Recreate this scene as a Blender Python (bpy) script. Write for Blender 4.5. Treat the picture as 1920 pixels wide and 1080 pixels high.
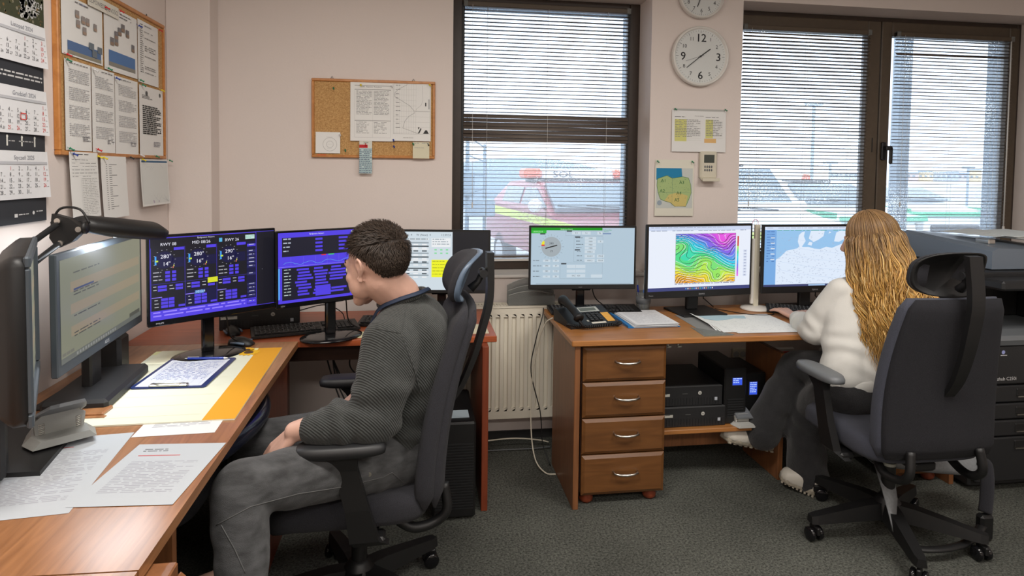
import bpy, bmesh, math, random
import numpy as np
from mathutils import Vector, Matrix, Euler
random.seed(7); np.random.seed(7)
for o in list(bpy.data.objects): bpy.data.objects.remove(o)
C = bpy.context.scene.collection
PI = math.pi

# ---------------------------------------------------------------- camera
YAW, PITCH, ROLL, FPX, PPX, PPY, ZC = 0.14687508, 0.04565169, 0.01192964, 1187.66, 960.0, 373.15, 1.48
_f = np.array([math.sin(YAW)*math.cos(PITCH), math.cos(YAW)*math.cos(PITCH), -math.sin(PITCH)])
_r = np.array([math.cos(YAW), -math.sin(YAW), 0.0]); _u = np.cross(_r, _f)
_rt = math.cos(ROLL)*_r + math.sin(ROLL)*_u; _up = -math.sin(ROLL)*_r + math.cos(ROLL)*_u
cd = bpy.data.cameras.new('camera'); cam = bpy.data.objects.new('camera', cd); C.objects.link(cam)
mw = Matrix.Identity(4)
for i in range(3):
    mw[i][0] = _rt[i]; mw[i][1] = _up[i]; mw[i][2] = -_f[i]; mw[i][3] = (0, 0, ZC)[i]
cam.matrix_world = mw
cd.sensor_width = 36; cd.lens = FPX/1920*36; cd.shift_y = -(540-PPY)/1920; cd.clip_start = .05; cd.clip_end = 300
bpy.context.scene.camera = cam

# ---------------------------------------------------------------- world, lights, exposure
sc = bpy.context.scene
sc.view_settings.view_transform = 'Standard'
try: sc.view_settings.look = 'None'
except Exception: pass
sc.view_settings.gamma = 1; sc.view_settings.exposure = 0.0; sc.view_settings.use_curve_mapping = False
w = bpy.data.worlds.new('overcast_sky'); sc.world = w; w.use_nodes = True
bg = w.node_tree.nodes['Background']; bg.inputs[0].default_value = (.87, .93, 1, 1); bg.inputs[1].default_value = 3.0
def area(name, loc, sx, sy, power, col=(1, .945, .88), rot=(0, 0, 0), spread=None):
    l = bpy.data.lights.new(name, 'AREA'); l.shape = 'RECTANGLE'; l.size = sx; l.size_y = sy
    l.energy = power; l.color = col
    if spread: l.spread = spread
    o = bpy.data.objects.new(name, l); C.objects.link(o); o.location = loc; o.rotation_euler = rot
    return o
LAMPS = [(-.1, 1.25), (1.9, 1.1), (-.15, -1.2), (1.9, -1.2)]
for x, y in LAMPS: area('ceiling_light_source', (x, y, 2.635), 1.1, .5, 40)

# ---------------------------------------------------------------- rays (pixel of the photograph -> point in the room)
def ray(px, py): return ((px-PPX)/FPX)*_rt - ((py-PPY)/FPX)*_up + _f
def aty(px, py, Y): r = ray(px, py); k = Y/r[1]; return Vector((r[0]*k, Y, ZC+r[2]*k))
def atz(px, py, Z): r = ray(px, py); k = (Z-ZC)/r[2]; return Vector((r[0]*k, r[1]*k, Z))
def atx(px, py, X): r = ray(px, py); k = X/r[0]; return Vector((X, r[1]*k, ZC+r[2]*k))

# ---------------------------------------------------------------- materials
def srgb(r, g, b):
    f = lambda c: ((c/255+.055)/1.055)**2.4 if c > 10 else c/255/12.92
    return (f(r), f(g), f(b))
def newmat(name):
    m = bpy.data.materials.new(name); m.use_nodes = True
    return m, m.node_tree, m.node_tree.nodes['Principled BSDF']
def mat(name, col, rough=.5, metal=0, var=0, vscale=8, bump=0, bscale=200, stretch=None, spec=None, alpha=None, coat=0, sheen=0, trans=0):
    m, nt, p = newmat(name); N = nt.nodes; L = nt.links
    p.inputs['Base Color'].default_value = (*col, 1); p.inputs['Roughness'].default_value = rough; p.inputs['Metallic'].default_value = metal
    if spec is not None: p.inputs['Specular IOR Level'].default_value = spec
    if coat: p.inputs['Coat Weight'].default_value = coat; p.inputs['Coat Roughness'].default_value = .1
    if sheen: p.inputs['Sheen Weight'].default_value = sheen
    if alpha is not None: p.inputs['Alpha'].default_value = alpha
    if trans: p.inputs['Transmission Weight'].default_value = trans
    tc = N.new('ShaderNodeTexCoord'); mp = N.new('ShaderNodeMapping'); L.new(tc.outputs['Object'], mp.inputs[0])
    if stretch: mp.inputs['Scale'].default_value = stretch
    if var:
        n = N.new('ShaderNodeTexNoise'); n.inputs['Scale'].default_value = vscale; n.inputs['Detail'].default_value = 6; L.new(mp.outputs[0], n.inputs[0])
        r = N.new('ShaderNodeMapRange'); r.inputs[1].default_value = .3; r.inputs[2].default_value = .7; r.inputs[3].default_value = 1-var; r.inputs[4].default_value = 1+var
        L.new(n.outputs[0], r.inputs[0])
        mx = N.new('ShaderNodeVectorMath'); mx.operation = 'SCALE'; mx.inputs[0].default_value = col; L.new(r.outputs[0], mx.inputs['Scale']); L.new(mx.outputs[0], p.inputs['Base Color'])
    if bump:
        n2 = N.new('ShaderNodeTexNoise'); n2.inputs['Scale'].default_value = bscale; n2.inputs['Detail'].default_value = 3; L.new(mp.outputs[0], n2.inputs[0])
        b = N.new('ShaderNodeBump'); b.inputs['Strength'].default_value = bump; b.inputs['Distance'].default_value = .003; L.new(n2.outputs[0], b.inputs['Height']); L.new(b.outputs[0], p.inputs['Normal'])
    return m
def wood(name, c0, c1, rough=.38, stretch=(3, 40, 40), coat=.15):
    m, nt, p = newmat(name); N = nt.nodes; L = nt.links
    tc = N.new('ShaderNodeTexCoord'); mp = N.new('ShaderNodeMapping'); mp.inputs['Scale'].default_value = stretch; L.new(tc.outputs['Object'], mp.inputs[0])
    n = N.new('ShaderNodeTexNoise'); n.inputs['Scale'].default_value = 1.1; n.inputs['Detail'].default_value = 8; n.inputs['Distortion'].default_value = 1.3; L.new(mp.outputs[0], n.inputs[0])
    r = N.new('ShaderNodeValToRGB'); r.color_ramp.elements[0].position = .3; r.color_ramp.elements[1].position = .7
    r.color_ramp.elements[0].color = (*c0, 1); r.color_ramp.elements[1].color = (*c1, 1); L.new(n.outputs[0], r.inputs[0]); L.new(r.outputs[0], p.inputs['Base Color'])
    p.inputs['Roughness'].default_value = rough; p.inputs['Coat Weight'].default_value = coat; p.inputs['Coat Roughness'].default_value = .25
    return m
def attrmat(name, rough=.6, emit=None, spec=.3):
    m, nt, p = newmat(name); N = nt.nodes; L = nt.links
    a = N.new('ShaderNodeAttribute'); a.attribute_name = 'Col'
    if emit is None: L.new(a.outputs['Color'], p.inputs['Base Color'])
    else:
        p.inputs['Base Color'].default_value = (.01, .01, .012, 1); L.new(a.outputs['Color'], p.inputs['Emission Color']); p.inputs['Emission Strength'].default_value = emit
    p.inputs['Roughness'].default_value = rough; p.inputs['Specular IOR Level'].default_value = spec
    return m
M = {}
M['wall'] = mat('painted_plaster', srgb(222, 211, 205), .85, bump=.12, bscale=90, var=.015, vscale=2)
M['white_paint'] = mat('white_paint', srgb(225, 220, 214), .6)
M['ceiling'] = mat('ceiling_paint', (.75, .73, .7), .9)
M['black'] = mat('black_plastic', (.006, .006, .0065), .48, bump=.05, bscale=600)
M['gloss_black'] = mat('gloss_black_plastic', (.006, .006, .007), .12)
M['dark'] = mat('dark_plastic', (.013, .0135, .015), .5, bump=.08, bscale=500)
M['key'] = mat('key_plastic', (.014, .0145, .016), .5)
M['grey_plastic'] = mat('grey_plastic', (.13, .14, .15), .45)
M['lgrey'] = mat('light_grey_plastic', (.42, .42, .40), .4)
M['white_plastic'] = mat('white_plastic', (.72, .7, .66), .35)
M['cream'] = mat('cream_plastic', (.62, .58, .47), .4)
M['chrome'] = mat('brushed_metal', (.6, .58, .54), .28, metal=1)
M['steel'] = mat('dark_steel', (.16, .16, .17), .35, metal=1)
M['bronze'] = mat('bronze_frame', (.040, .026, .019), .42, var=.1, vscale=40)
M['sash'] = mat('bronze_sash_frame', (.090, .066, .044), .45, var=.08, vscale=30)
M['slat'] = mat('bronze_slat', (.13, .105, .088), .4, metal=.1)
M['radiator'] = mat('radiator_enamel', srgb(222, 216, 200), .35)
M['grille'] = mat('radiator_grille_dark', (.02, .02, .02), .7)
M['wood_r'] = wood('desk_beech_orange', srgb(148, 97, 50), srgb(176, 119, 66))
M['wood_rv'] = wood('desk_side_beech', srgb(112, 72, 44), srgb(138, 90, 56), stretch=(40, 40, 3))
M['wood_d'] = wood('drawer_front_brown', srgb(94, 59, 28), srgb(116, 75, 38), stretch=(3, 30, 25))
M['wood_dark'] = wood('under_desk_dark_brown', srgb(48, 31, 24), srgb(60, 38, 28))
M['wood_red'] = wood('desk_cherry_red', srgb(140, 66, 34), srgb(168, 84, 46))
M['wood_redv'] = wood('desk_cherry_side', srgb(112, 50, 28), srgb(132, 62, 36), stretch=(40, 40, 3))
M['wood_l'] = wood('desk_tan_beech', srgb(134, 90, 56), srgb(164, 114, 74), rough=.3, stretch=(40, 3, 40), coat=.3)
M['wood_frame'] = wood('pine_frame', srgb(176, 112, 52), srgb(200, 136, 72), stretch=(20, 20, 20))
M['fabric_dark'] = mat('charcoal_fabric', (.021, .021, .027), .95, bump=.8, bscale=900, var=.45, vscale=500, sheen=.04)
M['fabric_seat'] = mat('slate_seat_fabric', (.050, .054, .075), .95, bump=.7, bscale=800, var=.2, vscale=400, sheen=.05)
M['fabric_rear'] = mat('dark_rear_fabric', (.011, .011, .015), .95, bump=.8, bscale=900, var=.5, vscale=500)
M['fabric_bag'] = mat('grey_bag_fabric', (.22, .23, .24), .9, bump=.5, bscale=700, var=.1, vscale=100)
M['blue_shell'] = mat('slate_blue_shell', (.10, .14, .20), .35)
M['print'] = attrmat('printed_paper', .75)
M['screen'] = attrmat('lit_screen', .35, emit=1.0)
M['screen_dim'] = attrmat('dim_lit_screen', .35, emit=.75)
M['car_paint'] = mat('white_car_paint', (.80, .82, .85), .3, coat=.5)
M['car_red'] = mat('red_car_paint', (.30, .02, .03), .35, coat=.5)
M['car_glass'] = mat('car_window_glass', (.11, .16, .19), .1, spec=.8)
M['tyre'] = mat('tyre_rubber', (.02, .02, .02), .8)
M['orange'] = mat('orange_beacon_plastic', (.85, .12, .02), .3)
M['hivis'] = mat('yellow_green_stripe', (.62, .80, .06), .5)
M['green'] = mat('green_stripe', (.03, .48, .24), .5)
M['asphalt'] = mat('wet_asphalt', (.30, .33, .36), .35, var=.2, vscale=3)
M['ext'] = mat('blue_grey_cladding', (.20, .27, .33), .6, var=.08, vscale=30)
M['skin'] = mat('skin', srgb(206, 164, 146), .5, var=.06, vscale=25, bump=.1, bscale=300)
M['sweater'] = mat('charcoal_knit', (.040, .043, .041), .95, bump=.7, bscale=400, var=.15, vscale=60, sheen=.25)
M['jeans'] = mat('black_denim', (.052, .053, .055), .9, bump=.6, bscale=600, var=.5, vscale=30, stretch=(.45, 1, 1.6), sheen=.1)
M['whiteshirt'] = mat('white_sweatshirt', srgb(206, 205, 200), .9, bump=.25, bscale=500, var=.03, vscale=10, sheen=.2)
M['blackcloth'] = mat('black_knit_trousers', (.018, .018, .02), .95, bump=.8, bscale=300, var=.2, vscale=40, sheen=.2)
M['hair_m'] = attrmat('dark_brown_hair', .55, spec=.25)
M['hair_w'] = attrmat('blonde_hair', .38, spec=.6)
M['shoe'] = mat('white_sneaker_leather', (.55, .52, .46), .5, bump=.3, bscale=80)
M['sole'] = mat('beige_sneaker_sole', (.38, .34, .27), .7, var=.3, vscale=60)
M['clear'] = mat('smoky_clear_plastic', (.25, .26, .25), .25, alpha=.55)
M['eye'] = mat('eye_white', (.7, .68, .65), .2)
M['red_socket'] = mat('red_socket_plastic', (.55, .03, .02), .35)
M['blue'] = mat('blue_folder_plastic', (.01, .16, .42), .4)
M['lcd_blue'] = None
def cordmat(): return M['black']
def ribbed(name, col, scale, axis, strength=.8, extra=.5):
    m = mat(name, col, .95, var=.15, vscale=60, sheen=.12); nt = m.node_tree; N = nt.nodes; L = nt.links; p = N['Principled BSDF']
    tc = N.new('ShaderNodeTexCoord'); w_ = N.new('ShaderNodeTexWave'); w_.bands_direction = axis; w_.inputs['Scale'].default_value = scale; w_.inputs['Distortion'].default_value = 1.2; w_.inputs['Detail'].default_value = 1; L.new(tc.outputs['Object'], w_.inputs[0])
    n = N.new('ShaderNodeTexNoise'); n.inputs['Scale'].default_value = 500; L.new(tc.outputs['Object'], n.inputs[0])
    a = N.new('ShaderNodeMath'); a.operation = 'MULTIPLY_ADD'; L.new(n.outputs[0], a.inputs[0]); a.inputs[1].default_value = extra; L.new(w_.outputs['Fac'], a.inputs[2])
    b = N.new('ShaderNodeBump'); b.inputs['Strength'].default_value = strength; b.inputs['Distance'].default_value = .003; L.new(a.outputs[0], b.inputs['Height']); L.new(b.outputs[0], p.inputs['Normal']); return m
M['sweater'] = ribbed('charcoal_knit', (.036, .039, .037), 60, 'DIAGONAL')
M['cuffs'] = ribbed('charcoal_ribbed_cuff', (.033, .036, .034), 55, 'X')
# carpet
def carpet():
    m, nt, p = newmat('grey_green_carpet'); N = nt.nodes; L = nt.links
    tc = N.new('ShaderNodeTexCoord')
    n = N.new('ShaderNodeTexNoise'); n.inputs['Scale'].default_value = 110; n.inputs['Detail'].default_value = 7; n.inputs['Roughness'].default_value = .85; L.new(tc.outputs['Object'], n.inputs[0])
    r = N.new('ShaderNodeValToRGB'); e = r.color_ramp.elements; e[0].position = .38; e[1].position = .62
    e[0].color = (.018, .020, .018, 1); e[1].color = (.20, .205, .18, 1); L.new(n.outputs[0], r.inputs[0])
    n3 = N.new('ShaderNodeTexNoise'); n3.inputs['Scale'].default_value = 2.2; n3.inputs['Detail'].default_value = 4; L.new(tc.outputs['Object'], n3.inputs[0])
    mr = N.new('ShaderNodeMapRange'); mr.inputs[1].default_value = .35; mr.inputs[2].default_value = .65; mr.inputs[3].default_value = .8; mr.inputs[4].default_value = 1.15; L.new(n3.outputs[0], mr.inputs[0])
    v = N.new('ShaderNodeVectorMath'); v.operation = 'SCALE'; L.new(r.outputs[0], v.inputs[0]); L.new(mr.outputs[0], v.inputs['Scale']); L.new(v.outputs[0], p.inputs['Base Color'])
    b = N.new('ShaderNodeBump'); b.inputs['Strength'].default_value = .9; b.inputs['Distance'].default_value = .006; L.new(n.outputs[0], b.inputs['Height']); L.new(b.outputs[0], p.inputs['Normal'])
    p.inputs['Roughness'].default_value = 1; p.inputs['Specular IOR Level'].default_value = .1
    return m
M['carpet'] = carpet()
def cork():
    m, nt, p = newmat('cork'); N = nt.nodes; L = nt.links
    tc = N.new('ShaderNodeTexCoord')
    n = N.new('ShaderNodeTexNoise'); n.inputs['Scale'].default_value = 150; n.inputs['Detail'].default_value = 5; L.new(tc.outputs['Object'], n.inputs[0])
    r = N.new('ShaderNodeValToRGB'); e = r.color_ramp.elements; e[0].position = .3; e[1].position = .7
    e[0].color = (*srgb(166, 122, 72), 1); e[1].color = (*srgb(208, 168, 112), 1); L.new(n.outputs[0], r.inputs[0]); L.new(r.outputs[0], p.inputs['Base Color']); p.inputs['Roughness'].default_value = .9
    return m
M['cork'] = cork()
# wet window glass: clear pane with small refracting rain drops
def wetglass():
    m = bpy.data.materials.new('rain_spotted_glass'); m.use_nodes = True; nt = m.node_tree; N = nt.nodes; L = nt.links; N.clear()
    out = N.new('ShaderNodeOutputMaterial'); t = N.new('ShaderNodeBsdfTransparent'); t.inputs[0].default_value = (.93, .96, 1, 1)
    g = N.new('ShaderNodeBsdfGlossy'); g.inputs['Roughness'].default_value = .02
    fr = N.new('ShaderNodeFresnel'); fr.inputs[0].default_value = 1.35
    mix = N.new('ShaderNodeMixShader'); L.new(fr.outputs[0], mix.inputs[0]); L.new(t.outputs[0], mix.inputs[1]); L.new(g.outputs[0], mix.inputs[2])
    tc = N.new('ShaderNodeTexCoord'); v = N.new('ShaderNodeTexVoronoi'); v.inputs['Scale'].default_value = 120; L.new(tc.outputs['Object'], v.inputs[0])
    n = N.new('ShaderNodeTexNoise'); n.inputs['Scale'].default_value = 2.5; L.new(tc.outputs['Object'], n.inputs[0])
    a = N.new('ShaderNodeMath'); a.operation = 'MULTIPLY_ADD'; L.new(n.outputs[0], a.inputs[0]); a.inputs[1].default_value = .9; a.inputs[2].default_value = -.27
    lt = N.new('ShaderNodeMath'); lt.operation = 'LESS_THAN'; L.new(v.outputs['Distance'], lt.inputs[0]); L.new(a.outputs[0], lt.inputs[1])
    rf = N.new('ShaderNodeBsdfRefraction'); rf.inputs['IOR'].default_value = 1.2; rf.inputs['Roughness'].default_value = .1
    b = N.new('ShaderNodeBump'); b.inputs['Strength'].default_value = 1; b.inputs['Distance'].default_value = .004; b.invert = True; L.new(v.outputs['Distance'], b.inputs['Height']); L.new(b.outputs[0], rf.inputs['Normal'])
    tl = N.new('ShaderNodeBsdfTranslucent'); tl.inputs[0].default_value = (.9, .95, 1, 1); m3 = N.new('ShaderNodeMixShader'); m3.inputs[0].default_value = .16; L.new(mix.outputs[0], m3.inputs[1]); L.new(tl.outputs[0], m3.inputs[2])
    mx = N.new('ShaderNodeMixShader'); L.new(lt.outputs[0], mx.inputs[0]); L.new(m3.outputs[0], mx.inputs[1]); L.new(rf.outputs[0], mx.inputs[2]); L.new(mx.outputs[0], out.inputs[0])
    return m
M['wetglass'] = wetglass()

# ---------------------------------------------------------------- mesh builder
class MB:
    def __init__(s): s.v = []; s.f = []; s.m = []; s.sm = []; s.c = []
    def add(s, vs, fs, mi=0, smooth=False, T=None, col=None):
        o = len(s.v)
        if T is not None: vs = [T @ Vector(p) for p in vs]
        s.v.extend([tuple(p) for p in vs])
        for f in fs:
            s.f.append(tuple(i+o for i in f)); s.m.append(mi); s.sm.append(smooth); s.c.append(col)
        return s
    def box(s, x0, x1, y0, y1, z0, z1, mi=0, bev=0, T=None, col=None):
        if x0 > x1: x0, x1 = x1, x0
        if y0 > y1: y0, y1 = y1, y0
        if z0 > z1: z0, z1 = z1, z0
        b = min(bev, (x1-x0)*.45, (y1-y0)*.45, (z1-z0)*.45)
        cx, cy, cz = (x0+x1)/2, (y0+y1)/2, (z0+z1)/2; h = ((x1-x0)/2, (y1-y0)/2, (z1-z0)/2)
        if b <= 0:
            vs = [(x0, y0, z0), (x1, y0, z0), (x1, y1, z0), (x0, y1, z0), (x0, y0, z1), (x1, y0, z1), (x1, y1, z1), (x0, y1, z1)]
            return s.add(vs, [(3, 2, 1, 0), (4, 5, 6, 7), (0, 1, 5, 4), (1, 2, 6, 5), (2, 3, 7, 6), (3, 0, 4, 7)], mi, False, T, col)
        vs = []; idx = {}
        for sx in (-1, 1):
            for sy in (-1, 1):
                for sz in (-1, 1):
                    sg = (sx, sy, sz)
                    for k in range(3):
                        idx[(sg, k)] = len(vs)
                        vs.append((cx+sx*(h[0]-(0 if k == 0 else b)), cy+sy*(h[1]-(0 if k == 1 else b)), cz+sz*(h[2]-(0 if k == 2 else b))))
        fs = []
        def addf(ids):
            p = [Vector(vs[i]) for i in ids]; n = (p[1]-p[0]).cross(p[2]-p[0]); c = sum(p, Vector())/len(p)-Vector((cx, cy, cz))
            fs.append(tuple(ids) if n.dot(c) > 0 else tuple(reversed(ids)))
        for k in range(3):
            a, c_ = [(1, 2), (0, 2), (0, 1)][k]
            for sg in (-1, 1):
                q = []
                for (u, v) in ((-1, -1), (1, -1), (1, 1), (-1, 1)):
                    g = [0, 0, 0]; g[k] = sg; g[a] = u; g[c_] = v; q.append(idx[(tuple(g), k)])
                addf(q)
        for k in range(3):
            a, c_ = [(1, 2), (0, 2), (0, 1)][k]
            for u in (-1, 1):
                for v in (-1, 1):
                    g0 = [0, 0, 0]; g0[k] = -1; g0[a] = u; g0[c_] = v; g1 = list(g0); g1[k] = 1
                    addf([idx[(tuple(g0), a)], idx[(tuple(g0), c_)], idx[(tuple(g1), c_)], idx[(tuple(g1), a)]])
        for sx in (-1, 1):
            for sy in (-1, 1):
                for sz in (-1, 1): addf([idx[((sx, sy, sz), k)] for k in range(3)])
        return s.add(vs, fs, mi, False, T, col)
    def loft(s, rings, mi=0, cap=True, smooth=True, T=None, closed=False, col=None):
        n = len(rings[0]); vs = [p for r in rings for p in r]; fs = []
        R = len(rings)
        for i in range(R-1 if not closed else R):
            a = i*n; b = ((i+1) % R)*n
            for j in range(n): fs.append((a+j, a+(j+1) % n, b+(j+1) % n, b+j))
        if cap and not closed: fs.append(tuple(reversed(range(n)))); fs.append(tuple((R-1)*n+j for j in range(n)))
        return s.add(vs, fs, mi, smooth, T, col)
    def tube(s, path, r, n=8, mi=0, cap=True, T=None, closed=False, flat=1.0, col=None, up=None):
        P = [Vector(p) for p in path]; R = len(P); rings = []
        rr = r if isinstance(r, (list, tuple)) else [r]*R
        tang = []
        for i in range(R):
            if closed: t = P[(i+1) % R]-P[i-1]
            else: t = P[min(i+1, R-1)]-P[max(i-1, 0)]
            tang.append(t.normalized() if t.length > 1e-9 else Vector((0, 0, 1)))
        ref = Vector(up) if up else (Vector((0, 0, 1)) if abs(tang[0].z) < .9 else Vector((1, 0, 0)))
        a = (ref-tang[0]*ref.dot(tang[0])).normalized()
        for i in range(R):
            a = (a-tang[i]*a.dot(tang[i])); a = a.normalized() if a.length > 1e-6 else Vector((1, 0, 0)); b = tang[i].cross(a)
            rings.append([tuple(P[i]+a*(math.cos(2*PI*k/n)*rr[i]*flat)+b*(math.sin(2*PI*k/n)*rr[i])) for k in range(n)])
        return s.loft(rings, mi, cap, True, T, closed, col)
    def cyl(s, c, r, h, axis='z', n=20, mi=0, r2=None, T=None, smooth=True, col=None):
        c = Vector(c); d = {'x': Vector((1, 0, 0)), 'y': Vector((0, 1, 0)), 'z': Vector((0, 0, 1))}[axis] if isinstance(axis, str) else Vector(axis).normalized()
        u = d.orthogonal().normalized(); v = d.cross(u); r2 = r if r2 is None else r2
        a = [c+u*math.cos(2*PI*k/n)*r+v*math.sin(2*PI*k/n)*r for k in range(n)]
        b = [c+d*h+u*math.cos(2*PI*k/n)*r2+v*math.sin(2*PI*k/n)*r2 for k in range(n)]
        s.add(a+b, [(k, (k+1) % n, n+(k+1) % n, n+k) for k in range(n)], mi, smooth, T, col)
        return s.add(a+b, [tuple(reversed(range(n))), tuple(range(n, 2*n))], mi, False, T, col)
    def lathe(s, prof, c=(0, 0, 0), n=24, mi=0, T=None, smooth=True, col=None):
        rings = [[(c[0]+r*math.cos(2*PI*k/n), c[1]+r*math.sin(2*PI*k/n), c[2]+z) for k in range(n)] for r, z in prof]
        return s.loft(rings, mi, True, smooth, T, False, col)
    def prism(s, poly, h0, h1, axis='z', mi=0, T=None, smooth=False, col=None):
        def q(p, h):
            return {'z': (p[0], p[1], h), 'y': (p[0], h, p[1]), 'x': (h, p[0], p[1])}[axis]
        n = len(poly); vs = [q(p, h0) for p in poly]+[q(p, h1) for p in poly]
        s.add(vs, [(k, (k+1) % n, n+(k+1) % n, n+k) for k in range(n)], mi, smooth, T, col)
        return s.add(vs, [tuple(reversed(range(n))), tuple(range(n, 2*n))], mi, False, T, col)
    def ell(s, c, r, mi=0, n=16, m=10, T=None, col=None):
        rings = []
        for i in range(m+1):
            th = PI*i/m; th = min(max(th, .02), PI-.02)
            rings.append([(c[0]+r[0]*math.sin(th)*math.cos(2*PI*k/n), c[1]+r[1]*math.sin(th)*math.sin(2*PI*k/n), c[2]-r[2]*math.cos(th)) for k in range(n)])
        return s.loft(rings, mi, True, True, T, False, col)
    def mesh(s, name, mats, fixn=True):
        me = bpy.data.meshes.new(name); me.from_pydata(s.v, [], s.f)
        for m in (mats if isinstance(mats, (list, tuple)) else [mats]): me.materials.append(m)
        me.polygons.foreach_set('material_index', s.m); me.polygons.foreach_set('use_smooth', s.sm)
        if any(c is not None for c in s.c):
            ca = me.color_attributes.new('Col', 'FLOAT_COLOR', 'CORNER'); arr = []
            for f, c in zip(s.f, s.c):
                c = c or (.5, .5, .5); arr.extend([c[0], c[1], c[2], 1.0]*len(f))
            ca.data.foreach_set('color', arr)
        if fixn:
            bm = bmesh.new(); bm.from_mesh(me); bmesh.ops.recalc_face_normals(bm, faces=bm.faces); bm.to_mesh(me); bm.free()
        me.update(); return me
    def build(s, name, mats, parent=None, fixn=True):
        return link(name, s.mesh(name, mats, fixn), parent)
def link(name, me, parent=None):
    o = bpy.data.objects.new(name, me); C.objects.link(o)
    if parent: o.parent = parent
    return o
def tag(o, label, cat, group=None, kind=None):
    o['label'] = label; o['category'] = cat
    if group: o['group'] = group
    if kind: o['kind'] = kind
    return o
def thing(name, label, cat, loc=(0, 0, 0), rz=0, group=None):
    o = bpy.data.objects.new(name, None); C.objects.link(o); o.empty_display_size = .05
    o.location = loc; o.rotation_euler = (0, 0, rz); return tag(o, label, cat, group)
def struct(name, mb, m, parent=None):
    o = mb.build(name, m, parent)
    if parent is None: o['kind'] = 'structure'
    return o
def R(d): return math.radians(d)
def TR(loc=(0, 0, 0), rx=0, ry=0, rz=0): return Matrix.Translation(loc) @ Euler((rx, ry, rz)).to_matrix().to_4x4()
def rrect(cx, cy, w, h, r, n=5):
    pts = []
    for (sx, sy, a0) in ((1, 1, 0), (-1, 1, 90), (-1, -1, 180), (1, -1, 270)):
        for k in range(n+1):
            a = R(a0+90*k/n); pts.append((cx+sx*(w/2-r)+r*math.cos(a), cy+sy*(h/2-r)+r*math.sin(a)))
    return pts
def bez(p0, p1, p2, p3, n=12):
    p0, p1, p2, p3 = map(Vector, (p0, p1, p2, p3)); o = []
    for i in range(n+1):
        t = i/n; o.append(p0*(1-t)**3+p1*3*t*(1-t)**2+p2*3*t*t*(1-t)+p3*t**3)
    return o
def spl(pts, n=6):
    P = [Vector(p) for p in pts]; P = [P[0]*2-P[1]]+P+[P[-1]*2-P[-2]]; o = []
    for i in range(1, len(P)-2):
        for k in range(n):
            t = k/n; a, b, c, d = P[i-1], P[i], P[i+1], P[i+2]
            o.append(.5*((2*b)+(c-a)*t+(2*a-5*b+4*c-d)*t*t+(3*b-a-3*c+d)*t**3))
    o.append(P[-2]); return o

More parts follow.
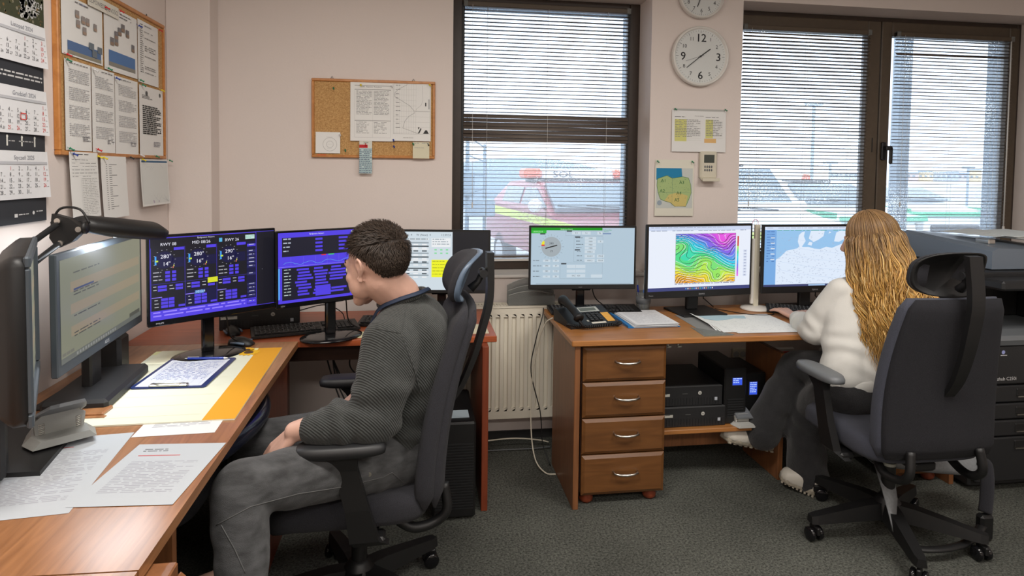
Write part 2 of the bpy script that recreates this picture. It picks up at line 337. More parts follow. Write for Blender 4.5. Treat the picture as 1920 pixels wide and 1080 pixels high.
# ---------------------------------------------------------------- flat print (paper, screens): coloured polygons with thin layers
_font = {}
def textmesh(s, bold=False):
    k = s
    if k not in _font:
        cu = bpy.data.curves.new('t', 'FONT'); cu.body = s; cu.size = 1; cu.resolution_u = 2; cu.fill_mode = 'FRONT'
        ob = bpy.data.objects.new('t', cu); C.objects.link(ob); dg = bpy.context.evaluated_depsgraph_get()
        me = bpy.data.meshes.new_from_object(ob.evaluated_get(dg))
        vs = [tuple(v.co) for v in me.vertices]; fs = [tuple(p.vertices) for p in me.polygons]
        bpy.data.objects.remove(ob); bpy.data.curves.remove(cu); bpy.data.meshes.remove(me)
        wd = max([v[0] for v in vs] or [1]); _font[k] = (vs, fs, wd)
    return _font[k]
class CV:
    """print canvas: u right, v up, in metres; T maps (u, v, out) to the object's space"""
    def __init__(s, T, eps=.0004, bend=None, wob=0): s.T = T; s.mb = MB(); s.e = eps; s.bend = bend
    def _p(s, u, v, l): return s.T @ Vector((u, v, l*s.e+(s.bend(u, v) if s.bend else 0)))
    def poly(s, pts, col, l=1): s.mb.add([s._p(u, v, l) for u, v in pts], [tuple(range(len(pts)))], 0, False, None, col)
    def rect(s, u0, v0, u1, v1, col, l=1, div=1):
        for i in range(div):
            a = v0+(v1-v0)*i/div; b = v0+(v1-v0)*(i+1)/div
            s.poly([(u0, a), (u1, a), (u1, b), (u0, b)], col, l)
    def line(s, pts, w, col, l=2):
        for (a, b) in zip(pts[:-1], pts[1:]):
            dx, dy = b[0]-a[0], b[1]-a[1]; L_ = math.hypot(dx, dy) or 1; nx, ny = -dy/L_*w/2, dx/L_*w/2
            s.poly([(a[0]-nx, a[1]-ny), (b[0]-nx, b[1]-ny), (b[0]+nx, b[1]+ny), (a[0]+nx, a[1]+ny)], col, l)
    def frame(s, u0, v0, u1, v1, w, col, l=2):
        s.rect(u0, v0, u1, v0+w, col, l); s.rect(u0, v1-w, u1, v1, col, l); s.rect(u0, v0, u0+w, v1, col, l); s.rect(u1-w, v0, u1, v1, col, l)
    def disc(s, u, v, r, col, l=2, n=28, a0=0, a1=360):
        pts = [(u+r*math.cos(R(a0+(a1-a0)*k/n)), v+r*math.sin(R(a0+(a1-a0)*k/n))) for k in range(n+(0 if a1-a0 == 360 else 1))]
        if a1-a0 != 360: pts.append((u, v))
        s.poly(pts, col, l)
    def ring(s, u, v, r, w, col, l=2, n=32): s.line([(u+r*math.cos(2*PI*k/n), v+r*math.sin(2*PI*k/n)) for k in range(n+1)], w, col, l)
    def text(s, t, u, v, h, col, l=3, align='l', maxw=None, sx=1.0):
        vs, fs, wd = textmesh(t); k = h/.72; kx = k*sx
        if maxw and wd*kx > maxw: kx = maxw/wd
        off = {'l': 0, 'c': -wd*kx/2, 'r': -wd*kx}[align]
        s.mb.add([s._p(u+off+x*kx, v+y*k, l) for x, y, _ in vs], fs, 0, False, None, col)
    def lines(s, u0, v0, u1, v1, pitch, col, h=.45, l=2, fill=.85, seg=.02, ragged=True, rnd=None):
        rn = rnd or random.Random(int(u0*1000+v0*777+u1*31)); v = v1
        first = True
        while v-pitch > v0 or first:
            first = False
            u = u0; end = u1-(rn.random()*.35*(u1-u0) if ragged and rn.random() < .4 else 0)
            while u < end-.001:
                wd = seg*(.3+rn.random()); e = min(u+wd, end); s.rect(u, v-pitch*h, e, v, col, l); u = e+seg*.18
                if rn.random() > fill: u += seg*.8
            v -= pitch
    def build(s, name, mat, parent=None): return s.mb.build(name, mat, parent, fixn=False)
def frameT(o, u, v):
    u = Vector(u).normalized(); v = Vector(v).normalized(); n = u.cross(v); T = Matrix.Identity(4)
    for i in range(3): T[i][0] = u[i]; T[i][1] = v[i]; T[i][2] = n[i]; T[i][3] = o[i]
    return T
WH = (.80, .80, .78); INK = (.10, .10, .11)
# ================================================================ the room
XL, XR, YB, YF, ZT = -1.2, 4.3, 3.40, -2.6, 2.72
YW = 3.59                                   # room side of the window frames
b = MB(); b.box(XL-.2, XR+.2, YF-.2, YB+.1, -.1, 0); struct('floor', b, M['carpet'])
b = MB(); b.box(XL-.2, XR+.2, YF-.2, YB+.4, ZT, ZT+.1); struct('ceiling', b, M['ceiling'])
b = MB(); b.box(XL-.2, XL, YF-.2, YB+.45, 0, ZT); struct('wall_left', b, M['wall'])
b = MB(); b.box(XR, XR+.2, YF-.2, YB+.45, 0, ZT); struct('wall_right', b, M['wall'])
b = MB(); b.box(XL, XR, YF-.2, YF, 0, ZT); struct('wall_front', b, M['wall'])
W1 = (.178, 1.275, .905, 2.452); W2 = (1.814, 3.83, .905, 2.452)
b = MB()
def wallpieces(b, y0, y1, mi, grow=0):
    b.box(XL, W1[0]+grow, y0, y1, 0, ZT, mi); b.box(W1[1]-grow, W2[0]+grow, y0, y1, 0, ZT, mi); b.box(W2[1]-grow, XR, y0, y1, 0, ZT, mi)
    for W in (W1, W2):
        b.box(W[0]+grow, W[1]-grow, y0, y1, 0, W[2]+grow, mi); b.box(W[0]+grow, W[1]-grow, y0, y1, W[3]-grow, ZT, mi)
wallpieces(b, YB, 3.61, 0); wallpieces(b, 3.61, 3.80, 1, .035)
struct('wall_back', b, [M['wall'], M['ext']])
b = MB(); b.box(XL, -1.0, 3.27, YB, 0, ZT, bev=.004); struct('trim_1', b, M['wall'])
b = MB(); b.box(-1.0, XR, 3.388, YB, 0, .045); struct('baseboard_back', b, M['grille'])
b = MB(); b.box(XL, XL+.012, YF, 3.27, 0, .05); struct('baseboard_left', b, M['grille'])
for nm, W in (('trim_2', W1), ('trim_3', W2)):
    b = MB(); b.box(W[0], W[1], YB-.012, YW, W[2]-.012, W[2]+.004, bev=.003); struct(nm, b, M['white_paint'])

def frame_mb(x0, x1, z0, z1, w, y0, y1, wt=None, wb=None):
    b = MB(); wt = wt or w; wb = wb or w
    b.box(x0, x0+w, y0, y1, z0, z1, bev=.004); b.box(x1-w, x1, y0, y1, z0, z1, bev=.004)
    b.box(x0+w, x1-w, y0, y1, z1-wt, z1, bev=.004); b.box(x0+w, x1-w, y0, y1, z0, z0+wb, bev=.004)
    return b
slat_cache = {}
def slat_mesh(L_, m):
    if (L_, m) not in slat_cache:
        b = MB(); n = 4; r0 = []
        for e in (-L_/2, L_/2):
            top = [(e, -.0125+.025*k/n, .0022*(1-((k/n-.5)*2)**2)+.0004) for k in range(n+1)]
            r0.append(top+[(p[0], p[1], p[2]-.0008) for p in reversed(top)])
        b.loft(r0, 0, True, True); slat_cache[(L_, m)] = b.mesh('slat', M['slat'])
    return slat_cache[(L_, m)]
def blind(x0, x1, ztop, zbot, y, label, closed=(), pitch=.0218, ladders=(.14, .5, .86), wand=None, tilt=-4):
    t = thing('venetian_blind', label, 'blind', ((x0+x1)/2, y, ztop), 0)
    L_ = x1-x0
    b = MB(); b.box(-L_/2, L_/2, -.014, .014, -.028, 0, bev=.003); b.build('headrail', M['sash'], t)
    for s in (-1, 1):
        b = MB(); b.box(s*(L_/2-.012)-.012, s*(L_/2-.012)+.012, -.017, .016, -.03, .003, bev=.002); b.build('bracket', M['clear'], t)
    me = slat_mesh(round(L_-.006, 3), 0); z = -.045; i = 0; rn = random.Random(int(x0*100))
    while ztop+z > zbot+.015:
        o = link('slat', me, t); zz = z
        if any(a <= i < c for a, c, _ in closed):
            ang = [q for a, c, q in closed if a <= i < c][0]; o.rotation_euler = (R(ang+rn.uniform(-5, 5)), R(rn.uniform(-.25, .25)), 0)
        else: o.rotation_euler = (R(tilt+rn.uniform(-1.5, 1.5)), R(rn.uniform(-.08, .08)), 0)
        o.location = (0, 0, zz+rn.uniform(-.0008, .0008)); z -= pitch; i += 1
    b = MB(); b.box(-L_/2, L_/2, -.013, .013, -.012, .0, bev=.003); o = b.build('bottom_rail', M['slat'], t); o.location = (0, 0, zbot-ztop+.012)
    for u in ladders:
        for dy in (-.013, .013):
            b = MB(); b.tube([(-L_/2+u*L_, dy, -.02), (-L_/2+u*L_, dy, zbot-ztop)], .0008, 4); b.build('ladder_cord', M['white_plastic'], t)
    b = MB(); b.tube(spl([(-L_/2+.05, -.02, -.02), (-L_/2+.052, -.022, -.5), (-L_/2+.056, -.02, (zbot-ztop)*.78)]), .0011, 4); b.cyl((-L_/2+.056, -.02, (zbot-ztop)*.78-.03), .004, .03, n=8); b.build('pull_cord', M['white_plastic'], t)
    if wand is not None:
        b = MB(); b.tube([(wand, -.022, -.03), (wand+.004, -.022, (zbot-ztop)*.9)], .004, 6); b.cyl((wand+.004, -.022, (zbot-ztop)*.9-.03), .007, .04, n=8); b.build('tilt_wand', M['white_plastic'], t)
    return t
def xw(px, py, Y=YW): return aty(px, py, Y).x
# window 1
t = frame_mb(W1[0], W1[1], W1[2]+.004, W1[3], .062, YW, YW+.07, .05, .05).build('window_1', M['bronze']); t['kind'] = 'structure'
x0, x1 = W1[0]+.062, W1[1]-.062
b = MB(); b.box(x0, x1, YW+.045, YW+.051, W1[2]+.05, W1[3]-.05); b.build('pane', M['wetglass'], t)
b = MB(); b.box(x0-.002, x0+.012, YW-.004, YW+.02, W1[2]+.05, W1[3]-.05); b.box(x1-.012, x1+.002, YW-.004, YW+.02, W1[2]+.05, W1[3]-.05); b.build('window_gasket', M['black'], t)
b = MB(); b.box(x0-.02, x1+.02, YW-.012, YW+.03, W1[2]+.052, W1[2]+.066, bev=.003); b.build('bottom_bead', M['white_paint'], t)
blind(x0+.004, x1-.004, W1[3]-.036, W1[2]+.075, YW-.016, 'bronze venetian blind in the left window with a band of closed slats', closed=((27, 34, 62),), wand=None)
# window 2: outer frame, two sashes
t2 = frame_mb(W2[0], W2[1], W2[2]+.004, W2[3], .03, YW+.005, YW+.08).build('window_2', M['bronze']); t2['kind'] = 'structure'
xm0, xm, xm1 = xw(1621, 200), xw(1646, 200), xw(1666, 200)
xr = xw(1887, 150)
sz0, sz1 = W2[2]+.03, W2[3]-.028
def sash(xa, xb, xi0, xi1, nm):
    b = MB(); zt = W2[3]-.115; zb = W2[2]+.10
    b.box(xa, xi0, YW-.012, YW+.05, sz0, sz1, bev=.005); b.box(xi1, xb, YW-.012, YW+.05, sz0, sz1, bev=.005)
    b.box(xi0, xi1, YW-.012, YW+.05, zt, sz1, bev=.005); b.box(xi0, xi1, YW-.012, YW+.05, sz0, zb, bev=.005)
    o = b.build('sash', M['sash'], t2)
    b = MB(); b.box(xi0, xi1, YW+.02, YW+.026, zb, zt); b.build('pane', M['wetglass'], o)
    return zt, zb
xl0 = W2[0]+.028
zt, zb = sash(xl0, xm-.004, xl0+.05, xm0, 'l'); sash(xm+.004, W2[1]-.028, xm1, xr, 'r')
b = MB(); hz = aty(1655, 282, YW-.012).z; hx = (xm+xm1)/2-.004
b.box(hx-.016, hx+.016, YW-.03, YW-.012, hz-.06, hz+.05, bev=.005); b.cyl((hx, YW-.05, hz+.015), .011, .03, 'y', 12); b.box(hx-.012, hx+.03, YW-.066, YW-.048, hz-.002, hz+.026, bev=.005); b.box(hx+.012, hx+.034, YW-.066, YW-.048, hz-.085, hz+.02, bev=.006)
b.build('window_handle', M['black'], t2)
b = MB(); hx2 = (xm0+xm)/2+.006; hz2 = aty(1633, 272, YW).z; b.box(hx2-.003, hx2+.003, YW-.015, YW-.011, hz2-.045, hz2+.045, bev=.001); b.build('lock_plate', M['black'], t2)
blind(xl0+.054, xm0-.004, zt+.02, W2[2]+.11, YW-.034, 'bronze venetian blind in the left leaf of the double window', closed=((0, 2, 35),), pitch=.0212, tilt=-11)
blind(xm1+.004, xr-.002, zt+.02, W2[2]+.11, YW-.034, 'bronze venetian blind in the right leaf of the double window with a light wand', closed=((4, 5, 45),), pitch=.0212, wand=(xr-xm1)/2-.035)

# ceiling lights (they light the room; the photo shows their light only)
for i, (x, y) in enumerate(LAMPS):
    b = MB(); b.box(x-.6, x+.6, y-.3, y+.3, 2.66, 2.72, bev=.005); tl = b.build('ceiling_light', M['white_paint']); tag(tl, 'recessed rectangular ceiling light above the ' + ['left desks', 'right desk', 'left part of the room behind the camera', 'right part of the room behind the camera'][i], 'ceiling light')

# radiator under the left window
rad = thing('radiator', 'cream ribbed panel radiator with slotted top grille below the left window', 'radiator', (0, 0, 0))
rx0, rx1, rz0, rz1, ry = -.06, .80, .16, .755, 3.275
pts = []; x = rx0+.02; pitch = .0433
poly = [(rx0, 3.30), (rx0, ry)]
while x+pitch < rx1-.02:
    poly += [(x, ry), (x+.012, ry+.0), (x+.017, ry+.012), (x+.033, ry+.012), (x+.038, ry)]; x += pitch
poly += [(rx1, ry), (rx1, 3.30)]
b = MB()
for (a, c) in zip(poly[1:-2], poly[2:-1]):
    b.add([(a[0], a[1], rz0+.055), (c[0], c[1], rz0+.055), (c[0], c[1], rz1-.05), (a[0], a[1], rz1-.05)], [(0, 1, 2, 3)])
x = rx0+.02
while x+pitch < rx1-.02:
    for zz, dz in ((rz0+.055, -.014), (rz1-.05, .014)):
        b.add([(x+.012, ry, zz), (x+.017, ry+.012, zz), (x+.033, ry+.012, zz), (x+.038, ry, zz), (x+.033, ry, zz+dz), (x+.017, ry, zz+dz)], [(0, 1, 2, 3, 4, 5)])
    x += pitch
b.box(rx0, rx1, ry, ry+.01, rz0, rz0+.055); b.box(rx0, rx1, ry, ry+.01, rz1-.05, rz1)
b.box(rx0, rx1, ry+.013, ry+.02, rz0+.02, rz1-.02)
b.build('front_panel', M['radiator'], rad, fixn=False)
b = MB(); b.box(rx0-.004, rx0, ry-.003, 3.375, rz0, rz1+.004); b.box(rx1, rx1+.004, ry-.003, 3.375, rz0, rz1+.004); b.build('side_cover', M['radiator'], rad)
b = MB(); b.box(rx0, rx1, ry-.004, ry+.012, rz1-.002, rz1+.008); b.box(rx0, rx1, 3.36, 3.378, rz1-.002, rz1+.008)
x = rx0
while x < rx1:
    b.box(x, x+.008, ry+.01, 3.362, rz1, rz1+.006); x += .016
b.box(rx0, rx1, 3.315, 3.325, rz1, rz1+.0065)
b.build('top_grille', M['radiator'], rad)
b = MB(); b.box(rx0+.01, rx1-.01, 3.345, 3.36, rz0+.02, rz1-.02); b.box(rx0+.01, rx1-.01, ry+.02, 3.345, rz1-.1, rz1-.095); b.build('rear_panel', M['grille'], rad)
b = MB(); b.box(rx0+.1, rx0+.13, 3.36, 3.395, rz0, rz1-.1); b.box(rx1-.13, rx1-.1, 3.36, 3.395, rz0, rz1-.1); b.build('wall_bracket', M['radiator'], rad)
# ================================================================ furniture
# ---- right desk
DZ = .75
d = thing('office_desk', 'beech desk along the windows with an open shelf bay and drawer pedestals', 'desk', (0, 0, 0))
dx0, dx1, dy0, dy1 = .655, 2.548, 2.615, 3.262
b = MB(); b.box(dx0, dx1, dy0, dy1, DZ-.026, DZ, bev=.004); b.build('desktop', M['wood_r'], d)
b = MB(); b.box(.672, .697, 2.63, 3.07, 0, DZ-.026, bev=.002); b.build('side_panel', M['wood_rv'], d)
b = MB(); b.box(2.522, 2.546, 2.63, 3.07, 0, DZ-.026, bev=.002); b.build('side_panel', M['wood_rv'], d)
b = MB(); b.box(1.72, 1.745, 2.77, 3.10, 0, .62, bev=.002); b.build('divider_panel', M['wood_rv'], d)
b = MB(); b.box(1.097, 2.249, 2.86, 2.878, .655, DZ-.026, bev=.002); b.build('apron_rail', M['wood_dark'], d)
b = MB(); b.box(1.10, 1.72, 2.76, 3.12, .255, .275, bev=.002); b.build('shelf', M['wood_r'], d)
b = MB(); b.box(1.10, 1.72, 2.93, 2.948, .12, .255, bev=.002); b.build('kick_panel', M['wood_rv'], d)
# metal tray hooks below the top
b = MB()
for x in (1.13, 1.16, 1.21): b.box(x, x+.006, 2.80, 2.806, .66, .724); b.box(x, x+.02, 2.80, 2.806, .655, .663)
b.build('hook', M['chrome'], d)
def pedestal(x0, x1, label, small=False):
    p = thing('drawer_pedestal', label, 'drawer cabinet', (0, 0, 0))
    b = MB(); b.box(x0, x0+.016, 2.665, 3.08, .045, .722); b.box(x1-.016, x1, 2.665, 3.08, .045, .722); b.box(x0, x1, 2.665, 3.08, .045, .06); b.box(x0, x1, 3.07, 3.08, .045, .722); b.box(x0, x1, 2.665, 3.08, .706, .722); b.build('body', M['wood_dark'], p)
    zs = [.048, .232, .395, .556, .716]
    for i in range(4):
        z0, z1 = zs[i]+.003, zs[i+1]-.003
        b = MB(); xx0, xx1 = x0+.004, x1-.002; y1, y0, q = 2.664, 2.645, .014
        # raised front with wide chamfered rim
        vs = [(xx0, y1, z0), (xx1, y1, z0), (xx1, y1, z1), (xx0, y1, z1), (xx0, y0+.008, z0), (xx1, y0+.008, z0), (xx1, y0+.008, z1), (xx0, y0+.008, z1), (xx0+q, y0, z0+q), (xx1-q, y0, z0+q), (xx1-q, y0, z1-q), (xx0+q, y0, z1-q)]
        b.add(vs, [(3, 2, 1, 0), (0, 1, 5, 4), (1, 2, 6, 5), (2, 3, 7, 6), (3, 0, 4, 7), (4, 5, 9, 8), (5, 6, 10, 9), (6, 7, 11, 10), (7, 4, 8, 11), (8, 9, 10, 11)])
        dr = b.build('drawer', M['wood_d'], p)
        xc, zc = (x0+x1)/2+.01, (z0+z1)/2+.012
        b = MB(); b.tube([(xc-.055, 2.646, zc), (xc-.052, 2.625, zc-.001), (xc-.03, 2.618, zc-.004), (xc, 2.615, zc-.005), (xc+.03, 2.618, zc-.004), (xc+.052, 2.625, zc-.001), (xc+.055, 2.646, zc)], [.0045, .0045, .005, .006, .005, .0045, .0045], 8); b.build('handle', M['chrome'], dr)
    for (x, y) in ((x0+.04, 2.70), (x1-.05, 2.70), (x0+.04, 3.03), (x1-.05, 3.03)):
        b = MB(); b.lathe([(.02, 0), (.030, .010), (.032, .024), (.026, .038), (.028, .045)], (x, y, 0), 20); b.build('bun_foot', M['wood_redv'], p)
    return p
pedestal(.71, 1.096, 'brown four-drawer pedestal with bar handles under the left end of the window desk')
pedestal(2.25, 2.515, 'brown drawer pedestal behind the woman\'s chair, on round wooden feet')
# ---- red desk under the wall
d = thing('office_desk', 'reddish cherry desk below the small cork board carrying three monitors', 'desk', (0, 0, 0))
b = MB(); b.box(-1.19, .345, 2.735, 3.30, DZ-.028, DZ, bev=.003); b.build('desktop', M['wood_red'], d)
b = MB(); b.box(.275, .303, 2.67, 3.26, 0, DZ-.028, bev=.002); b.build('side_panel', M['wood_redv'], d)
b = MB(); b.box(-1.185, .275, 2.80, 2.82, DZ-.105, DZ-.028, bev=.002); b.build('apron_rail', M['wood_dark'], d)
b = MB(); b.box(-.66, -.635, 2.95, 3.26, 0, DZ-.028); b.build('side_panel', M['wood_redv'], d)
# ---- left desk along the left wall
d = thing('office_desk', 'tan desk along the left wall in the near left corner', 'desk', (0, 0, 0))
b = MB(); b.prism([(-1.195, 1.225), (-.497, 1.198), (-.497, 2.734), (-1.195, 2.734)], DZ-.026, DZ, 'z'); b.build('desktop', M['wood_l'], d)
b = MB(); b.box(-.56, -.535, 2.30, 2.70, 0, DZ-.026); b.build('leg_panel', M['wood_redv'], d)
b = MB(); b.box(-1.19, -.55, 1.50, 1.525, 0, DZ-.026); b.build('leg_panel', M['wood_rv'], d)
d = thing('office_desk', 'tan desk section at the bottom left corner of the room, nearest the camera', 'desk', (0, 0, 0))
b = MB(); b.prism([(-1.195, .55), (-.497, .55), (-.497, 1.194), (-1.195, 1.221)], DZ-.026, DZ, 'z'); b.build('desktop', M['wood_l'], d)
b = MB(); b.box(-1.19, -1.165, .6, 1.3, 0, DZ-.026); b.build('leg_panel', M['wood_rv'], d)
p = thing('drawer_pedestal', 'brown drawer pedestal under the near left desk section', 'drawer cabinet', (0, 0, 0))
b = MB(); b.box(-.95, -.455, .72, 1.27, .05, .718, bev=.003); b.build('body', M['wood_rv'], p)
for i in range(4):
    b = MB(); z0 = .06+i*.163; b.box(-.455, -.437, .73, 1.265, z0, z0+.155, bev=.008); dr = b.build('drawer', M['wood_rv'], p)
    b = MB(); b.tube([(-.438, .94, z0+.09), (-.415, .945, z0+.09), (-.410, 1.0, z0+.087), (-.415, 1.045, z0+.09), (-.438, 1.05, z0+.09)], .005, 8); b.build('handle', M['chrome'], dr)
for x in (-.90, -.52):
    for y in (.78, 1.2):
        b = MB(); b.lathe([(.02, 0), (.030, .012), (.032, .028), (.028, .05)], (x, y, 0), 16); b.build('bun_foot', M['wood_redv'], p)

# ---- office chairs
def se(cx, cy, rx, ry, e=4, n=28, k=0, z=0, y2=None):
    o = []
    for i in range(n):
        a = 2*PI*i/n; c, s = math.cos(a), math.sin(a)
        x = rx*abs(c)**(2/e)*(1 if c >= 0 else -1); y = ry*abs(s)**(2/e)*(1 if s >= 0 else -1)
        o.append((cx+x, cy+y+k*x*x, z))
    return o
def chair(label, loc, rz, star=0, bright=False, rec=.105):
    t = thing('office_chair', label, 'office chair', loc, rz, None)
    seatm = M['fabric_seat'] if bright else M['fabric_dark']
    def lean(b):
        b.v = [(x, y-(rec-.105)*max(0, (z-.44)/.6)**1.2, z) for x, y, z in b.v]; return b
    # five-spoke base with castors
    for k in range(5):
        a = R(star+72*k); c, s = math.cos(a), math.sin(a); T = Matrix.Rotation(a, 4, 'Z')
        b = MB(); rings = []
        for (r, w_, h0, h1) in ((.02, .034, .085, .150), (.10, .032, .085, .145), (.20, .028, .080, .128), (.31, .024, .074, .108), (.335, .018, .074, .104)):
            rings.append([(r, -w_, h0), (r, w_, h0), (r, w_*.75, h1), (r, -w_*.75, h1)])
        b.loft(rings, 0, True, False, T); b.build('base_leg', M['black'], t)
        ca = T @ Vector((.315, 0, 0)); w_ = MB(); sw = R(star+72*k*1.7+40); T2 = Matrix.Translation(ca) @ Matrix.Rotation(sw, 4, 'Z')
        w_.cyl((0, 0, .05), .008, .04, n=10, T=T2); w_.box(-.008, .008, -.03, .02, .03, .062, bev=.004, T=T2)
        cs = w_.build('castor', M['black'], t)
        for sx in (-1, 1):
            b = MB(); b.lathe([(.005, 0), (.022, .001), (.028, .006), (.028, .016), (.022, .02), (.005, .021)], (0, 0, 0), 20, T=T2 @ TR((sx*.009, 0, .028), 0, sx*PI/2, 0)); b.build('wheel', M['gloss_black'], cs)
    b = MB(); b.lathe([(.05, .075), (.055, .09), (.052, .145), (.036, .165), (.030, .175)], n=24); b.build('hub', M['black'], t)
    b = MB(); b.cyl((0, 0, .17), .026, .13, n=20); b.build('gas_column', M['black'], t)
    b = MB(); b.cyl((0, 0, .298), .027, .012, n=20); b.build('column_ring', M['chrome'], t)
    b = MB(); b.cyl((0, 0, .31), .018, .08, n=16); b.box(-.09, .09, -.14, .10, .365, .405, bev=.015); b.box(-.05, .05, -.19, -.10, .355, .395, bev=.012); b.build('tilt_mechanism', M['black'], t)
    b = MB(); b.tube([(.08, .03, .38), (.20, .05, .375), (.26, .06, .365)], [.006, .006, .009], 8); b.build('lever', M['black'], t)
    # seat cushion
    b = MB(); rings = []
    prof = [(.86, .88, .405), (.97, .97, .412), (1.0, 1.0, .43), (1.0, 1.0, .462), (.975, .98, .482), (.90, .91, .494), (.6, .6, .497)]
    for (fx, fy, z) in prof:
        rg = se(0, .02, .25*fx, .25*fy, 5, 36, 0, z)
        rg = [(x, y, z-(.05*max(0, (y-.16)/.12)**2 if y > .16 else 0)+.18*(abs(x)**3)*(1 if z > .45 else 0)) for x, y, z in rg]
        rings.append(rg)
    b.loft(rings); b.build('seat', seatm, t)
    # backrest
    b = MB(); rings = []; rear = []; n = 14
    def backy(u): return -.235-.02*math.sin(u*PI*.9)*-1-.105*u**1.3
    for i in range(n+1):
        u = i/n; z = .44+.60*u
        wd = .235+.012*math.sin(u*PI)-.045*u**1.5
        end = min(1, (u/.05)**.5 if u < .05 else 1, ((1-u)/.04)**.5 if u > .96 else 1); end = max(end, .25)
        rings.append(se(0, backy(u)+.012, wd*(.94+.06*end), .040*end-.012*u*end, 5, 36, .35, z))
        rear.append(se(0, backy(u)-.018, (wd-.010)*(.94+.06*end), .028*end-.006*u*end, 5, 36, .35, z))
    b.loft(rings); bk = lean(b).build('backrest', M['fabric_seat'] if bright else M['fabric_dark'], t)
    b = MB(); b.loft(rear); lean(b).build('rear_cover', M['fabric_rear'] if bright else M['fabric_dark'], bk)
    # spine bar behind the backrest up to the headrest
    b = MB(); rings = []
    sp = spl([(0, -.27, .66), (0, -.325, .74), (0, -.365, .84), (0, -.395, .95), (0, -.412, 1.05), (0, -.405, 1.20)], 6)
    for i, pnt in enumerate(sp):
        f = i/(len(sp)-1); w_ = .028+.0*f; th = .016
        w_ = .020+.006*min(1, f*2); th = .008+.004*f
        rings.append([(pnt.x-w_, pnt.y-th, pnt.z+0), (pnt.x+w_, pnt.y-th, pnt.z), (pnt.x+w_, pnt.y+th, pnt.z+.001), (pnt.x-w_, pnt.y+th, pnt.z+.001)])
    b.loft(rings, 0, True, False); lean(b).build('back_spine', M['black'], t)
    for s in (-1, 1):
        b = MB(); b.tube(spl([(s*.15, -.10, .40), (s*.16, -.17, .355), (s*.15, -.24, .36), (s*.15, -.28, .40), (s*.14, -.27, .48)]), .016, 10); b.build('back_bracket', M['black'], t)
    # headrest: curved pad (front) over a hollow shell (rear)
    b = MB(); nu, nv = 18, 10; vs = []; fs = []
    def hr(u, v, off):
        a = u*PI*2; e = 3.0; r = v; x = .145*r*abs(math.cos(a))**(2/e)*(1 if math.cos(a) >= 0 else -1); z = .082*r*abs(math.sin(a))**(2/e)*(1 if math.sin(a) >= 0 else -1)
        return (x, -.33+off+.02+1.9*x*x-3.0*z*z*(1 if z > 0 else .2)-.25*z, 1.125+z)
    N_ = 36
    rings = [[hr(k/N_, r, o) for k in range(N_)] for (r, o) in ((.25, .022), (.6, .022), (.88, .016), (1.0, .0), (.99, -.014))]
    b.loft(rings, 0, True, True); lean(b).build('headrest_pad', M['fabric_dark'], t)
    b = MB(); rings = [[hr(k/N_, r, o) for k in range(N_)] for (r, o) in ((1.0, -.012), (1.015, -.02), (1.0, -.03), (.95, -.026), (.8, -.012), (.5, -.006), (.1, -.004))]
    b.loft(rings, 0, True, True); lean(b).build('headrest_shell', M['blue_shell'] if not bright else M['black'], t)
    b = MB(); b.tube([(0, -.41, 1.13), (0, -.385, 1.135), (0, -.37, 1.10), (0, -.345, 1.075)], [.014, .016, .014, .02], 8, flat=.8); b.cyl((-.03, -.385, 1.13), .014, .06, 'x', 12); lean(b).build('headrest_arm', M['dark'], t)
    # armrests
    for s in (-1, 1):
        b = MB(); rings = []
        for (x, y, z, w_, l_) in ((s*.10, -.03, .385, .012, .04), (s*.22, -.03, .385, .012, .04)): rings.append([(x, y-l_, z-w_), (x, y+l_, z-w_), (x, y+l_, z+w_), (x, y-l_, z+w_)])
        b.loft(rings, 0, True, False)
        rings = []
        for (x, y, z, w_, l_) in ((s*.255, -.05, .372, .016, .05), (s*.285, -.03, .40, .016, .042), (s*.295, -.01, .50, .015, .034), (s*.298, .02, .62, .014, .032), (s*.298, .04, .665, .02, .05)): rings.append([(x-w_, y-l_, z), (x+w_, y-l_, z), (x+w_, y+l_, z), (x-w_, y+l_, z)])
        b.loft(rings, 0, True, False); b.box(s*.20-.02, s*.28+.0*s, -.09, .01, .372, .398, bev=.008)
        ar = b.build('armrest', M['black'], t)
        b = MB(); rings = [se(s*.298, .035, .045*f, .128*f, 3.2, 28, 0, z) for f, z in ((.8, .664), (.98, .67), (1, .684), (.93, .696), (.7, .699))]
        b.loft(rings); b.build('arm_pad', M['dark'] if not bright else M['grey_plastic'], ar)
    return t
man_chair = chair('dark fabric office chair with headrest that the man in the sweater sits on', (-.19, 2.12, 0), R(92), star=20, rec=.125)
wom_chair = chair('slate office chair with headrest, its back towards the camera, under the blonde woman', (1.905, 2.28, 0), R(0), star=-38, bright=True, rec=.065)
b = MB(); cvt = None
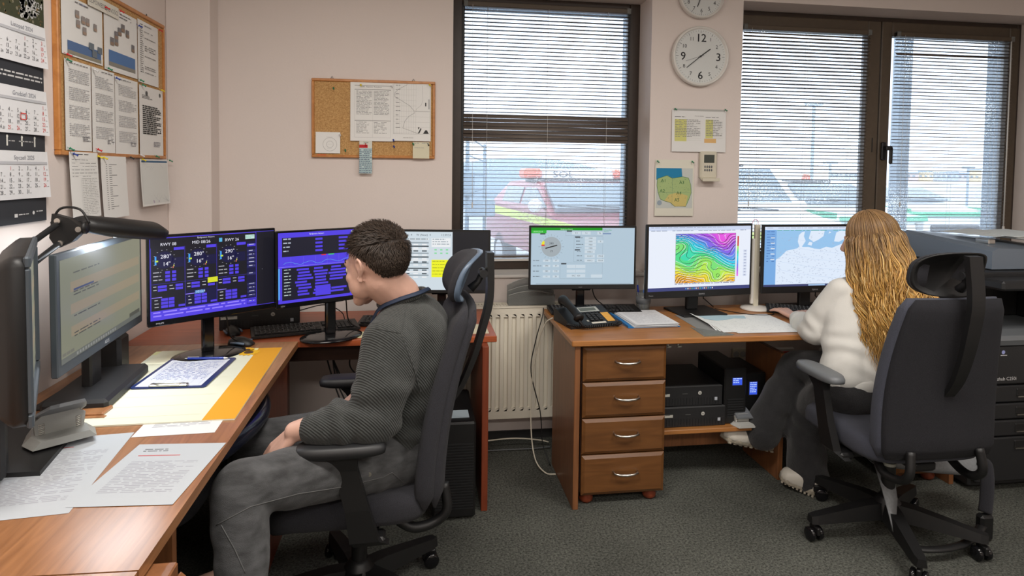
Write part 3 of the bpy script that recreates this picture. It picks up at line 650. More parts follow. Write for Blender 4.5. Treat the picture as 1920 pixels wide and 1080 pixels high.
# small tags on the chairs
# grey bag hanging below the woman's chair
bg_ = thing('shoulder_bag', 'grey fabric bag with straps lying on the base of the woman\'s office chair', 'bag', (2.165, 2.385, .035), 0)
b = MB(); rings = []
for i in range(13):
    u = i/12; x = -.255+.51*u; sag = -.008*math.sin(u*PI); hh = .052 if i not in (0, 12) else .042
    rings.append([(x, .070*math.cos(a)-.01, .262-.075*u+sag+hh*math.sin(a)*(1.0 if math.sin(a) > 0 else .75)) for a in [2*PI*k/18 for k in range(18)]])
b.loft(rings, 0, True, True); b.build('bag_body', M['fabric_bag'], bg_)
b = MB(); b.tube([(-.252, .072*math.cos(a)-.01, .262+.052*math.sin(a)*(1 if math.sin(a) > 0 else .75)) for a in [2*PI*k/18 for k in range(18)]], .003, 6, closed=True); b.build('piping', M['grey_plastic'], bg_)
b = MB(); rings = []
for (x, y, z, w_) in ((-.245, -.045, .235, .030), (-.262, -.10, .19, .030), (-.285, -.15, .15, .024), (-.315, -.20, .10, .010), (-.335, -.235, .06, .003)): rings.append([(x-w_, y, z), (x+w_, y-.01, z), (x+w_, y+.0, z+.004), (x-w_, y+.008, z+.004)])
b.loft(rings, 0, True, True); b.build('flap', M['fabric_bag'], bg_)
b = MB(); b.tube(spl([(.22, -.01, .20), (.20, -.09, .235), (.165, -.14, .20), (.135, -.17, .13), (.115, -.185, .08)]), .026, 10, flat=.4, up=(0, 1, 0)); b.build('side_strap', M['fabric_dark'], bg_)
b = MB(); b.box(.085, .145, -.205, -.165, -.03, .075, bev=.01); b.build('buckle', M['black'], bg_)
b = MB(); b.tube(spl([(.10, -.19, .03), (.03, -.23, .02), (-.06, -.27, .014), (-.18, -.29, .014), (-.28, -.27, .016), (-.33, -.24, .05)]), .018, 8, flat=.5, up=(0, 0, 1)); b.build('shoulder_strap', M['black'], bg_)

# low tub chair pushed under the left desk
tc_ = thing('tub_chair', 'low black chair with a glossy curved back rail pushed under the left desk', 'chair', (0, 0, 0))
rim = [(-1.02, 2.40, .60), (-.80, 2.47, .63), (-.60, 2.40, .65), (-.525, 2.22, .655), (-.535, 2.02, .655), (-.61, 1.84, .65), (-.80, 1.77, .63), (-1.02, 1.82, .60)]
b = MB(); b.tube(spl(rim, 8), .030, 12, flat=1.0); b.build('back_rail', mat('glossy_navy_plastic', (.012, .014, .026), .18), tc_)
b = MB(); b.loft([se(-.86, 2.11, .20*f, .22*f, 4, 28, 0, z) for f, z in ((.9, .41), (1, .425), (1, .45), (.9, .465), (.5, .468))]); b.build('seat', M['fabric_dark'], tc_)
for (x, y) in ((-1.0, 1.90), (-1.0, 2.32), (-.70, 1.86), (-.70, 2.40)):
    b = MB(); b.tube([(x, y, .62), (x, y, .43), (x, y, .0)], .012, 8); b.build('leg', M['black'], tc_)

# ---- copier behind the woman's chair
pr_ = thing('photocopier', 'large charcoal floor-standing photocopier at the right edge beside the window', 'photocopier', (0, 0, 0))
cx0, cx1, cy0, cy1 = 2.56, 3.22, 2.53, 3.20
b = MB(); b.box(cx0, cx1, cy0+.03, cy1, .02, .70, bev=.01); b.build('cabinet', M['dark'], pr_)
zs = [.05, .265, .345, .425, .51]
for i in range(4):
    b = MB(); b.box(cx0+.005, cx1-.005, cy0, cy0+.03, zs[i]+.003, zs[i+1]-.003, bev=.006); dr = b.build('paper_drawer', M['dark'], pr_)
    b = MB(); zc = zs[i+1]-.03; b.box(cx0+.20, cx0+.46, cy0-.004, cy0+.02, zc-.022, zc+.012, bev=.003); b.box(cx0+.20, cx0+.46, cy0-.010, cy0-.002, zc-.026, zc-.021, mi=1); b.build('grip', [M['black'], M['chrome']], dr)
b = MB(); b.box(cx0+.005, cx1-.005, cy0-.004, cy0+.03, .513, .70, bev=.008); b.build('front_door', M['dark'], pr_)
b = MB(); b.loft([[(cx0, y, z) for y, z in ((cy0-.01, .70), (cy0-.02, .725), (cy0-.01, .745), (cy0+.05, .76), (cy1, .76), (cy1, .70))], [(cx1, y, z) for y, z in ((cy0-.01, .70), (cy0-.02, .725), (cy0-.01, .745), (cy0+.05, .76), (cy1, .76), (cy1, .70))]], 0, True, False); b.build('output_tray', M['grey_plastic'], pr_)
b = MB(); b.box(cx0+.12, cx1, cy0+.30, cy1, .76, .96, bev=.006); b.box(cx0+.50, cx1, cy0+.04, cy0+.30, .76, .96, bev=.006); b.build('engine_housing', M['black'], pr_)
b = MB(); b.box(cx0+.02, cx1, cy0+.04, cy1, .955, 1.03, bev=.006); b.build('scanner_unit', M['dark'], pr_)
b = MB(); b.box(cx0+.02, cx0+.42, cy0-.08, cy0+.05, .965, 1.01, bev=.01, T=None); b.build('control_panel', M['dark'], pr_)
b = MB(); b.loft([[(x, cy0+.10, z) for x, z in ((2.70, 1.035), (3.2, 1.035), (3.2, 1.12), (2.73, 1.135), (2.70, 1.12))], [(x, cy1, z) for x, z in ((2.70, 1.035), (3.2, 1.035), (3.2, 1.13), (2.73, 1.17), (2.70, 1.155))]], 0, True, False); b.build('document_feeder', mat('feeder_plastic', (.14, .17, .21), .35), pr_)
b = MB(); b.box(2.95, 3.25, cy0+.16, cy1-.1, 0, .012, bev=.004, T=TR((0, 0, 1.19), 0, R(-8), 0) if False else TR((0, 0, 1.165))); b.build('feed_tray', M['lgrey'], pr_)
b = MB(); b.box(2.80, 2.84, cy0+.22, cy0+.30, 1.14, 1.165, bev=.004); b.build('paper_guide', M['chrome'], pr_)
c = CV(frameT((cx0+.072, cy0-.0045, .535), (1, 0, 0), (0, 0, 1))); c.text('bizhub C250i', 0, 0, .016, (.6, .6, .6), 1); c.build('lettering', M['print'], pr_)
c = CV(frameT((cx0+.105, cy0-.0045, .655), (1, 0, 0), (0, 0, 1))); c.disc(.01, .012, .009, (.3, .33, .6), 1); c.rect(-.004, -.004, .03, -.001, (.6, .6, .6), 1); c.build('emblem', M['print'], pr_)
s_ = MB()
for i, (x, y, rz, cc) in enumerate(((2.86, 2.95, .15, .8), (2.95, 2.88, -.1, .75))):
    b = MB(); b.box(-.105, .105, -.15, .15, 0, .002+.002*i, T=TR((x+.1, y, 1.178+.004*i), 0, R(-3), rz)); tag(b.build('paper_sheet', mat('sheet', (.62, .66, .66), .8)), ['grey-white sheet lying on the photocopier tray', 'upper loose sheet on the photocopier, turned to the right'][i], 'paper')
# ================================================================ screens (contents drawn in u 0..W, v 0..H)
def fitbox(c, col=(.55, .56, .6)): pass
VIO = srgb(80, 62, 225); NAVY = srgb(14, 14, 60); LAV = srgb(150, 130, 255)
def scr_airport(c, W, H, rn):
    c.rect(0, 0, W, H, (.006, .006, .012), 0)
    c.rect(0, 0, W*.84, H*.115, VIO, 1); c.frame(0, 0, W*.84, H*.985, .0015, VIO, 2)
    c.rect(W*.0, H*.985, W, H*.99, VIO, 2); c.rect(W*.84, 0, W, H*.006, VIO, 2)
    c.lines(W*.02, H*.01, W*.74, H*.10, .012, LAV, .4, 3, .98, .05, False)
    ww = W*.745/3
    for i, (t, a, bb) in enumerate((('RWY 08', "280°", "14''"), ('MID 08/26', "280°", "16''"), ('RWY 26', "290°", "16''"))):
        u = i*ww+W*.01
        c.text(t, u+ww*.5, H*.89, .011, (.8, .8, .9), 3, 'c')
        c.rect(u-W*.004, H*.02, u-W*.002, H*.87, VIO, 2)
        c.disc(u+ww*.38, H*.72, ww*.27, NAVY, 2); c.rect(u+ww*.6, H*.62, u+ww*.96, H*.74, NAVY, 2)
        c.text(a, u+ww*.42, H*.74, .014, (.85, .85, .95), 4, 'c'); c.text(bb, u+ww*.44, H*.65, .014, (.85, .85, .95), 4, 'c')
        c.rect(u+ww*.10, H*.665, u+ww*.15, H*.77, (.05, .35, .9), 3); c.rect(u+ww*.12, H*.70, u+ww*.20, H*.72, (.55, .75, .05), 4)
        c.rect(u+ww*.66, H*.83, u+ww*.97, H*.865, VIO, 3); c.rect(u+ww*.62, H*.615, u+ww*.645, H*.635, (.8, .2, .1), 4); c.rect(u+ww*.645, H*.635, u+ww*.67, H*.655, (.8, .8, .1), 4)
        for k in range(14):
            a_ = 2*PI*k/14; c.rect(u+ww*.38+ww*.32*math.cos(a_)-.002, H*.72+ww*.32*math.sin(a_)-.0006, u+ww*.38+ww*.32*math.cos(a_)+.002, H*.72+ww*.32*math.sin(a_)+.0006, (.5, .5, .6), 4)
        for k in range(3):
            v = H*(.55-.045*k); c.lines(u+ww*.05, v, u+ww*.33, v+H*.03, .006, (.45, .45, .5), .5, 3, 1, .02)
            c.rect(u+ww*.40, v, u+ww*.54, v+H*.032, VIO, 3); c.rect(u+ww*.60, v, u+ww*.72, v+H*.032, VIO, 3)
        c.rect(u-W*.002, H*.435, u+ww, H*.437, VIO, 2)
        for k in range(2):
            v = H*(.385-.04*k); c.rect(u+ww*.18, v, u+ww*.44, v+H*.03, VIO, 3); c.rect(u+ww*.70, v, u+ww*.92, v+H*.03, VIO, 3)
            c.lines(u+ww*.05, v, u+ww*.15, v+H*.025, .006, (.45, .45, .5), .5, 3, 1, .02); c.lines(u+ww*.52, v, u+ww*.66, v+H*.025, .006, (.45, .45, .5), .5, 3, 1, .02)
        for k in range(3):
            v = H*(.225-.042*k); c.rect(u+ww*.27, v, u+ww*.47, v+H*.034, VIO, 3); c.rect(u+ww*.49, v, u+ww*.66, v+H*.034, VIO, 3); c.lines(u+ww*.08, v, u+ww*.2, v+H*.022, .006, (.45, .45, .5), .5, 3, 1, .02)
        c.rect(u+ww*.78, H*.135, u+ww*.98, H*.16, VIO, 3); c.rect(u, H*.27, u+ww*.3, H*.278, LAV, 3)
    c.rect(ww+W*.01, H*.12, 2*ww+W*.005, H*.32, NAVY, 1)
    c.rect(W*.43, H*.385, W*.51, H*.45, (.68, .72, .02), 4); c.rect(W*.33, H*.265, W*.40, H*.305, (.1, .25, .6), 4); c.text('1013.4', W*.335, H*.275, .009, (.6, .8, 1), 5)
    c.rect(W*.755, H*.03, W*.838, H*.87, NAVY, 1)
    for k, v in enumerate((.80, .72, .67, .62, .57, .52, .42, .28, .23, .18, .13, .05)):
        c.rect(W*.76, H*v, W*.833, H*(v+.035), VIO if k in (0, 11) else (.02, .02, .12), 2); c.lines(W*.775, H*(v+.005), W*.82, H*(v+.03), .008, (.5, .5, .65), .35, 3, 1, .03, False)
    c.rect(W*.745, H*.90, W*.825, H*.955, (.55, .75, .72), 3); c.text('Schneider', W*.75, H*.93, .006, (.05, .4, .15), 4); c.text('Electric', W*.75, H*.91, .005, (.05, .4, .15), 4)
    c.text('Bydgoszcz Airport', W*.42, H*.955, .006, (.7, .7, .8), 3, 'c'); c.rect(W*.525, H*.89, W*.55, H*.94, (.1, .45, .75), 3)
    c.rect(W*.89, H*.48, W*.893, H*.485, (.8, .85, .9), 2)
def scr_violet(c, W, H, rn):
    c.rect(0, 0, W, H, VIO, 0)
    BK = (.008, .008, .02)
    for (u0, v0, u1, v1) in ((.03, .66, .62, .93), (.03, .04, .60, .50), (.66, .54, .73, .94), (.62, .06, .69, .49), (.86, .70, .98, .9), (.86, .3, .98, .5)): c.rect(W*u0, H*v0, W*u1, H*v1, BK if u1 < .65 or u0 > .8 else NAVY, 1)
    for k in range(4): c.rect(W*.30, H*(.875-.055*k), W*.36, H*(.905-.055*k), VIO, 2); c.rect(W*.50, H*(.875-.055*k), W*.58, H*(.905-.055*k), VIO, 2)
    for k in range(9):
        v = .45-.045*k
        for u in (.15, .29, .43):
            if rn.random() < .9: c.rect(W*(u+rn.uniform(-.02, .01)), H*v, W*(u+.1+rn.uniform(-.03, .04)), H*(v+.028), VIO, 2)
        c.lines(W*.045, H*v, W*.10, H*(v+.03), .008, (.5, .6, .6), .4, 3, 1, .02)
    c.rect(W*.30, H*.06, W*.43, H*.18, VIO, 3)
    for (u0, v0, u1, v1) in ((.04, .67, .10, .92), (.67, .56, .72, .92), (.63, .08, .68, .46)): c.lines(W*u0, H*v0, W*u1, H*v1, .016, (.45, .5, .6), .3, 3, 1, .02)
    c.line([(W*(.04+.56*k/30), H*(.56+.02*math.sin(k*.7)+rn.uniform(-.008, .008))) for k in range(31)], .0008, (.15, .6, .8), 3)
    for k in range(1, 6): c.rect(W*.1*k, H*.52, W*.1*k+.0005, H*.65, (.25, .2, .85), 2)
    c.rect(W*.35, H*.645, W*.39, H*.66, (.7, .02, .05), 3); c.rect(W*.41, H*.645, W*.46, H*.66, (.05, .6, .2), 3)
    c.rect(W*.0, H*.06, W*.012, H*.5, (.1, .4, .9), 2); c.rect(0, H*.515, W*.8, H*.52, LAV, 2)
    c.rect(W*.61, H*.955, W*.68, H*.985, (.75, .8, .85), 3); c.text('Bydgoszcz Airport', W*.25, H*.96, .006, (.8, .8, .9), 3)
    c.rect(W*.80, 0, W*.803, H, LAV, 2)
def scr_form(c, W, H, rn):
    P = srgb(206, 218, 226); G = srgb(150, 162, 170); D = srgb(70, 78, 84)
    c.rect(0, 0, W, H, (.012, .012, .014), 0); c.rect(0, 0, W*.62, H, P, 1)
    c.text('V (Current)  4', W*.02, H*.93, .010, D, 3); c.text('W (Next)  4', W*.24, H*.93, .010, D, 3); c.text('12:39:53', W*.50, H*.93, .010, D, 3)
    c.rect(W*.02, H*.86, W*.37, H*.885, (.8, .8, .8), 2); c.lines(W*.04, H*.862, W*.36, H*.884, .014, G, .4, 3)
    for k, v in enumerate((.80, .74, .69, .62, .555, .50, .45, .36, .30, .24)):
        c.rect(W*.02, H*v, W*.37, H*(v+.022), (G, D, (.8, .82, .84))[k % 3], 2)
        for q in range(3): c.rect(W*(.12+.09*q), H*(v-.03), W*(.17+.09*q), H*(v-.01), (.85, .86, .87) if rn.random() < .6 else D, 3)
    c.rect(W*.40, H*.74, W*.60, H*.89, (.82, .84, .86), 2); c.lines(W*.41, H*.75, W*.59, H*.88, .012, G, .35, 3)
    c.text('Schneider', W*.02, H*.99-.01, .004, G, 3)
    for k in range(3):
        for q in range(2): c.rect(W*(.43+.06*k), H*(.62+.06*q), W*(.455+.06*k), H*(.645+.06*q), (.25, .7, .35), 3)
    c.rect(W*.40, H*.22, W*.60, H*.52, (.85, .88, .02), 2)
    for k in range(5): c.lines(W*.41, H*(.24+.055*k), W*.59, H*(.28+.055*k), .012, (.45, .48, .02), .35, 3, .98)
    c.rect(W*.12, H*.08, W*.22, H*.12, D, 2); c.rect(W*.02, H*.03, W*.1, H*.06, D, 2)
def scr_awos(c, W, H, rn):
    P = srgb(176, 197, 212); G = srgb(110, 122, 132); K = srgb(62, 68, 74); Wt = srgb(200, 214, 224)
    c.rect(0, 0, W, H, P, 0); c.rect(0, H*.955, W*.685, H, srgb(16, 150, 24), 1); c.text('Bydgoszcz Airport', W*.28, H*.966, .006, (.6, .85, .6), 3)
    c.rect(0, H*.90, W*.145, H*.957, srgb(44, 180, 52), 1); c.text('AWOS-R', W*.02, H*.915, .009, (.45, .8, .45), 3)
    cx, cy, r = W*.193, H*.665, W*.095
    c.disc(cx, cy, r, srgb(160, 170, 176), 2, 40)
    for k in range(24):
        a = 2*PI*k/24; l = .010 if k % 2 == 0 else .004; c.line([(cx+math.cos(a)*r*1.1, cy+math.sin(a)*r*1.1), (cx+math.cos(a)*(r*1.1+l), cy+math.sin(a)*(r*1.1+l))], .0012, G, 2)
    c.line([(cx-.030, cy-.008), (cx+.030, cy+.008)], .0055, (.01, .01, .01), 5); c.text('280', cx, cy+.012, .011, K, 4, 'c'); c.text('19', cx, cy-.028, .011, K, 4, 'c')
    c.poly([(cx-r*.98, cy+r*.18), (cx-r*.98, cy+r*.4), (cx-r*.8, cy+r*.62), (cx-r*.66, cy+r*.5), (cx-r*.72, cy+r*.2)], (.8, .75, .03), 3); c.rect(cx-r*1.0, cy+r*.08, cx-r*.66, cy+r*.22, (.7, .04, .03), 4)
    def bx(u, v, w_, h_, t=None): c.rect(W*u, H*v, W*(u+w_), H*(v+h_), Wt, 2); t and c.text(t, W*(u+w_/2), H*(v+h_*.28), .0075, K, 3, 'c')
    def dk(u, v, w_=.05): c.rect(W*u, H*v, W*(u+w_), H*(v+.022), K, 2)
    for i, (a, b_) in enumerate((('290', '17'), ('290', '17'), ('280', '310'), ('11', '26'))):
        v = .40-.093*i; bx(.115, v, .07, .04, a); bx(.21, v, .06, .04, b_); c.lines(W*.02, H*v, W*.10, H*(v+.03), .010, G, .35, 3, 1, .02)
    dk(.085, .88); dk(.34, .93); bx(.39, .88, .085, .055, '9.9'); bx(.485, .88, .085, .055, '9.1'); bx(.635, .88, .05, .055, '96')
    dk(.42, .825)
    for i in range(4): bx(.515, .79-.058*i, .11, .05, '1900'); c.lines(W*.43, H*(.80-.058*i), W*.50, H*(.83-.058*i), .012, G, .3, 3, 1, .02)
    bx(.64, .735, .055, .045, '0'); dk(.42, .60)
    for i, (a, b_) in enumerate((('1006.2', None), ('1013.9', '759.8'), ('1005.2', '753.8'))):
        v = .55-.078*i; bx(.515, v, .10, .055, a); c.lines(W*.44, H*v, W*.49, H*(v+.04), .010, G, .35, 3, 1, .02)
        if b_: bx(.635, v, .07, .055, b_)
    dk(.29, .355)
    for i in range(3):
        v = .29-.082*i; bx(.345, v, .18, .055, ('', '', '092    020')[i] or None); c.rect(W*.43, H*v, W*.431, H*(v+.055), G, 3)
    bx(.58, .12, .11, .055)
    for (u0, v0, u1, v1) in ((.33, .86, .69, .94), (.41, .40, .69, .85), (.28, .10, .69, .38)): c.frame(W*u0, H*v0, W*u1, H*v1, .0006, G, 1)
    c.text('Schneider', W*.69, H*.95, .0085, (.05, .35, .15), 3); c.text('Electric', W*.70, H*.925, .006, (.05, .35, .15), 3); c.rect(W*.69, H*.89, W*.77, H*.905, (.12, .2, .4), 3); c.rect(W*.05, H*.012, W*.97, H*.016, K, 3)
def scr_weather(c, W, H, rn):
    c.rect(0, 0, W, H, srgb(232, 238, 250), 0); c.rect(0, 0, W, H*.055, srgb(60, 66, 120), 1); c.rect(0, H*.94, W, H, srgb(205, 216, 240), 1)
    c.lines(W*.02, H*.955, W*.95, H*.99, .010, (.35, .4, .55), .3, 3, .9, .03); c.lines(W*.02, H*.925, W*.95, H*.94, .010, (.25, .3, .4), .3, 3, .8, .03)
    for k in range(14): c.rect(W*(.36+.02*k), H*.02, W*(.37+.02*k), H*.04, [(.1, .4, .9), (.8, .8, .8), (.8, .3, .1), (.1, .5, .3)][k % 4], 3)
    u0, u1, v0, v1 = W*.255, W*.85, H*.115, H*.89
    nx, ny = 150, 130
    X, Y = np.meshgrid((np.arange(nx)+.5)/nx, (np.arange(ny)+.5)/ny)
    f = 1.0-Y*.92+.10*np.sin(X*4.2+1)*(.4+Y)+.10*np.exp(-((X-.2)**2+(Y-.22)**2)/.02)*-1+.16*np.exp(-((X-.7)**2+(Y-.12)**2)/.015)*-1+.06*np.sin(X*9+Y*5)+.09*np.exp(-((X-.5)**2+(Y-.12)**2)/.008)
    f += .10*np.sin(X*7+3*Y)*np.sin(Y*6+2)+.16*np.exp(-((X-.15)**2+(Y-.80)**2)/.02)-.15*np.exp(-((X-.80)**2+(Y-.85)**2)/.02)-.12*np.exp(-((X-.62)**2+(Y-.30)**2)/.01); f -= .25*np.exp(-((X-.0)**2+(Y-.75)**2)/.05)*-1*.9; f -= .10*np.exp(-((X-.55)**2+(Y-.72)**2)/.006)
    g = f+.12*np.sin(X*6-1)*np.cos(Y*4)+.1*np.exp(-((X-.2)**2+(Y-.2)**2)/.02)
    pal = [(.0, (.80, .10, .75)), (.12, (.45, .08, .75)), (.24, (.18, .15, .80)), (.36, (.05, .45, .85)), (.48, (.05, .72, .80)), (.60, (.05, .70, .28)), (.72, (.35, .80, .10)), (.84, (.85, .85, .05)), (.94, (.90, .55, .03)), (1.1, (.85, .35, .02))]
    def colr(t):
        t = min(max(t, 0), 1.09)
        for (a, ca), (b_, cb) in zip(pal[:-1], pal[1:]):
            if t <= b_:
                k = (t-a)/(b_-a); return tuple(ca[i]*(1-k)+cb[i]*k for i in range(3))
        return pal[-1][1]
    q = np.floor(f*22); q2 = np.floor(g*16)
    du, dv = (u1-u0)/nx, (v1-v0)/ny
    for j in range(ny):
        i = 0
        while i < nx:
            wl = (i+1 < nx and q[j, i] != q[j, i+1]) or (j+1 < ny and q[j, i] != q[j+1, i]); bl = (i+1 < nx and q2[j, i] != q2[j, i+1]) or (j+1 < ny and q2[j, i] != q2[j+1, i])
            key = 'b' if bl else ('w' if wl and q[j, i] % 2 == 0 else q[j, i]); k = i+1
            while k < nx and key not in ('b', 'w') and q[j, k] == key and not ((k+1 < nx and q[j, k] != q[j, k+1]) or (j+1 < ny and q[j, k] != q[j+1, k]) or (k+1 < nx and q2[j, k] != q2[j, k+1]) or (j+1 < ny and q2[j, k] != q2[j+1, k])): k += 1
            col = (.02, .02, .03) if key == 'b' else ((.75, .8, .85) if key == 'w' else colr((q[j, i]+.5)/22))
            c.rect(u0+i*du, v0+j*dv, u0+k*du, v0+(j+1)*dv, col, 1); i = k
    c.frame(u0, v0, u1, v1, .0015, (.3, .3, .35), 3); c.lines(u0, v0-.018, u1, v0-.002, .009, (.2, .2, .3), .35, 3, .98, .03, False)
    for k in range(16): c.rect(W*.865, H*(.2+.04*k), W*.88, H*(.24+.04*k), colr(k/15) if k < 12 else (.6, .05, .03), 2)
    for k in range(9): c.rect(W*.93, H*(.20+.048*k), W*.965, H*(.235+.048*k), srgb(205, 214, 235), 2); c.rect(W*.94, H*(.212+.048*k), W*.955, H*(.22+.048*k), (.2, .2, .3), 3)
def scr_map(c, W, H, rn):
    SEA = srgb(150, 195, 235); LAND = srgb(222, 234, 250)
    c.rect(0, 0, W, H, SEA, 0); c.rect(0, 0, W, H*.035, srgb(60, 66, 110), 4); c.rect(0, H*.95, W, H, srgb(215, 226, 245), 4); c.rect(0, 0, W*.115, H*.95, srgb(120, 170, 225), 3)
    c.lines(W*.02, H*.955, W*.9, H*.985, .010, (.4, .45, .6), .3, 5, .8, .03); c.lines(W*.12, H*.93, W*.95, H*.945, .008, (.1, .4, .3), .4, 5, .7, .04)
    for k in range(12): c.lines(W*.02, H*(.4+.045*k), W*.10, H*(.43+.045*k), .010, (.08, .2, .5), .4, 4, .9, .02)
    for k in range(5): c.rect(W*.06, H*(.45+.09*k), W*.10, H*(.465+.09*k), (.75, .8, .85), 5)
    coast = [(.115, .45), (.16, .50), (.22, .60), (.28, .62), (.33, .64), (.36, .70), (.38, .66), (.44, .66), (.50, .63), (.56, .62), (.62, .66), (.68, .64), (.74, .68), (.80, .72), (.9, .70), (1, .74), (1, .035), (.115, .035)]
    c.poly([(W*u, H*v) for u, v in coast], LAND, 1)
    for pl in ([(.35, .66), (.33, .75), (.34, .86), (.37, .91), (.40, .92), (.39, .84), (.41, .76), (.38, .68)], [(.44, .80), (.46, .93), (.60, .93), (.59, .84), (.54, .78), (.49, .74)], [(.43, .70), (.45, .75), (.48, .73), (.47, .68)], [(.70, .75), (.72, .90), (.76, .93), (.84, .92), (.82, .80), (.75, .74)], [(.64, .88), (.65, .92), (.67, .90)]):
        c.poly([(W*u, H*v) for u, v in pl], LAND, 1)
    for k in range(420):
        u, v = rn.uniform(.13, .97), rn.uniform(.06, .9)
        if v > .6 and rn.random() < .75: continue
        a = rn.uniform(-.5, .5); l = rn.uniform(.004, .012); c.line([(W*u, H*v), (W*u+l*math.cos(a), H*v+l*math.sin(a))], .0009, (.35, .42, .55), 2); c.rect(W*u, H*v-.002, W*u+.006, H*v-.001, (.4, .45, .6), 2)
    for k in range(5):
        v = .85-.14*k; c.line([(W*.12, H*v), (W*.5, H*(v-.12)), (W*.97, H*(v-.2))], .0007, (.4, .55, .8), 2)
    c.rect(W*.45, H*.006, W*.62, H*.028, (.4, .6, .85), 5)
def scr_mail(c, W, H, rn):
    P = srgb(150, 148, 122); S2 = srgb(158, 146, 122); D = srgb(86, 88, 80)
    c.rect(0, 0, W, H, srgb(140, 142, 122), 0); 
    for k in range(3): c.rect(W*.10, H*(.22+.22*k), W*.98, H*(.30+.22*k+.02), S2, 1)
    for v, h_ in ((.80, .05), (.60, .06), (.39, .03), (.19, .06)):
        c.lines(W*.13, H*v, W*.42, H*(v+h_), .0085, D, .4, 2, .98, .05)
    c.rect(W*.13, H*.665, W*.35, H*.685, srgb(70, 84, 120), 3)
    c.rect(0, 0, W, H*.055, srgb(110, 114, 108), 1)
    for k in range(16): c.rect(W*(.15+.03*k), H*.012, W*(.168+.03*k), H*.042, srgb(150, 152, 148), 2)
    for k in range(3): c.rect(W*(.01+.04*k), H*.07, W*(.045+.04*k), H*.10, srgb(120, 120, 110), 2)
    c.rect(W*.82, H*.055, W*.98, H*.10, D, 2)

def monitor(label, p0, p1, zb, h, content, style='thin', bez=.009, chin=.02, base='disc', mat_='screen', dz=.75, tilt=0, brand=None, stand_off=.09, seed=1):
    """p0, p1: lower left and right ends (x, y) of the front; zb bottom height; h total height"""
    p0, p1 = Vector(p0), Vector(p1); W = (p1-p0).length; a = math.atan2(p1.y-p0.y, p1.x-p0.x); mid = (p0+p1)/2
    t = thing('monitor', label, 'monitor', (mid.x, mid.y, dz), a)
    zb -= dz
    cas = M['gloss_black'] if style == 'gloss' else M['black']
    b = MB(); b.box(-W/2, W/2, 0, .018, zb, zb+h, bev=.003); b.build('casing', cas if style != 'silver' else M['steel_bezel'], t)
    b = MB(); b.loft([[(x*W*s, y, zb+h*.5+z*h*s*.9) for x, z in ((-.42, -.42), (.42, -.42), (.42, .42), (-.42, .42))] for s, y in ((1, .018), (.92, .035), (.6, .048))], 0, True, False); b.build('back_shell', M['black'], t)
    sw, sh = W-2*bez, h-bez-chin
    c = CV(frameT((-sw/2, -.0006, zb+chin), (1, 0, 0), (0, 0, 1)), .00012); content(c, sw, sh, random.Random(seed)); c.build('screen', M[mat_], t)
    if brand:
        c = CV(frameT((0, -.0006, zb+chin*.35), (1, 0, 0), (0, 0, 1)), .0001)
        for (txt, u, hh, cc) in brand: c.text(txt, u*W, 0, hh, cc, 1, 'c')
        c.build('lettering', M['print'], t)
    o = stand_off
    if base == 'disc':
        b = MB(); b.lathe([(.10, 0), (.118, .002), (.118, .008), (.09, .013), (.03, .016)], n=36); ob = b.build('stand_base', M['gloss_black'], t); ob.scale = (1.15, .85, 1); ob.location = (0, o-.03, 0)
        b = MB(); b.box(-.022, .022, o-.03, o-.005, .012, zb+.03, bev=.006); b.box(-.05, .05, o-.055, o, zb-.012, zb+.006, bev=.005); b.build('stand_neck', M['gloss_black'], t)
    elif base == 'rect':
        b = MB(); b.box(-.125, .125, o-.13, o+.09, 0, .010, bev=.006); b.build('stand_base', M['black'], t)
        b = MB(); b.box(-.033, .033, o, o+.03, .008, zb+.10, bev=.006); b.build('stand_neck', M['black'], t)
    b = MB(); b.tube(spl([(.05, .045, zb+.08), (.07, .075, zb-.02), (.10, .11, .05), (.16, .12, .004)], 6), .003, 6); b.build('cable', M['black'], t)
    return t
M['steel_bezel'] = mat('grey_metallic_bezel', (.06, .075, .09), .5, metal=.2)
GR = (.35, .35, .37)
mL = {}
def at_(px, py, k):  # point at distance k along the camera axis
    r = ray(px, py); return Vector((r[0]*k, r[1]*k, ZC+r[2]*k))
a0 = at_(278, 608, 2.22); a1 = at_(517, 575, 2.57); monitor('glossy black monitor with three runway wind dials on navy, left of the three', (a0.x, a0.y), (a1.x, a1.y), .911, .325, scr_airport, 'gloss', .007, .022, 'disc', brand=[('PHILIPS', -.42, .006, GR)], stand_off=.10)
b0 = at_(518, 575, 2.50); b1 = at_(738, 551, 2.84); monitor('glossy black monitor filled with violet data panels, behind the man\'s face', (b0.x, b0.y), (b1.x, b1.y), .918, .31, scr_violet, 'gloss', .008, .02, 'disc', brand=[('223V', -.45, .006, GR)], stand_off=.10, seed=3)
monitor('black monitor with a white form and yellow list, right half of its screen dark', (-.13, 3.14), (.353, 3.09), .868, .315, scr_form, 'thin', .010, .018, 'disc', seed=4, stand_off=.09)
monitor('black monitor with a round wind dial on pale blue under a green header', (.555, 3.14), (1.108, 3.11), .876, .325, scr_awos, 'thin', .010, .025, 'neck' and 'disc', brand=[('PHILIPS', -.02, .004, GR)], seed=5, stand_off=.08)
r2a, r2b = aty(1210, 560, 3.03), aty(1408, 549, 3.10)
monitor('black monitor showing a rainbow weather map', (r2a.x, r2a.y), (r2b.x, r2b.y), .838, .377, scr_weather, 'thin', .012, .036, 'rect', brand=[('iiyama', .02, .010, GR), ('ProLite', -.45, .006, GR)], seed=6, stand_off=.06)
r3a = aty(1427, 549, 3.08)
monitor('black monitor showing a pale blue chart of seas and coasts, beside the blonde woman', (r3a.x, r3a.y), (r3a.x+.605, r3a.y+.02), r3a.z-.005, .365, scr_map, 'thin', .012, .036, 'rect', brand=[('iiyama', .02, .010, GR)], seed=7, stand_off=.06)
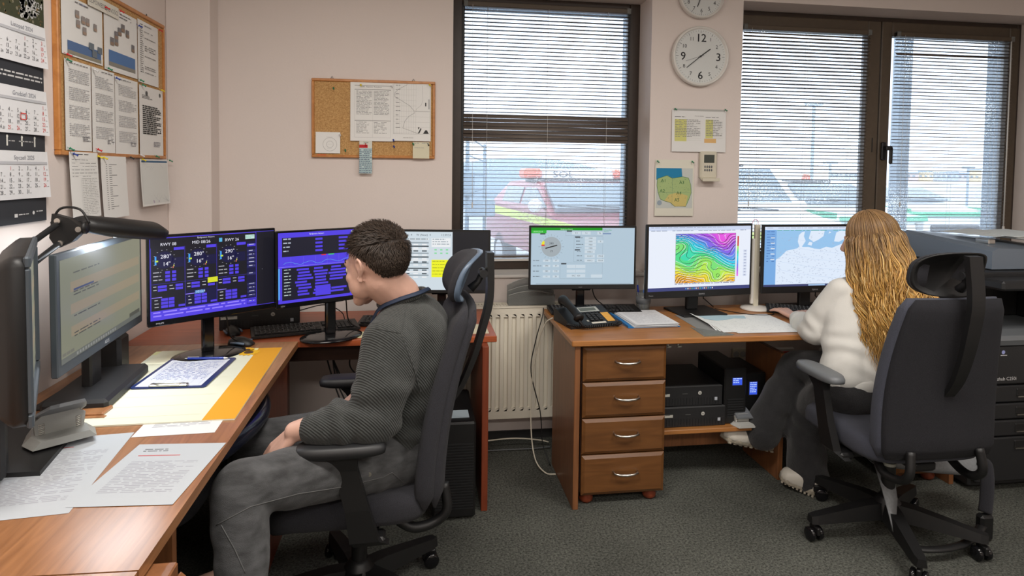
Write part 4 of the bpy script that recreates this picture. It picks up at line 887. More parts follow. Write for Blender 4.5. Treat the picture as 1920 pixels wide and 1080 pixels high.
c0 = at_(109, 696, 1.70); c1 = at_(267, 610, 2.34)
m_as = monitor('grey-framed monitor on the left desk with a dim beige mail page', (c0.x, c0.y), (c1.x, c1.y), .905, .335, scr_mail, 'silver', .019, .030, 'none', 'screen_dim', brand=[('ASUS', .0, .011, (.5, .52, .55))], seed=8)
b = MB(); b.box(-.17, .20, -.06, .12, 0, .038, bev=.01); b.build('stand_base', M['dark'], m_as)
b = MB(); b.box(-.04, .04, .03, .06, .03, .25, bev=.006); b.build('stand_neck', M['black'], m_as)
b = MB(); b.box(.17, .26, .02, .12, 0.0, .14, bev=.012); b.build('stand_hinge', M['black'], m_as)
# thick old monitor seen from its side at the left edge
pe = at_(60, 700, 1.50)
def scr_off(c, W, H, rn): c.rect(0, 0, W, H, (.16, .16, .17), 0)
t = thing('monitor', 'thick black monitor seen edge-on at the far left, nearest the camera', 'monitor', (pe.x, pe.y, .75), R(117))
zb0 = .18; Wm = .46
b = MB(); rg = []
for (y, s, sz) in ((0, 1, 1), (.025, 1, 1), (.034, .97, .97), (.060, .86, .84), (.088, .6, .55)):
    rg.append([(x*Wm/2*s, y, zb0+.18+z*.18*sz) for x, z in rrect(0, 0, 2, 2, .12, 3)])
b.loft(rg, 0, True, True); b.build('casing', M['black'], t)
b = MB(); 
for (u0, u1, v0, v1) in ((-Wm/2, Wm/2, 0, .03), (-Wm/2, Wm/2, .335, .36), (-Wm/2, -Wm/2+.022, .03, .335), (Wm/2-.022, Wm/2, .03, .335)): b.box(u0, u1, -.010, .003, zb0+v0, zb0+v1, bev=.004)
b.build('front_bezel', M['steel_bezel'], t)
c = CV(frameT((-Wm/2+.02, -.001, zb0+.03), (1, 0, 0), (0, 0, 1))); scr_mail(c, Wm-.04, .305, random.Random(2)); c.build('screen', M['screen_dim'], t)
Ai, Bi = atz(75, 893, .75), atz(152, 802, .75); inv_ = (Matrix.Translation((pe.x, pe.y, .75)) @ Matrix.Rotation(R(117), 4, 'Z')).inverted()
b = MB(); b.prism([tuple((inv_ @ q)[:2]) for q in (Ai, Bi, Bi+Vector((-.22, .04, 0)), Ai+Vector((-.26, 0, 0)))], 0, .012); b.build('stand_base', M['black'], t)
b = MB(); b.box(-.05, .05, .05, .085, .01, .32, bev=.008); b.build('stand_neck', M['dark'], t)

def keyboard(label, loc, rz, L_=.44, D_=.145, dark=True):
    t = thing('keyboard', label, 'keyboard', loc, rz)
    b = MB(); b.loft([[(x, y, z) for y, z in ((-D_/2, .002), (-D_/2, .012), (D_/2-.01, .022), (D_/2, .016), (D_/2, .002))] for x in (-L_/2, L_/2)], 0, True, False); b.build('base', M['black'], t)
    b = MB(); rn = random.Random(3); kp = .0185; x0 = -L_/2+.012
    for r in range(6):
        y = -D_/2+.020+r*.0192; z = .012+.010*(y+D_/2)/D_; x = x0
        row = [1]*15
        if r == 0: row = [1.25, 1.25, 1.25, 6.2, 1.25, 1.25, 1.25, 1.25]
        elif r == 1: row = [1.25]+[1]*11+[2.75]
        elif r == 2: row = [1.75]+[1]*11+[2.25]
        elif r == 3: row = [1.5]+[1]*12+[1.5]
        elif r == 4: row = [1]*13+[2]
        for k in row: b.box(x+.001, x+k*kp-.0012, y-.0078, y+.0078, z, z+.006, bev=.0015); x += k*kp
        x = x0+15.4*kp
        for k in range(3):
            if not (r == 2 or (r == 1 and k != 1)) or r > 2: b.box(x+.001, x+kp-.0012, y-.0078, y+.0078, z, z+.006, bev=.0015)
            x += kp
        x += .3*kp
        if r < 5:
            for k in range(4):
                if x+kp < L_/2: b.box(x+.001, x+kp-.0012, y-.0078, y+.0078, z, z+.006, bev=.0015)
                x += kp
    o = b.build('keys', M['key'], t); o['kind'] = 'stuff'
    c = CV(TR((x0, -D_/2, 0)), .0001)
    for r in range(6):
        y = .020+r*.0192; z = .0186+.010*y/D_
        for k in range(14): c.mb.add([(x0+k*kp+.005, -D_/2+y, z), (x0+k*kp+.010, -D_/2+y, z), (x0+k*kp+.010, -D_/2+y+.004, z+.0003), (x0+k*kp+.005, -D_/2+y+.004, z+.0003)], [(0, 1, 2, 3)], 0, False, None, (.32, .33, .34))
    o = c.build('key_legends', M['print'], t); o['kind'] = 'stuff'
    return t
keyboard('black keyboard on the red desk in front of the glossy monitors', (-.495, 2.905, .752), R(16), .455)
keyboard('second black keyboard, lying beside the man\'s neck below the form monitor', (-.06, 3.0, .752), R(-8), .42)
keyboard('black keyboard behind the desk telephone', (.905, 3.165, .752), R(-2), .47, .15)
keyboard('black keyboard under the blonde woman\'s hand', (2.02, 3.03, .752), R(-27), .40, .15)
def mouse(label, loc, rz):
    t = thing('computer_mouse', label, 'mouse', loc, rz)
    b = MB(); rings = []
    for i in range(9):
        u = i/8; y = -.05+.1*u; w_ = .030*math.sin(PI*(.12+.76*u))**.5*(1-.12*abs(u-.4)); h_ = .034*math.sin(PI*(.1+.72*u))**.8
        rings.append([(w_*math.cos(a)*(1.0), y, max(0, h_*math.sin(a))) for a in [PI*k/10 for k in range(11)]])
    b.loft(rings, 0, True, True); b.build('shell', M['black'], t)
    b = MB(); b.tube([(-.031, -.03, .012), (-.032, 0, .014), (-.028, .03, .012)], .005, 6); b.tube([(.031, -.03, .012), (.032, 0, .014), (.028, .03, .012)], .005, 6); b.build('side_grip', M['blue_shell'], t)
    b = MB(); b.cyl((-.003, .028, .026), .008, .006, 'x', 12); b.build('scroll_wheel', M['dark'], t)
    return t
mouse('black and slate computer mouse at the corner where the two left desks meet', (-.715, 2.70, .752), R(75))
mouse('dark computer mouse behind the other mouse, beside the black monitor foot', (-.80, 2.885, .752), R(30))

# small form factor computers
def sff(label, loc, rz, tagw=True, w_=.34, d_=.34, h_=.095):
    t = thing('desktop_computer', label, 'computer', loc, rz)
    b = MB(); b.box(-w_/2, w_/2, -d_/2+.008, d_/2, 0, h_, bev=.004); b.build('case', M['black'], t)
    b = MB(); b.box(-w_/2, w_/2, -d_/2, -d_/2+.01, .0, h_, bev=.003)
    for k in range(22): b.box(-w_/2+.015+k*.0145, -w_/2+.019+k*.0145, -d_/2-.002, -d_/2+.002, .008, h_*.42)
    b.build('front_panel', M['dark'], t)
    c = CV(frameT((-w_/2, -d_/2-.0025, 0), (1, 0, 0), (0, 0, 1)), .0003); c.disc(w_*.66, h_*.66, .009, (.45, .45, .42), 1); c.text('hp', w_*.66, h_*.66-.003, .007, (.03, .03, .03), 2, 'c'); c.rect(w_*.88, h_*.26, w_*.92, h_*.42, (.42, .45, .5), 1); c.rect(w_*.40, h_*.62, w_*.48, h_*.66, (.08, .08, .08), 1)
    if tagw: c.rect(w_*.02, h_*.52, w_*.22, h_*.66, (.5, .5, .45), 1); c.lines(w_*.03, h_*.53, w_*.21, h_*.65, .008, (.1, .1, .1), .3, 2)
    c.build('badges', M['print'], t)['kind'] = 'stuff'
    return t
sff('slim black desktop computer with round badge on the red desk under the middle monitors', (-.735, 3.14, .75), R(10))
sff('slim black desktop computer, upper one on the shelf under the window desk', (1.272, 2.97, .372), 0)
sff('slim black desktop computer, lower one on the shelf under the window desk', (1.285, 2.96, .2755), 0)

# uninterruptible power supplies
def ups(label, x0, x1, y0, y1, z0, z1, scr, vents):
    t = thing('power_supply_unit', label, 'battery backup', ((x0+x1)/2, y0, z0), 0)
    w_ = x1-x0; h_ = z1-z0
    b = MB(); b.box(-w_/2, w_/2, 0, y1-y0, 0, h_, bev=.006); b.build('case', M['black'], t)
    c = CV(frameT((-w_/2, -.0008, 0), (1, 0, 0), (0, 0, 1)), .0004); u0, v0, u1, v1 = scr
    c.rect(w_*u0-.004, h_*v0-.004, w_*u1+.004, h_*v1+.004, (.01, .01, .015), 0); c.rect(w_*u0, h_*v0, w_*u1, h_*v1, (.04, .10, .75), 1)
    c.lines(w_*u0+.003, h_*v0+.002, w_*u1-.003, h_*v1-.002, .009, (.5, .65, 1), .45, 2, 1, .012)
    c.build('display', M['screen'], t)
    b = MB()
    for k in range(vents): b.box(-w_/2+.015, w_/2-.015, -.003, .001, h_*.12+k*.012, h_*.12+k*.012+.006)
    if vents: b.build('vent', M['dark'], t)
    return t
ups('black power supply unit with a lit blue screen, beside the stacked computers', 1.452, 1.565, 2.80, 3.10, .2755, .545, (.35, .70, .78, .83), 8)
ups('black power supply unit with a tall blue screen, nearest the woman\'s leg', 1.575, 1.70, 2.86, 3.12, .2755, .50, (.30, .52, .62, .80), 0)

# telephone
t = thing('desk_telephone', 'black desk telephone with display at the left end of the window desk', 'telephone', (.80, 2.93, .7505), R(12))
b = MB(); b.loft([[(x, y, z) for y, z in ((-.095, .0), (-.095, .014), (.075, .062), (.10, .058), (.10, .0))] for x in (-.125, .125)], 0, True, False); b.build('base', M['black'], t)
ang = math.atan2(.048, .17); T = TR((0, -.095, .0145), ang)
b = MB()
for r in range(4):
    for k in range(3): b.box(-.005+k*.024, .013+k*.024, .035+r*.017, .046+r*.017, 0, .006, bev=.0015, T=T)
for k in range(6): b.box(-.02+k*.018, -.008+k*.018, .108, .115, 0, .004, bev=.001, T=T)
o = b.build('buttons', M['key'], t); o['kind'] = 'stuff'
c = CV(T @ TR((0, 0, .0003)), .0002); c.rect(-.028, .122, .085, .168, (.42, .44, .42), 1); c.rect(-.015, .130, .072, .160, (.12, .14, .13), 2); c.rect(.078, .02, .118, .105, (.72, .38, .08), 1)
for k in range(5): c.rect(.080, .032+.015*k, .116, .033+.015*k, (.3, .15, .03), 2)
c.rect(-.01, .008, .065, .022, (.65, .62, .55), 1); c.rect(-.025, .03, -.015, .045, (.4, .4, .35), 1); c.build('display', M['print'], t)
b = MB(); P = spl([(-.085, -.10, .045), (-.085, -.075, .062), (-.085, 0, .085), (-.085, .07, .100), (-.085, .095, .085)], 5)
rr = [.020, .024, .026, .024, .021, .019, .018, .018, .018, .018, .018, .018, .019, .020, .022, .024, .026, .026, .025, .023, .018][:len(P)]; rr += [.02]*(len(P)-len(rr))
b.tube(P, rr, 12); b.build('handset', M['black'], t)
b = MB(); pth = [(-.085, -.10, .035), (-.07, -.13, .018), (.0, -.135, .016), (.10, -.125, .016), (.13, -.10, .016), (.08, -.115, .016), (-.02, -.12, .016), (-.10, -.10, .016), (-.13, -.06, .016)]
sp = spl(pth, 40); hel = []
for i, p in enumerate(sp):
    tg_ = (sp[min(i+1, len(sp)-1)]-sp[max(i-1, 0)]).normalized(); a_ = tg_.cross(Vector((0, 0, 1))).normalized(); n_ = a_.cross(tg_)
    th = i*1.25; hel.append(p+a_*math.cos(th)*.0065+n_*math.sin(th)*.0065)
b.tube(hel, .0022, 5); b.build('coiled_cord', M['black'], t)

# folder of papers
t = thing('paper_folder', 'blue folder with a stack of white sheets beside the telephone', 'folder', (1.105, 2.965, .7505), R(2))
b = MB(); b.prism([(-.13, -.155), (.115, -.160), (.125, .14), (-.135, .155)], 0, .003); b.prism([(-.135, .13), (-.125, .155), (-.13, -.155), (-.140, -.15)], 0, .010); b.build('cover', M['blue'], t)
for k in range(5):
    c = CV(TR((-.112+.004*k, -.158+.003*k, .0032+.0022*k), 0, 0, R((-1.5, 1, -3, 2, 0)[k])), .0002); c.rect(0, 0, .215, .30, (.72, .73, .75), 0)
    if k == 4: c.lines(.02, .02, .195, .28, .009, (.45, .46, .5), .25, 1, .9, .04)
    o = c.build('sheet', M['print'], t)
# chart and grey mat
c = CV(TR((1.36, 2.66, .7508), 0, 0, R(-1)), .0003)
c.rect(-.07, 0, .02, .39, (.22, .22, .22), 0); tag(c.build('desk_mat', M['print']), 'grey desk mat under the left end of the paper chart', 'mat')
t = thing('paper_chart', 'white and blue paper chart spread on the window desk', 'map', (1.36, 2.665, .7522), R(-1))
c = CV(TR((0, 0, 0)), .0003, bend=lambda u, v: .012*max(0, (.08-u)/.08)**2*(v > .1)); rn = random.Random(5)
for i in range(8): c.rect(.01*i, .02+.02*max(0, (2-i)), .01*(i+1), .36, (.78, .80, .80), 0, div=4)
c.rect(.08, 0, .42, .36, (.80, .82, .82), 0)
c.poly([(.04, .27), (.09, .24), (.14, .25), (.20, .28), (.26, .27), (.28, .33), (.16, .355), (.03, .355)], (.42, .58, .68), 1)
for k in range(500):
    u, v = rn.uniform(.03, .41), rn.uniform(.01, .34); a_ = rn.uniform(-.6, .6); l_ = rn.uniform(.004, .012); c.line([(u, v), (u+l_*math.cos(a_), v+l_*math.sin(a_))], .0008, (.35, .38, .42), 2)
c.build('sheet', M['print'], t)
b = MB(); b.prism([(1.262, 2.632), (1.40, 2.64), (1.42, 2.655), (1.27, 2.80)], .7503, .7513); tag(b.build('plastic_sleeve', M['clear']), 'clear plastic sleeve at the desk edge left of the chart', 'sleeve')

# pen cup
t = thing('pen_cup', 'translucent grey pen cup between two window monitors', 'pen cup', (1.172, 3.165, .7505), 0)
b = MB(); b.lathe([(.030, 0), (.034, .002), (.037, .10), (.0345, .10), (.031, .004)], n=28); b.build('cup', M['clear'], t)
b = MB(); b.lathe([(.0375, .04), (.0378, .04), (.0385, .075), (.038, .075)], n=28); b.build('band', M['grey_plastic'], t)
for i, (dx, dy, nm, lb, cc, ln, tx, ty) in enumerate(((-.015, .0, 'pen', 'white-topped blue ballpoint pen, tallest in the pen cup', (.02, .05, .45), .165, -.14, 0), (.0, -.012, 'pen', 'blue pen leaning right in the pen cup', (.08, .18, .45), .135, -.05, .05), (.012, .008, 'pen', 'steel pen at the back of the pen cup', (.3, .33, .36), .14, .10, 0), (.005, .015, 'pen', 'slate blue pen leaning forward in the pen cup', (.12, .2, .32), .125, .06, -.1))):
    b = MB(); T = TR((1.172+dx, 3.165+dy, .757), ty, tx, 0); b.cyl((0, 0, 0), .0045, ln*.8, n=10, T=T); b.cyl((0, 0, ln*.8), .0045, ln*.2, n=10, mi=1, r2=.003, T=T); b.box(.004, .006, -.001, .001, ln*.7, ln*.95, mi=1, T=T)
    tag(b.build(nm, [mat('pen_plastic', cc, .3), M['lgrey']]), lb, 'pen')
c = CV(TR((1.185, 3.196, .757), PI/2, 0, 0) , .0003); c.rect(0, 0, .028, .20, (.55, .56, .53), 0)
for k in range(38): c.rect(0, .005+k*.005, .006 if k % 5 else .011, .0055+k*.005, (.1, .1, .1), 1)
tag(c.build('ruler', M['print']), 'clear ruler standing in the pen cup', 'ruler')

# white stick lamp between the right monitors
t = thing('desk_lamp', 'white stick-shaped desk lamp with round foot between the right monitors', 'lamp', (1.79, 3.14, .7505), 0)
b = MB(); b.lathe([(.075, 0), (.078, .004), (.074, .012), (.03, .018), (.02, .02)], n=32); b.build('foot', M['white_plastic'], t)
b = MB(); b.box(-.014, .014, -.01, .012, .015, .455, bev=.004); b.build('stem', M['cream'], t)
b = MB(); b.box(-.030, -.014, -.008, .01, .03, .38, bev=.003); b.build('light_arm', M['white_plastic'], t)
b = MB(); b.tube(spl([(.005, 0, .45), (.0, 0, .475), (-.02, 0, .48), (-.032, 0, .45), (-.033, 0, .38)], 6), .0016, 6); b.build('red_cord', mat('red_cord', (.5, .03, .03), .4), t)
b = MB(); b.tube(spl([(.05, -.05, .004), (.02, -.14, .003), (-.1, -.13, .003), (-.17, -.05, .003), (-.22, .02, .003)], 8), .002, 6); b.build('cable', M['black'], t)

# letter tray on the radiator
t = thing('letter_tray', 'smoky translucent letter holder standing on the radiator', 'letter holder', (.60, 3.325, .763), 0)
b = MB()
for (y, h_) in ((-.03, .075), (0, .10), (.03, .135)):
    pr = [(-.125, 0)]+[(-.125+.25*k/14, h_*(.62+.38*math.sin(PI*(.08+.84*k/14)))) for k in range(15)]+[(.125, 0)]
    b.prism(pr, y-.0015, y+.0015, 'y')
b.box(-.125, .125, -.03, .03, 0, .003); b.build('dividers', M['clear'], t)
b = MB()
for (y, h_) in ((-.03, .075), (0, .10), (.03, .135)): b.tube([(-.125+.25*k/14, y, h_*(.62+.38*math.sin(PI*(.08+.84*k/14)))) for k in range(15)], .002, 5)
b.build('rims', M['lgrey'], t)

# hole punches
pu = atz(112, 822, .763)
M['punch'] = mat('grey_punch_metal', (.26, .265, .25), .35)
def punch(label, loc, rz, s=1.0, m1='lgrey', rx=0):
    t = thing('hole_punch', label, 'hole punch', loc, rz); t.scale = (s, s, s)
    b = MB(); b.loft([[(x*(1-.15*i), y, .004+.010*i) for x, y in ((-.06, -.05), (.06, -.05), (.07, 0), (.05, .06), (-.05, .06), (-.07, 0))] for i in (0, 1, 1.6)], 0, True, False); b.build('base', M[m1], t)
    b = MB(); b.prism([(-.045, .012), (-.05, .05), (-.03, .065), (.03, .065), (.05, .05), (.045, .012)], -.006, .006, 'y'); b.build('bridge', M[m1], t)
    b = MB(); rings = [[(x-w_, y, z), (x+w_, y, z), (x+w_*.9, y, z+.008), (x-w_*.9, y, z+.008)] for x, y, z, w_ in ((0, .03, .045, .05), (0, -.02, .068, .048), (0, -.075, .095, .035), (0, -.09, .100, .02))]; b.loft(rings, 0, True, False); b.build('lever', M['grey_plastic'], t)
    for x in (-.035, .035):
        b = MB(); b.cyl((x, 0, .01), .004, .05, n=10); b.tube([(x+.008*math.cos(k*.9), .008*math.sin(k*.9), .015+.0006*k) for k in range(50)], .0012, 5); b.build('pin_spring', M['chrome'], t)
    return t
punch('grey metal hole punch with raised lever on the left desk below the edge-on monitor', (pu.x, pu.y, .7635), R(40), 1.15, 'punch')
punch('small clear grey hole punch on the shelf in front of the power supplies', (1.545, 2.795, .272), R(180), .85)

# desk things on the left desk
pad = thing('desk_pad_calendar', 'pale yellow desk calendar pad with sunflowers and orange edge', 'desk pad', (-.80, 2.255, .7505), R(1.5))
c = CV(TR((-.20, -.37, 0)), .0004); rn = random.Random(9)
W_, H_ = .47, .74
c.mb.box(0, W_, 0, H_, 0, .004, T=TR((-.20, -.37, 0)), col=(.70, .68, .55)); c.T = TR((-.20, -.37, .0042))
c.rect(0, 0, W_-.09, H_, (.66, .66, .52), 0); c.rect(W_-.09, 0, W_, H_, (.66, .31, .02), 0)
c.rect(0, H_-.05, W_-.09, H_, (.74, .74, .40), 1)
for k in range(7): c.rect(.02, .05+.085*k, W_-.11, .051+.085*k, (.65, .64, .45), 1)
for (u, v, s) in ((W_-.115, H_-.06, 1), (W_-.13, H_-.02, .7)):
    for k in range(14):
        a_ = 2*PI*k/14; c.poly([(u, v), (u+s*.035*math.cos(a_-.2), v+s*.035*math.sin(a_-.2)), (u+s*.045*math.cos(a_), v+s*.045*math.sin(a_)), (u+s*.035*math.cos(a_+.2), v+s*.035*math.sin(a_+.2))], (.80, .45, .02), 3)
    c.disc(u, v, s*.018, (.08, .04, .02), 4)
c.build('pad_sheets', M['print'], pad)
cb = thing('clipboard', 'navy clipboard holding a lined form on the desk pad', 'clipboard', (-.80, 2.335, .7565), R(-2))
b = MB(); b.prism(rrect(0, 0, .235, .325, .012), 0, .003); b.build('board', mat('navy_board', (.015, .03, .12), .35), cb)
c = CV(TR((-.105, -.150, .0034)), .0003); c.rect(0, 0, .205, .29, (.62, .64, .70), 0)
for k in range(20): c.rect(.012, .012+.0135*k, .195, .0126+.0135*k, (.35, .37, .42), 1)
for k in range(7): c.rect(.012+.03*k, .012, .0126+.03*k, .27, (.35, .37, .42), 1)
c.lines(.02, .05, .19, .26, .0135, (.25, .28, .5), .35, 2, .5, .012); c.build('form', M['print'], cb)
b = MB(); b.box(-.06, .06, -.16, -.14, .003, .012, bev=.003); b.tube([(-.05, -.15, .012), (-.03, -.162, .016), (.03, -.162, .016), (.05, -.15, .012)], .002, 6); b.build('clip', M['chrome'], cb)
b = MB(); T = TR((-.845, 2.475, .7655), 0, PI/2, R(-3)); b.cyl((0, 0, 0), .005, .13, n=10, T=T); b.cyl((0, 0, .13), .005, .015, n=10, r2=.001, mi=1, T=T); b.cyl((0, 0, -.01), .003, .012, n=8, mi=1, T=T); b.box(-.007, -.0045, -.001, .001, 0, .04, mi=1, T=T)
tag(b.build('pen', [mat('blue_pen', (.01, .03, .25), .25), M['chrome']]), 'dark blue ballpoint pen lying on the top of the clipboard form', 'pen')
b = MB(); b.box(-1.14, -.93, 2.03, 2.30, .7505, .7535, bev=.001, T=None); tag(b.build('black_tablet', M['gloss_black']), 'flat black glossy tablet beside the foot of the grey-framed monitor', 'tablet')
b = MB(); b.box(-.99, -.86, 2.46, 2.62, .7505, .757, bev=.002); tag(b.build('notebook', mat('cream_paper', (.70, .68, .52), .8)), 'cream notebook behind the desk pad', 'notebook')
b = MB(); b.box(-1.02, -.90, 1.955, 2.02, .7505, .765, bev=.004); b.box(-1.03, -.89, 1.94, 1.955, .752, .757); tag(b.build('wooden_tray', M['wood_l']), 'small wooden tray with clip beside the hole punch', 'tray')
# under-glass papers
def sheet_on(name, label, cat, u, v, rz, w_, h_, z, fn, base=(.44, .47, .50)):
    c = CV(TR((u, v, z), 0, 0, R(rz)), .0002); c.rect(0, 0, w_, h_, base, 0); fn(c, w_, h_); return tag(c.build(name, M['print']), label, cat)
def txtpage(c, w_, h_):
    c.lines(.03, .05, w_-.03, h_-.10, .0075, (.35, .36, .4), .4, 1, .95, .035); c.rect(.03, h_-.07, w_*.6, h_-.066, (.5, .1, .1), 1); c.lines(.03, h_-.06, w_*.5, h_-.03, .01, INK, .4, 1)
sheet_on('paper_sheet', 'white typed sheet under plastic on the near part of the left desk', 'paper', -1.02, 1.385, 6, .30, .42, .7508, txtpage)
sheet_on('paper_sheet', 'white typed sheet partly over another, further along the left desk', 'paper', -.74, 1.44, -4, .22, .31, .7515, txtpage)
sheet_on('paper_sheet', 'pale sheet sticking out under the near end of the desk pad', 'paper', -.76, 1.80, 2, .21, .20, .7508, txtpage, (.66, .66, .66))
# notes on the red desk
b = MB(); b.box(-.33, -.20, 2.76, 2.86, .7505, .753, bev=.001); tag(b.build('notepad', mat('pale_note', (.62, .60, .38), .8)), 'pale yellow note block on the red desk beside the man\'s shoulder', 'notepad')
b = MB(); b.box(.20, .315, 2.78, 2.95, .7505, .752); b.box(.20, .30, 2.79, 2.93, .752, .7535); tag(b.build('paper_sheet', mat('beige_sheet', (.60, .55, .40), .8)), 'beige sheets at the right end of the red desk behind the chair', 'paper')

# black desk tower / subwoofer under the red desk
t = thing('computer_tower', 'black computer tower on the floor under the red desk, beside its side panel', 'computer', (.155, 2.80, 0), 0)
b = MB(); b.box(-.09, .09, -.19, .22, .01, .42, bev=.008); b.build('case', M['black'], t)
b = MB()
for k in range(24): b.box(-.08, .08, -.194, -.188, .05+k*.012, .056+k*.012)
b.build('vent', M['dark'], t)
b = MB(); b.box(.10, .25, 2.63, 2.70, .425, .428) if False else b.box(.08, .22, 2.66, 2.74, .421, .424); tag(b.build('paper_sheet', mat('blue_note', (.35, .42, .46), .7)), 'pale blue leaflet on top of the computer tower', 'paper')

# arm lamp above the left desk
lp = thing('arm_lamp', 'black articulated arm lamp with a long shade above the left monitors', 'lamp', (0, 0, 0))
J = at_(118, 432, 1.80); J = Vector((J.x, J.y, J.z)); A0 = at_(-160, 640, 1.42)
H0 = at_(146, 420, 1.84); H1 = at_(306, 432, 2.12)
dv = (J-A0).normalized(); side = Vector((0, 0, 1)); offs = (side-dv*side.dot(dv)).normalized()
for s in (.028, -.028):
    b = MB(); b.tube([A0+offs*s, J+offs*s*.9-dv*.01], .0085, 8); b.build('arm', M['dark'], lp)
b = MB(); b.prism([(-.022, .048), (.022, .035), (.062, .004), (.03, -.030), (-.012, -.05), (-.030, -.02)], -.012, .012, 'y', T=Matrix.Translation(J)); b.build('joint_plate', M['black'], lp)
for (x, z) in ((-.006, .028), (.048, .004), (.0, -.035)):
    b = MB(); b.cyl((J.x+x, J.y-.018, J.z+z), .008, .036, 'y', 12); b.build('bolt', M['chrome'], lp)
b = MB(); b.tube(spl([J+Vector((-.03, 0, .02)), J+Vector((-.005, 0, .062)), J+Vector((.045, 0, .060)), J+Vector((.07, 0, .02))], 6), .0035, 6); b.build('cable', M['black'], lp)
b = MB(); b.tube([J+Vector((.04, 0, .006)), H0+(H1-H0)*.02], .012, 10); b.tube([J+Vector((.055, 0, .008)), J+Vector((.062, 0, .008))], .018, 12); b.build('swivel', M['black'], lp)
hd = (H1-H0); L_ = hd.length; hx = hd.normalized(); hy = Vector((0, 0, 1)).cross(hx).normalized(); hz_ = hx.cross(hy); tc_ = (Vector((0, 0, ZC))-H0).normalized(); hz_ = (hz_+(tc_-hx*tc_.dot(hx))*.32).normalized(); hy = hz_.cross(hx)
Th = Matrix.Identity(4)
for i in range(3): Th[i][0] = hx[i]; Th[i][1] = hy[i]; Th[i][2] = hz_[i]; Th[i][3] = H0[i]
b = MB(); rings = []
for (u, w_, h0, h1) in ((0, .025, -.015, .020), (.03, .040, -.022, .026), (.10, .046, -.030, .026), (L_*.5, .048, -.032, .026), (L_*.88, .046, -.032, .024), (L_*.97, .036, -.032, .012), (L_, .022, -.031, -.004)):
    rings.append([(u, w_*c_, (h1*s_ if s_ > 0 else -h0*s_)) for c_, s_ in [(math.cos(2*PI*k/20), math.copysign(abs(math.sin(2*PI*k/20))**.7, math.sin(2*PI*k/20))) for k in range(20)]])
b.loft(rings, 0, True, True, Th); b.build('shade', M['black'], lp)
mt_, nt_, pp_ = newmat('lamp_tube_glow'); pp_.inputs['Emission Color'].default_value = (.85, .93, 1, 1); pp_.inputs['Emission Strength'].default_value = 6; M['tube'] = mt_
b = MB(); b.box(.12, L_*.85, -.006, .006, -.0322, -.030, T=Th); b.build('light_tube', M['tube'], lp)
lo = (H0+H1)/2-hz_*.045; la = area('arm_lamp_source', lo, .24, .05, 3.0, (.86, .93, 1)); la.matrix_world = Matrix.Translation(lo) @ Th.to_3x3().to_4x4()
# ================================================================ things on the walls
def corkboard(label, O, u, v, W, H, n_frames=.016):
    T = frameT(O, u, v); t = thing('cork_board', label, 'notice board', (0, 0, 0))
    b = MB(); b.box(.008, W-.008, .008, H-.008, .002, .012, T=T); b.build('cork_sheet', M['cork'], t)
    f = n_frames
    for (a0, a1, c0, c1) in ((0, W, 0, f), (0, W, H-f, H), (0, f, f, H-f), (W-f, W, f, H-f)):
        b = MB(); b.box(a0, a1, c0, c1, 0, .020, bev=.003, T=T); b.build('frame_rail', M['wood_frame'], t)
    for a in (.16, .82):
        b = MB(); b.tube([T @ Vector((W*a-.008, H-.002, .004)), T @ Vector((W*a, H+.014, .004)), T @ Vector((W*a+.008, H-.002, .004))], .0015, 5); b.build('hanger', M['steel'], t)
    return T
PINC = {'red': (.55, .02, .02), 'green': (.01, .20, .09), 'blue': (.02, .05, .30), 'yellow': (.75, .6, .02), 'white': (.7, .7, .7), 'black': (.02, .02, .02)}
PM = {k: mat('pin_'+k, v, .3) for k, v in PINC.items()}
def pin(T, u, v, col, label, grp='push pins on the notice boards'):
    b = MB(); Tt = T @ TR((u, v, 0), R(28), R(14), 0); b.lathe([(.0045, .006), (.0048, .008), (.0026, .010), (.0024, .018), (.0040, .020), (.0038, .022)], n=12, T=Tt); b.cyl((0, 0, -.004), .0006, .011, n=6, T=Tt)
    return tag(b.build('push_pin', PM[col]), label, 'push pin', grp)
Tw = lambda z=0: None
def paperT(T, u0, v0, W, H, out, fn, label, name='paper_sheet', cat='paper', base=WH, bend=None):
    c = CV(T @ TR((u0, v0, out)), .0003, bend=bend); c.rect(0, 0, W, H, base, 0, div=24 if bend else 1); fn(c, W, H); o = c.build(name, M['print']); return tag(o, label, cat)
rn_ = random.Random(11)
# --- left wall: u = +Y, v = +Z
TL = frameT((XL, 0, 0), (0, 1, 0), (0, 0, 1))
def lw(px, py): p = atx(px, py, XL+.015); return p.y, p.z
corkboard('large cork board on the left wall, covered with typed sheets', (XL, 2.31, 1.512), (0, 1, 0), (0, 0, 1), .90, .625)
def quadpage(px0, px1, ptl, pbl, ptr=None, pbr=None):
    y0, z0 = lw(px0, ptl); y0b, z0b = lw(px0, pbl); y1, _ = lw(px1, (ptl+pbl)/2)
    return y0, z0b, y1-y0, z0-z0b
def photos1(c, W, H):
    c.text('LOTNISKO', W*.4, H*.93, .006, (.2, .25, .5), 2); c.rect(W*.12, H*.03, W*.95, H*.25, (.10, .17, .33), 1); c.rect(W*.12, H*.03, W*.95, H*.09, (.28, .26, .20), 2)
    for (u, v) in ((.30, .68), (.44, .62), (.55, .62), (.32, .52), (.47, .44), (.75, .58)): c.rect(W*u, H*v, W*(u+.09), H*(v+.13), (.30, .27, .26), 2); c.rect(W*u, H*v, W*(u+.09), H*(v+.05), (.36, .26, .20), 3)
    for (u, v) in ((.62, .22), (.85, .20), (.70, .10)): c.rect(W*u, H*v, W*(u+.13), H*(v+.12), (.16, .19, .22), 3)
    c.lines(W*.3, H*.85, W*.7, H*.95, .012, INK, .25, 1, .7, .03)
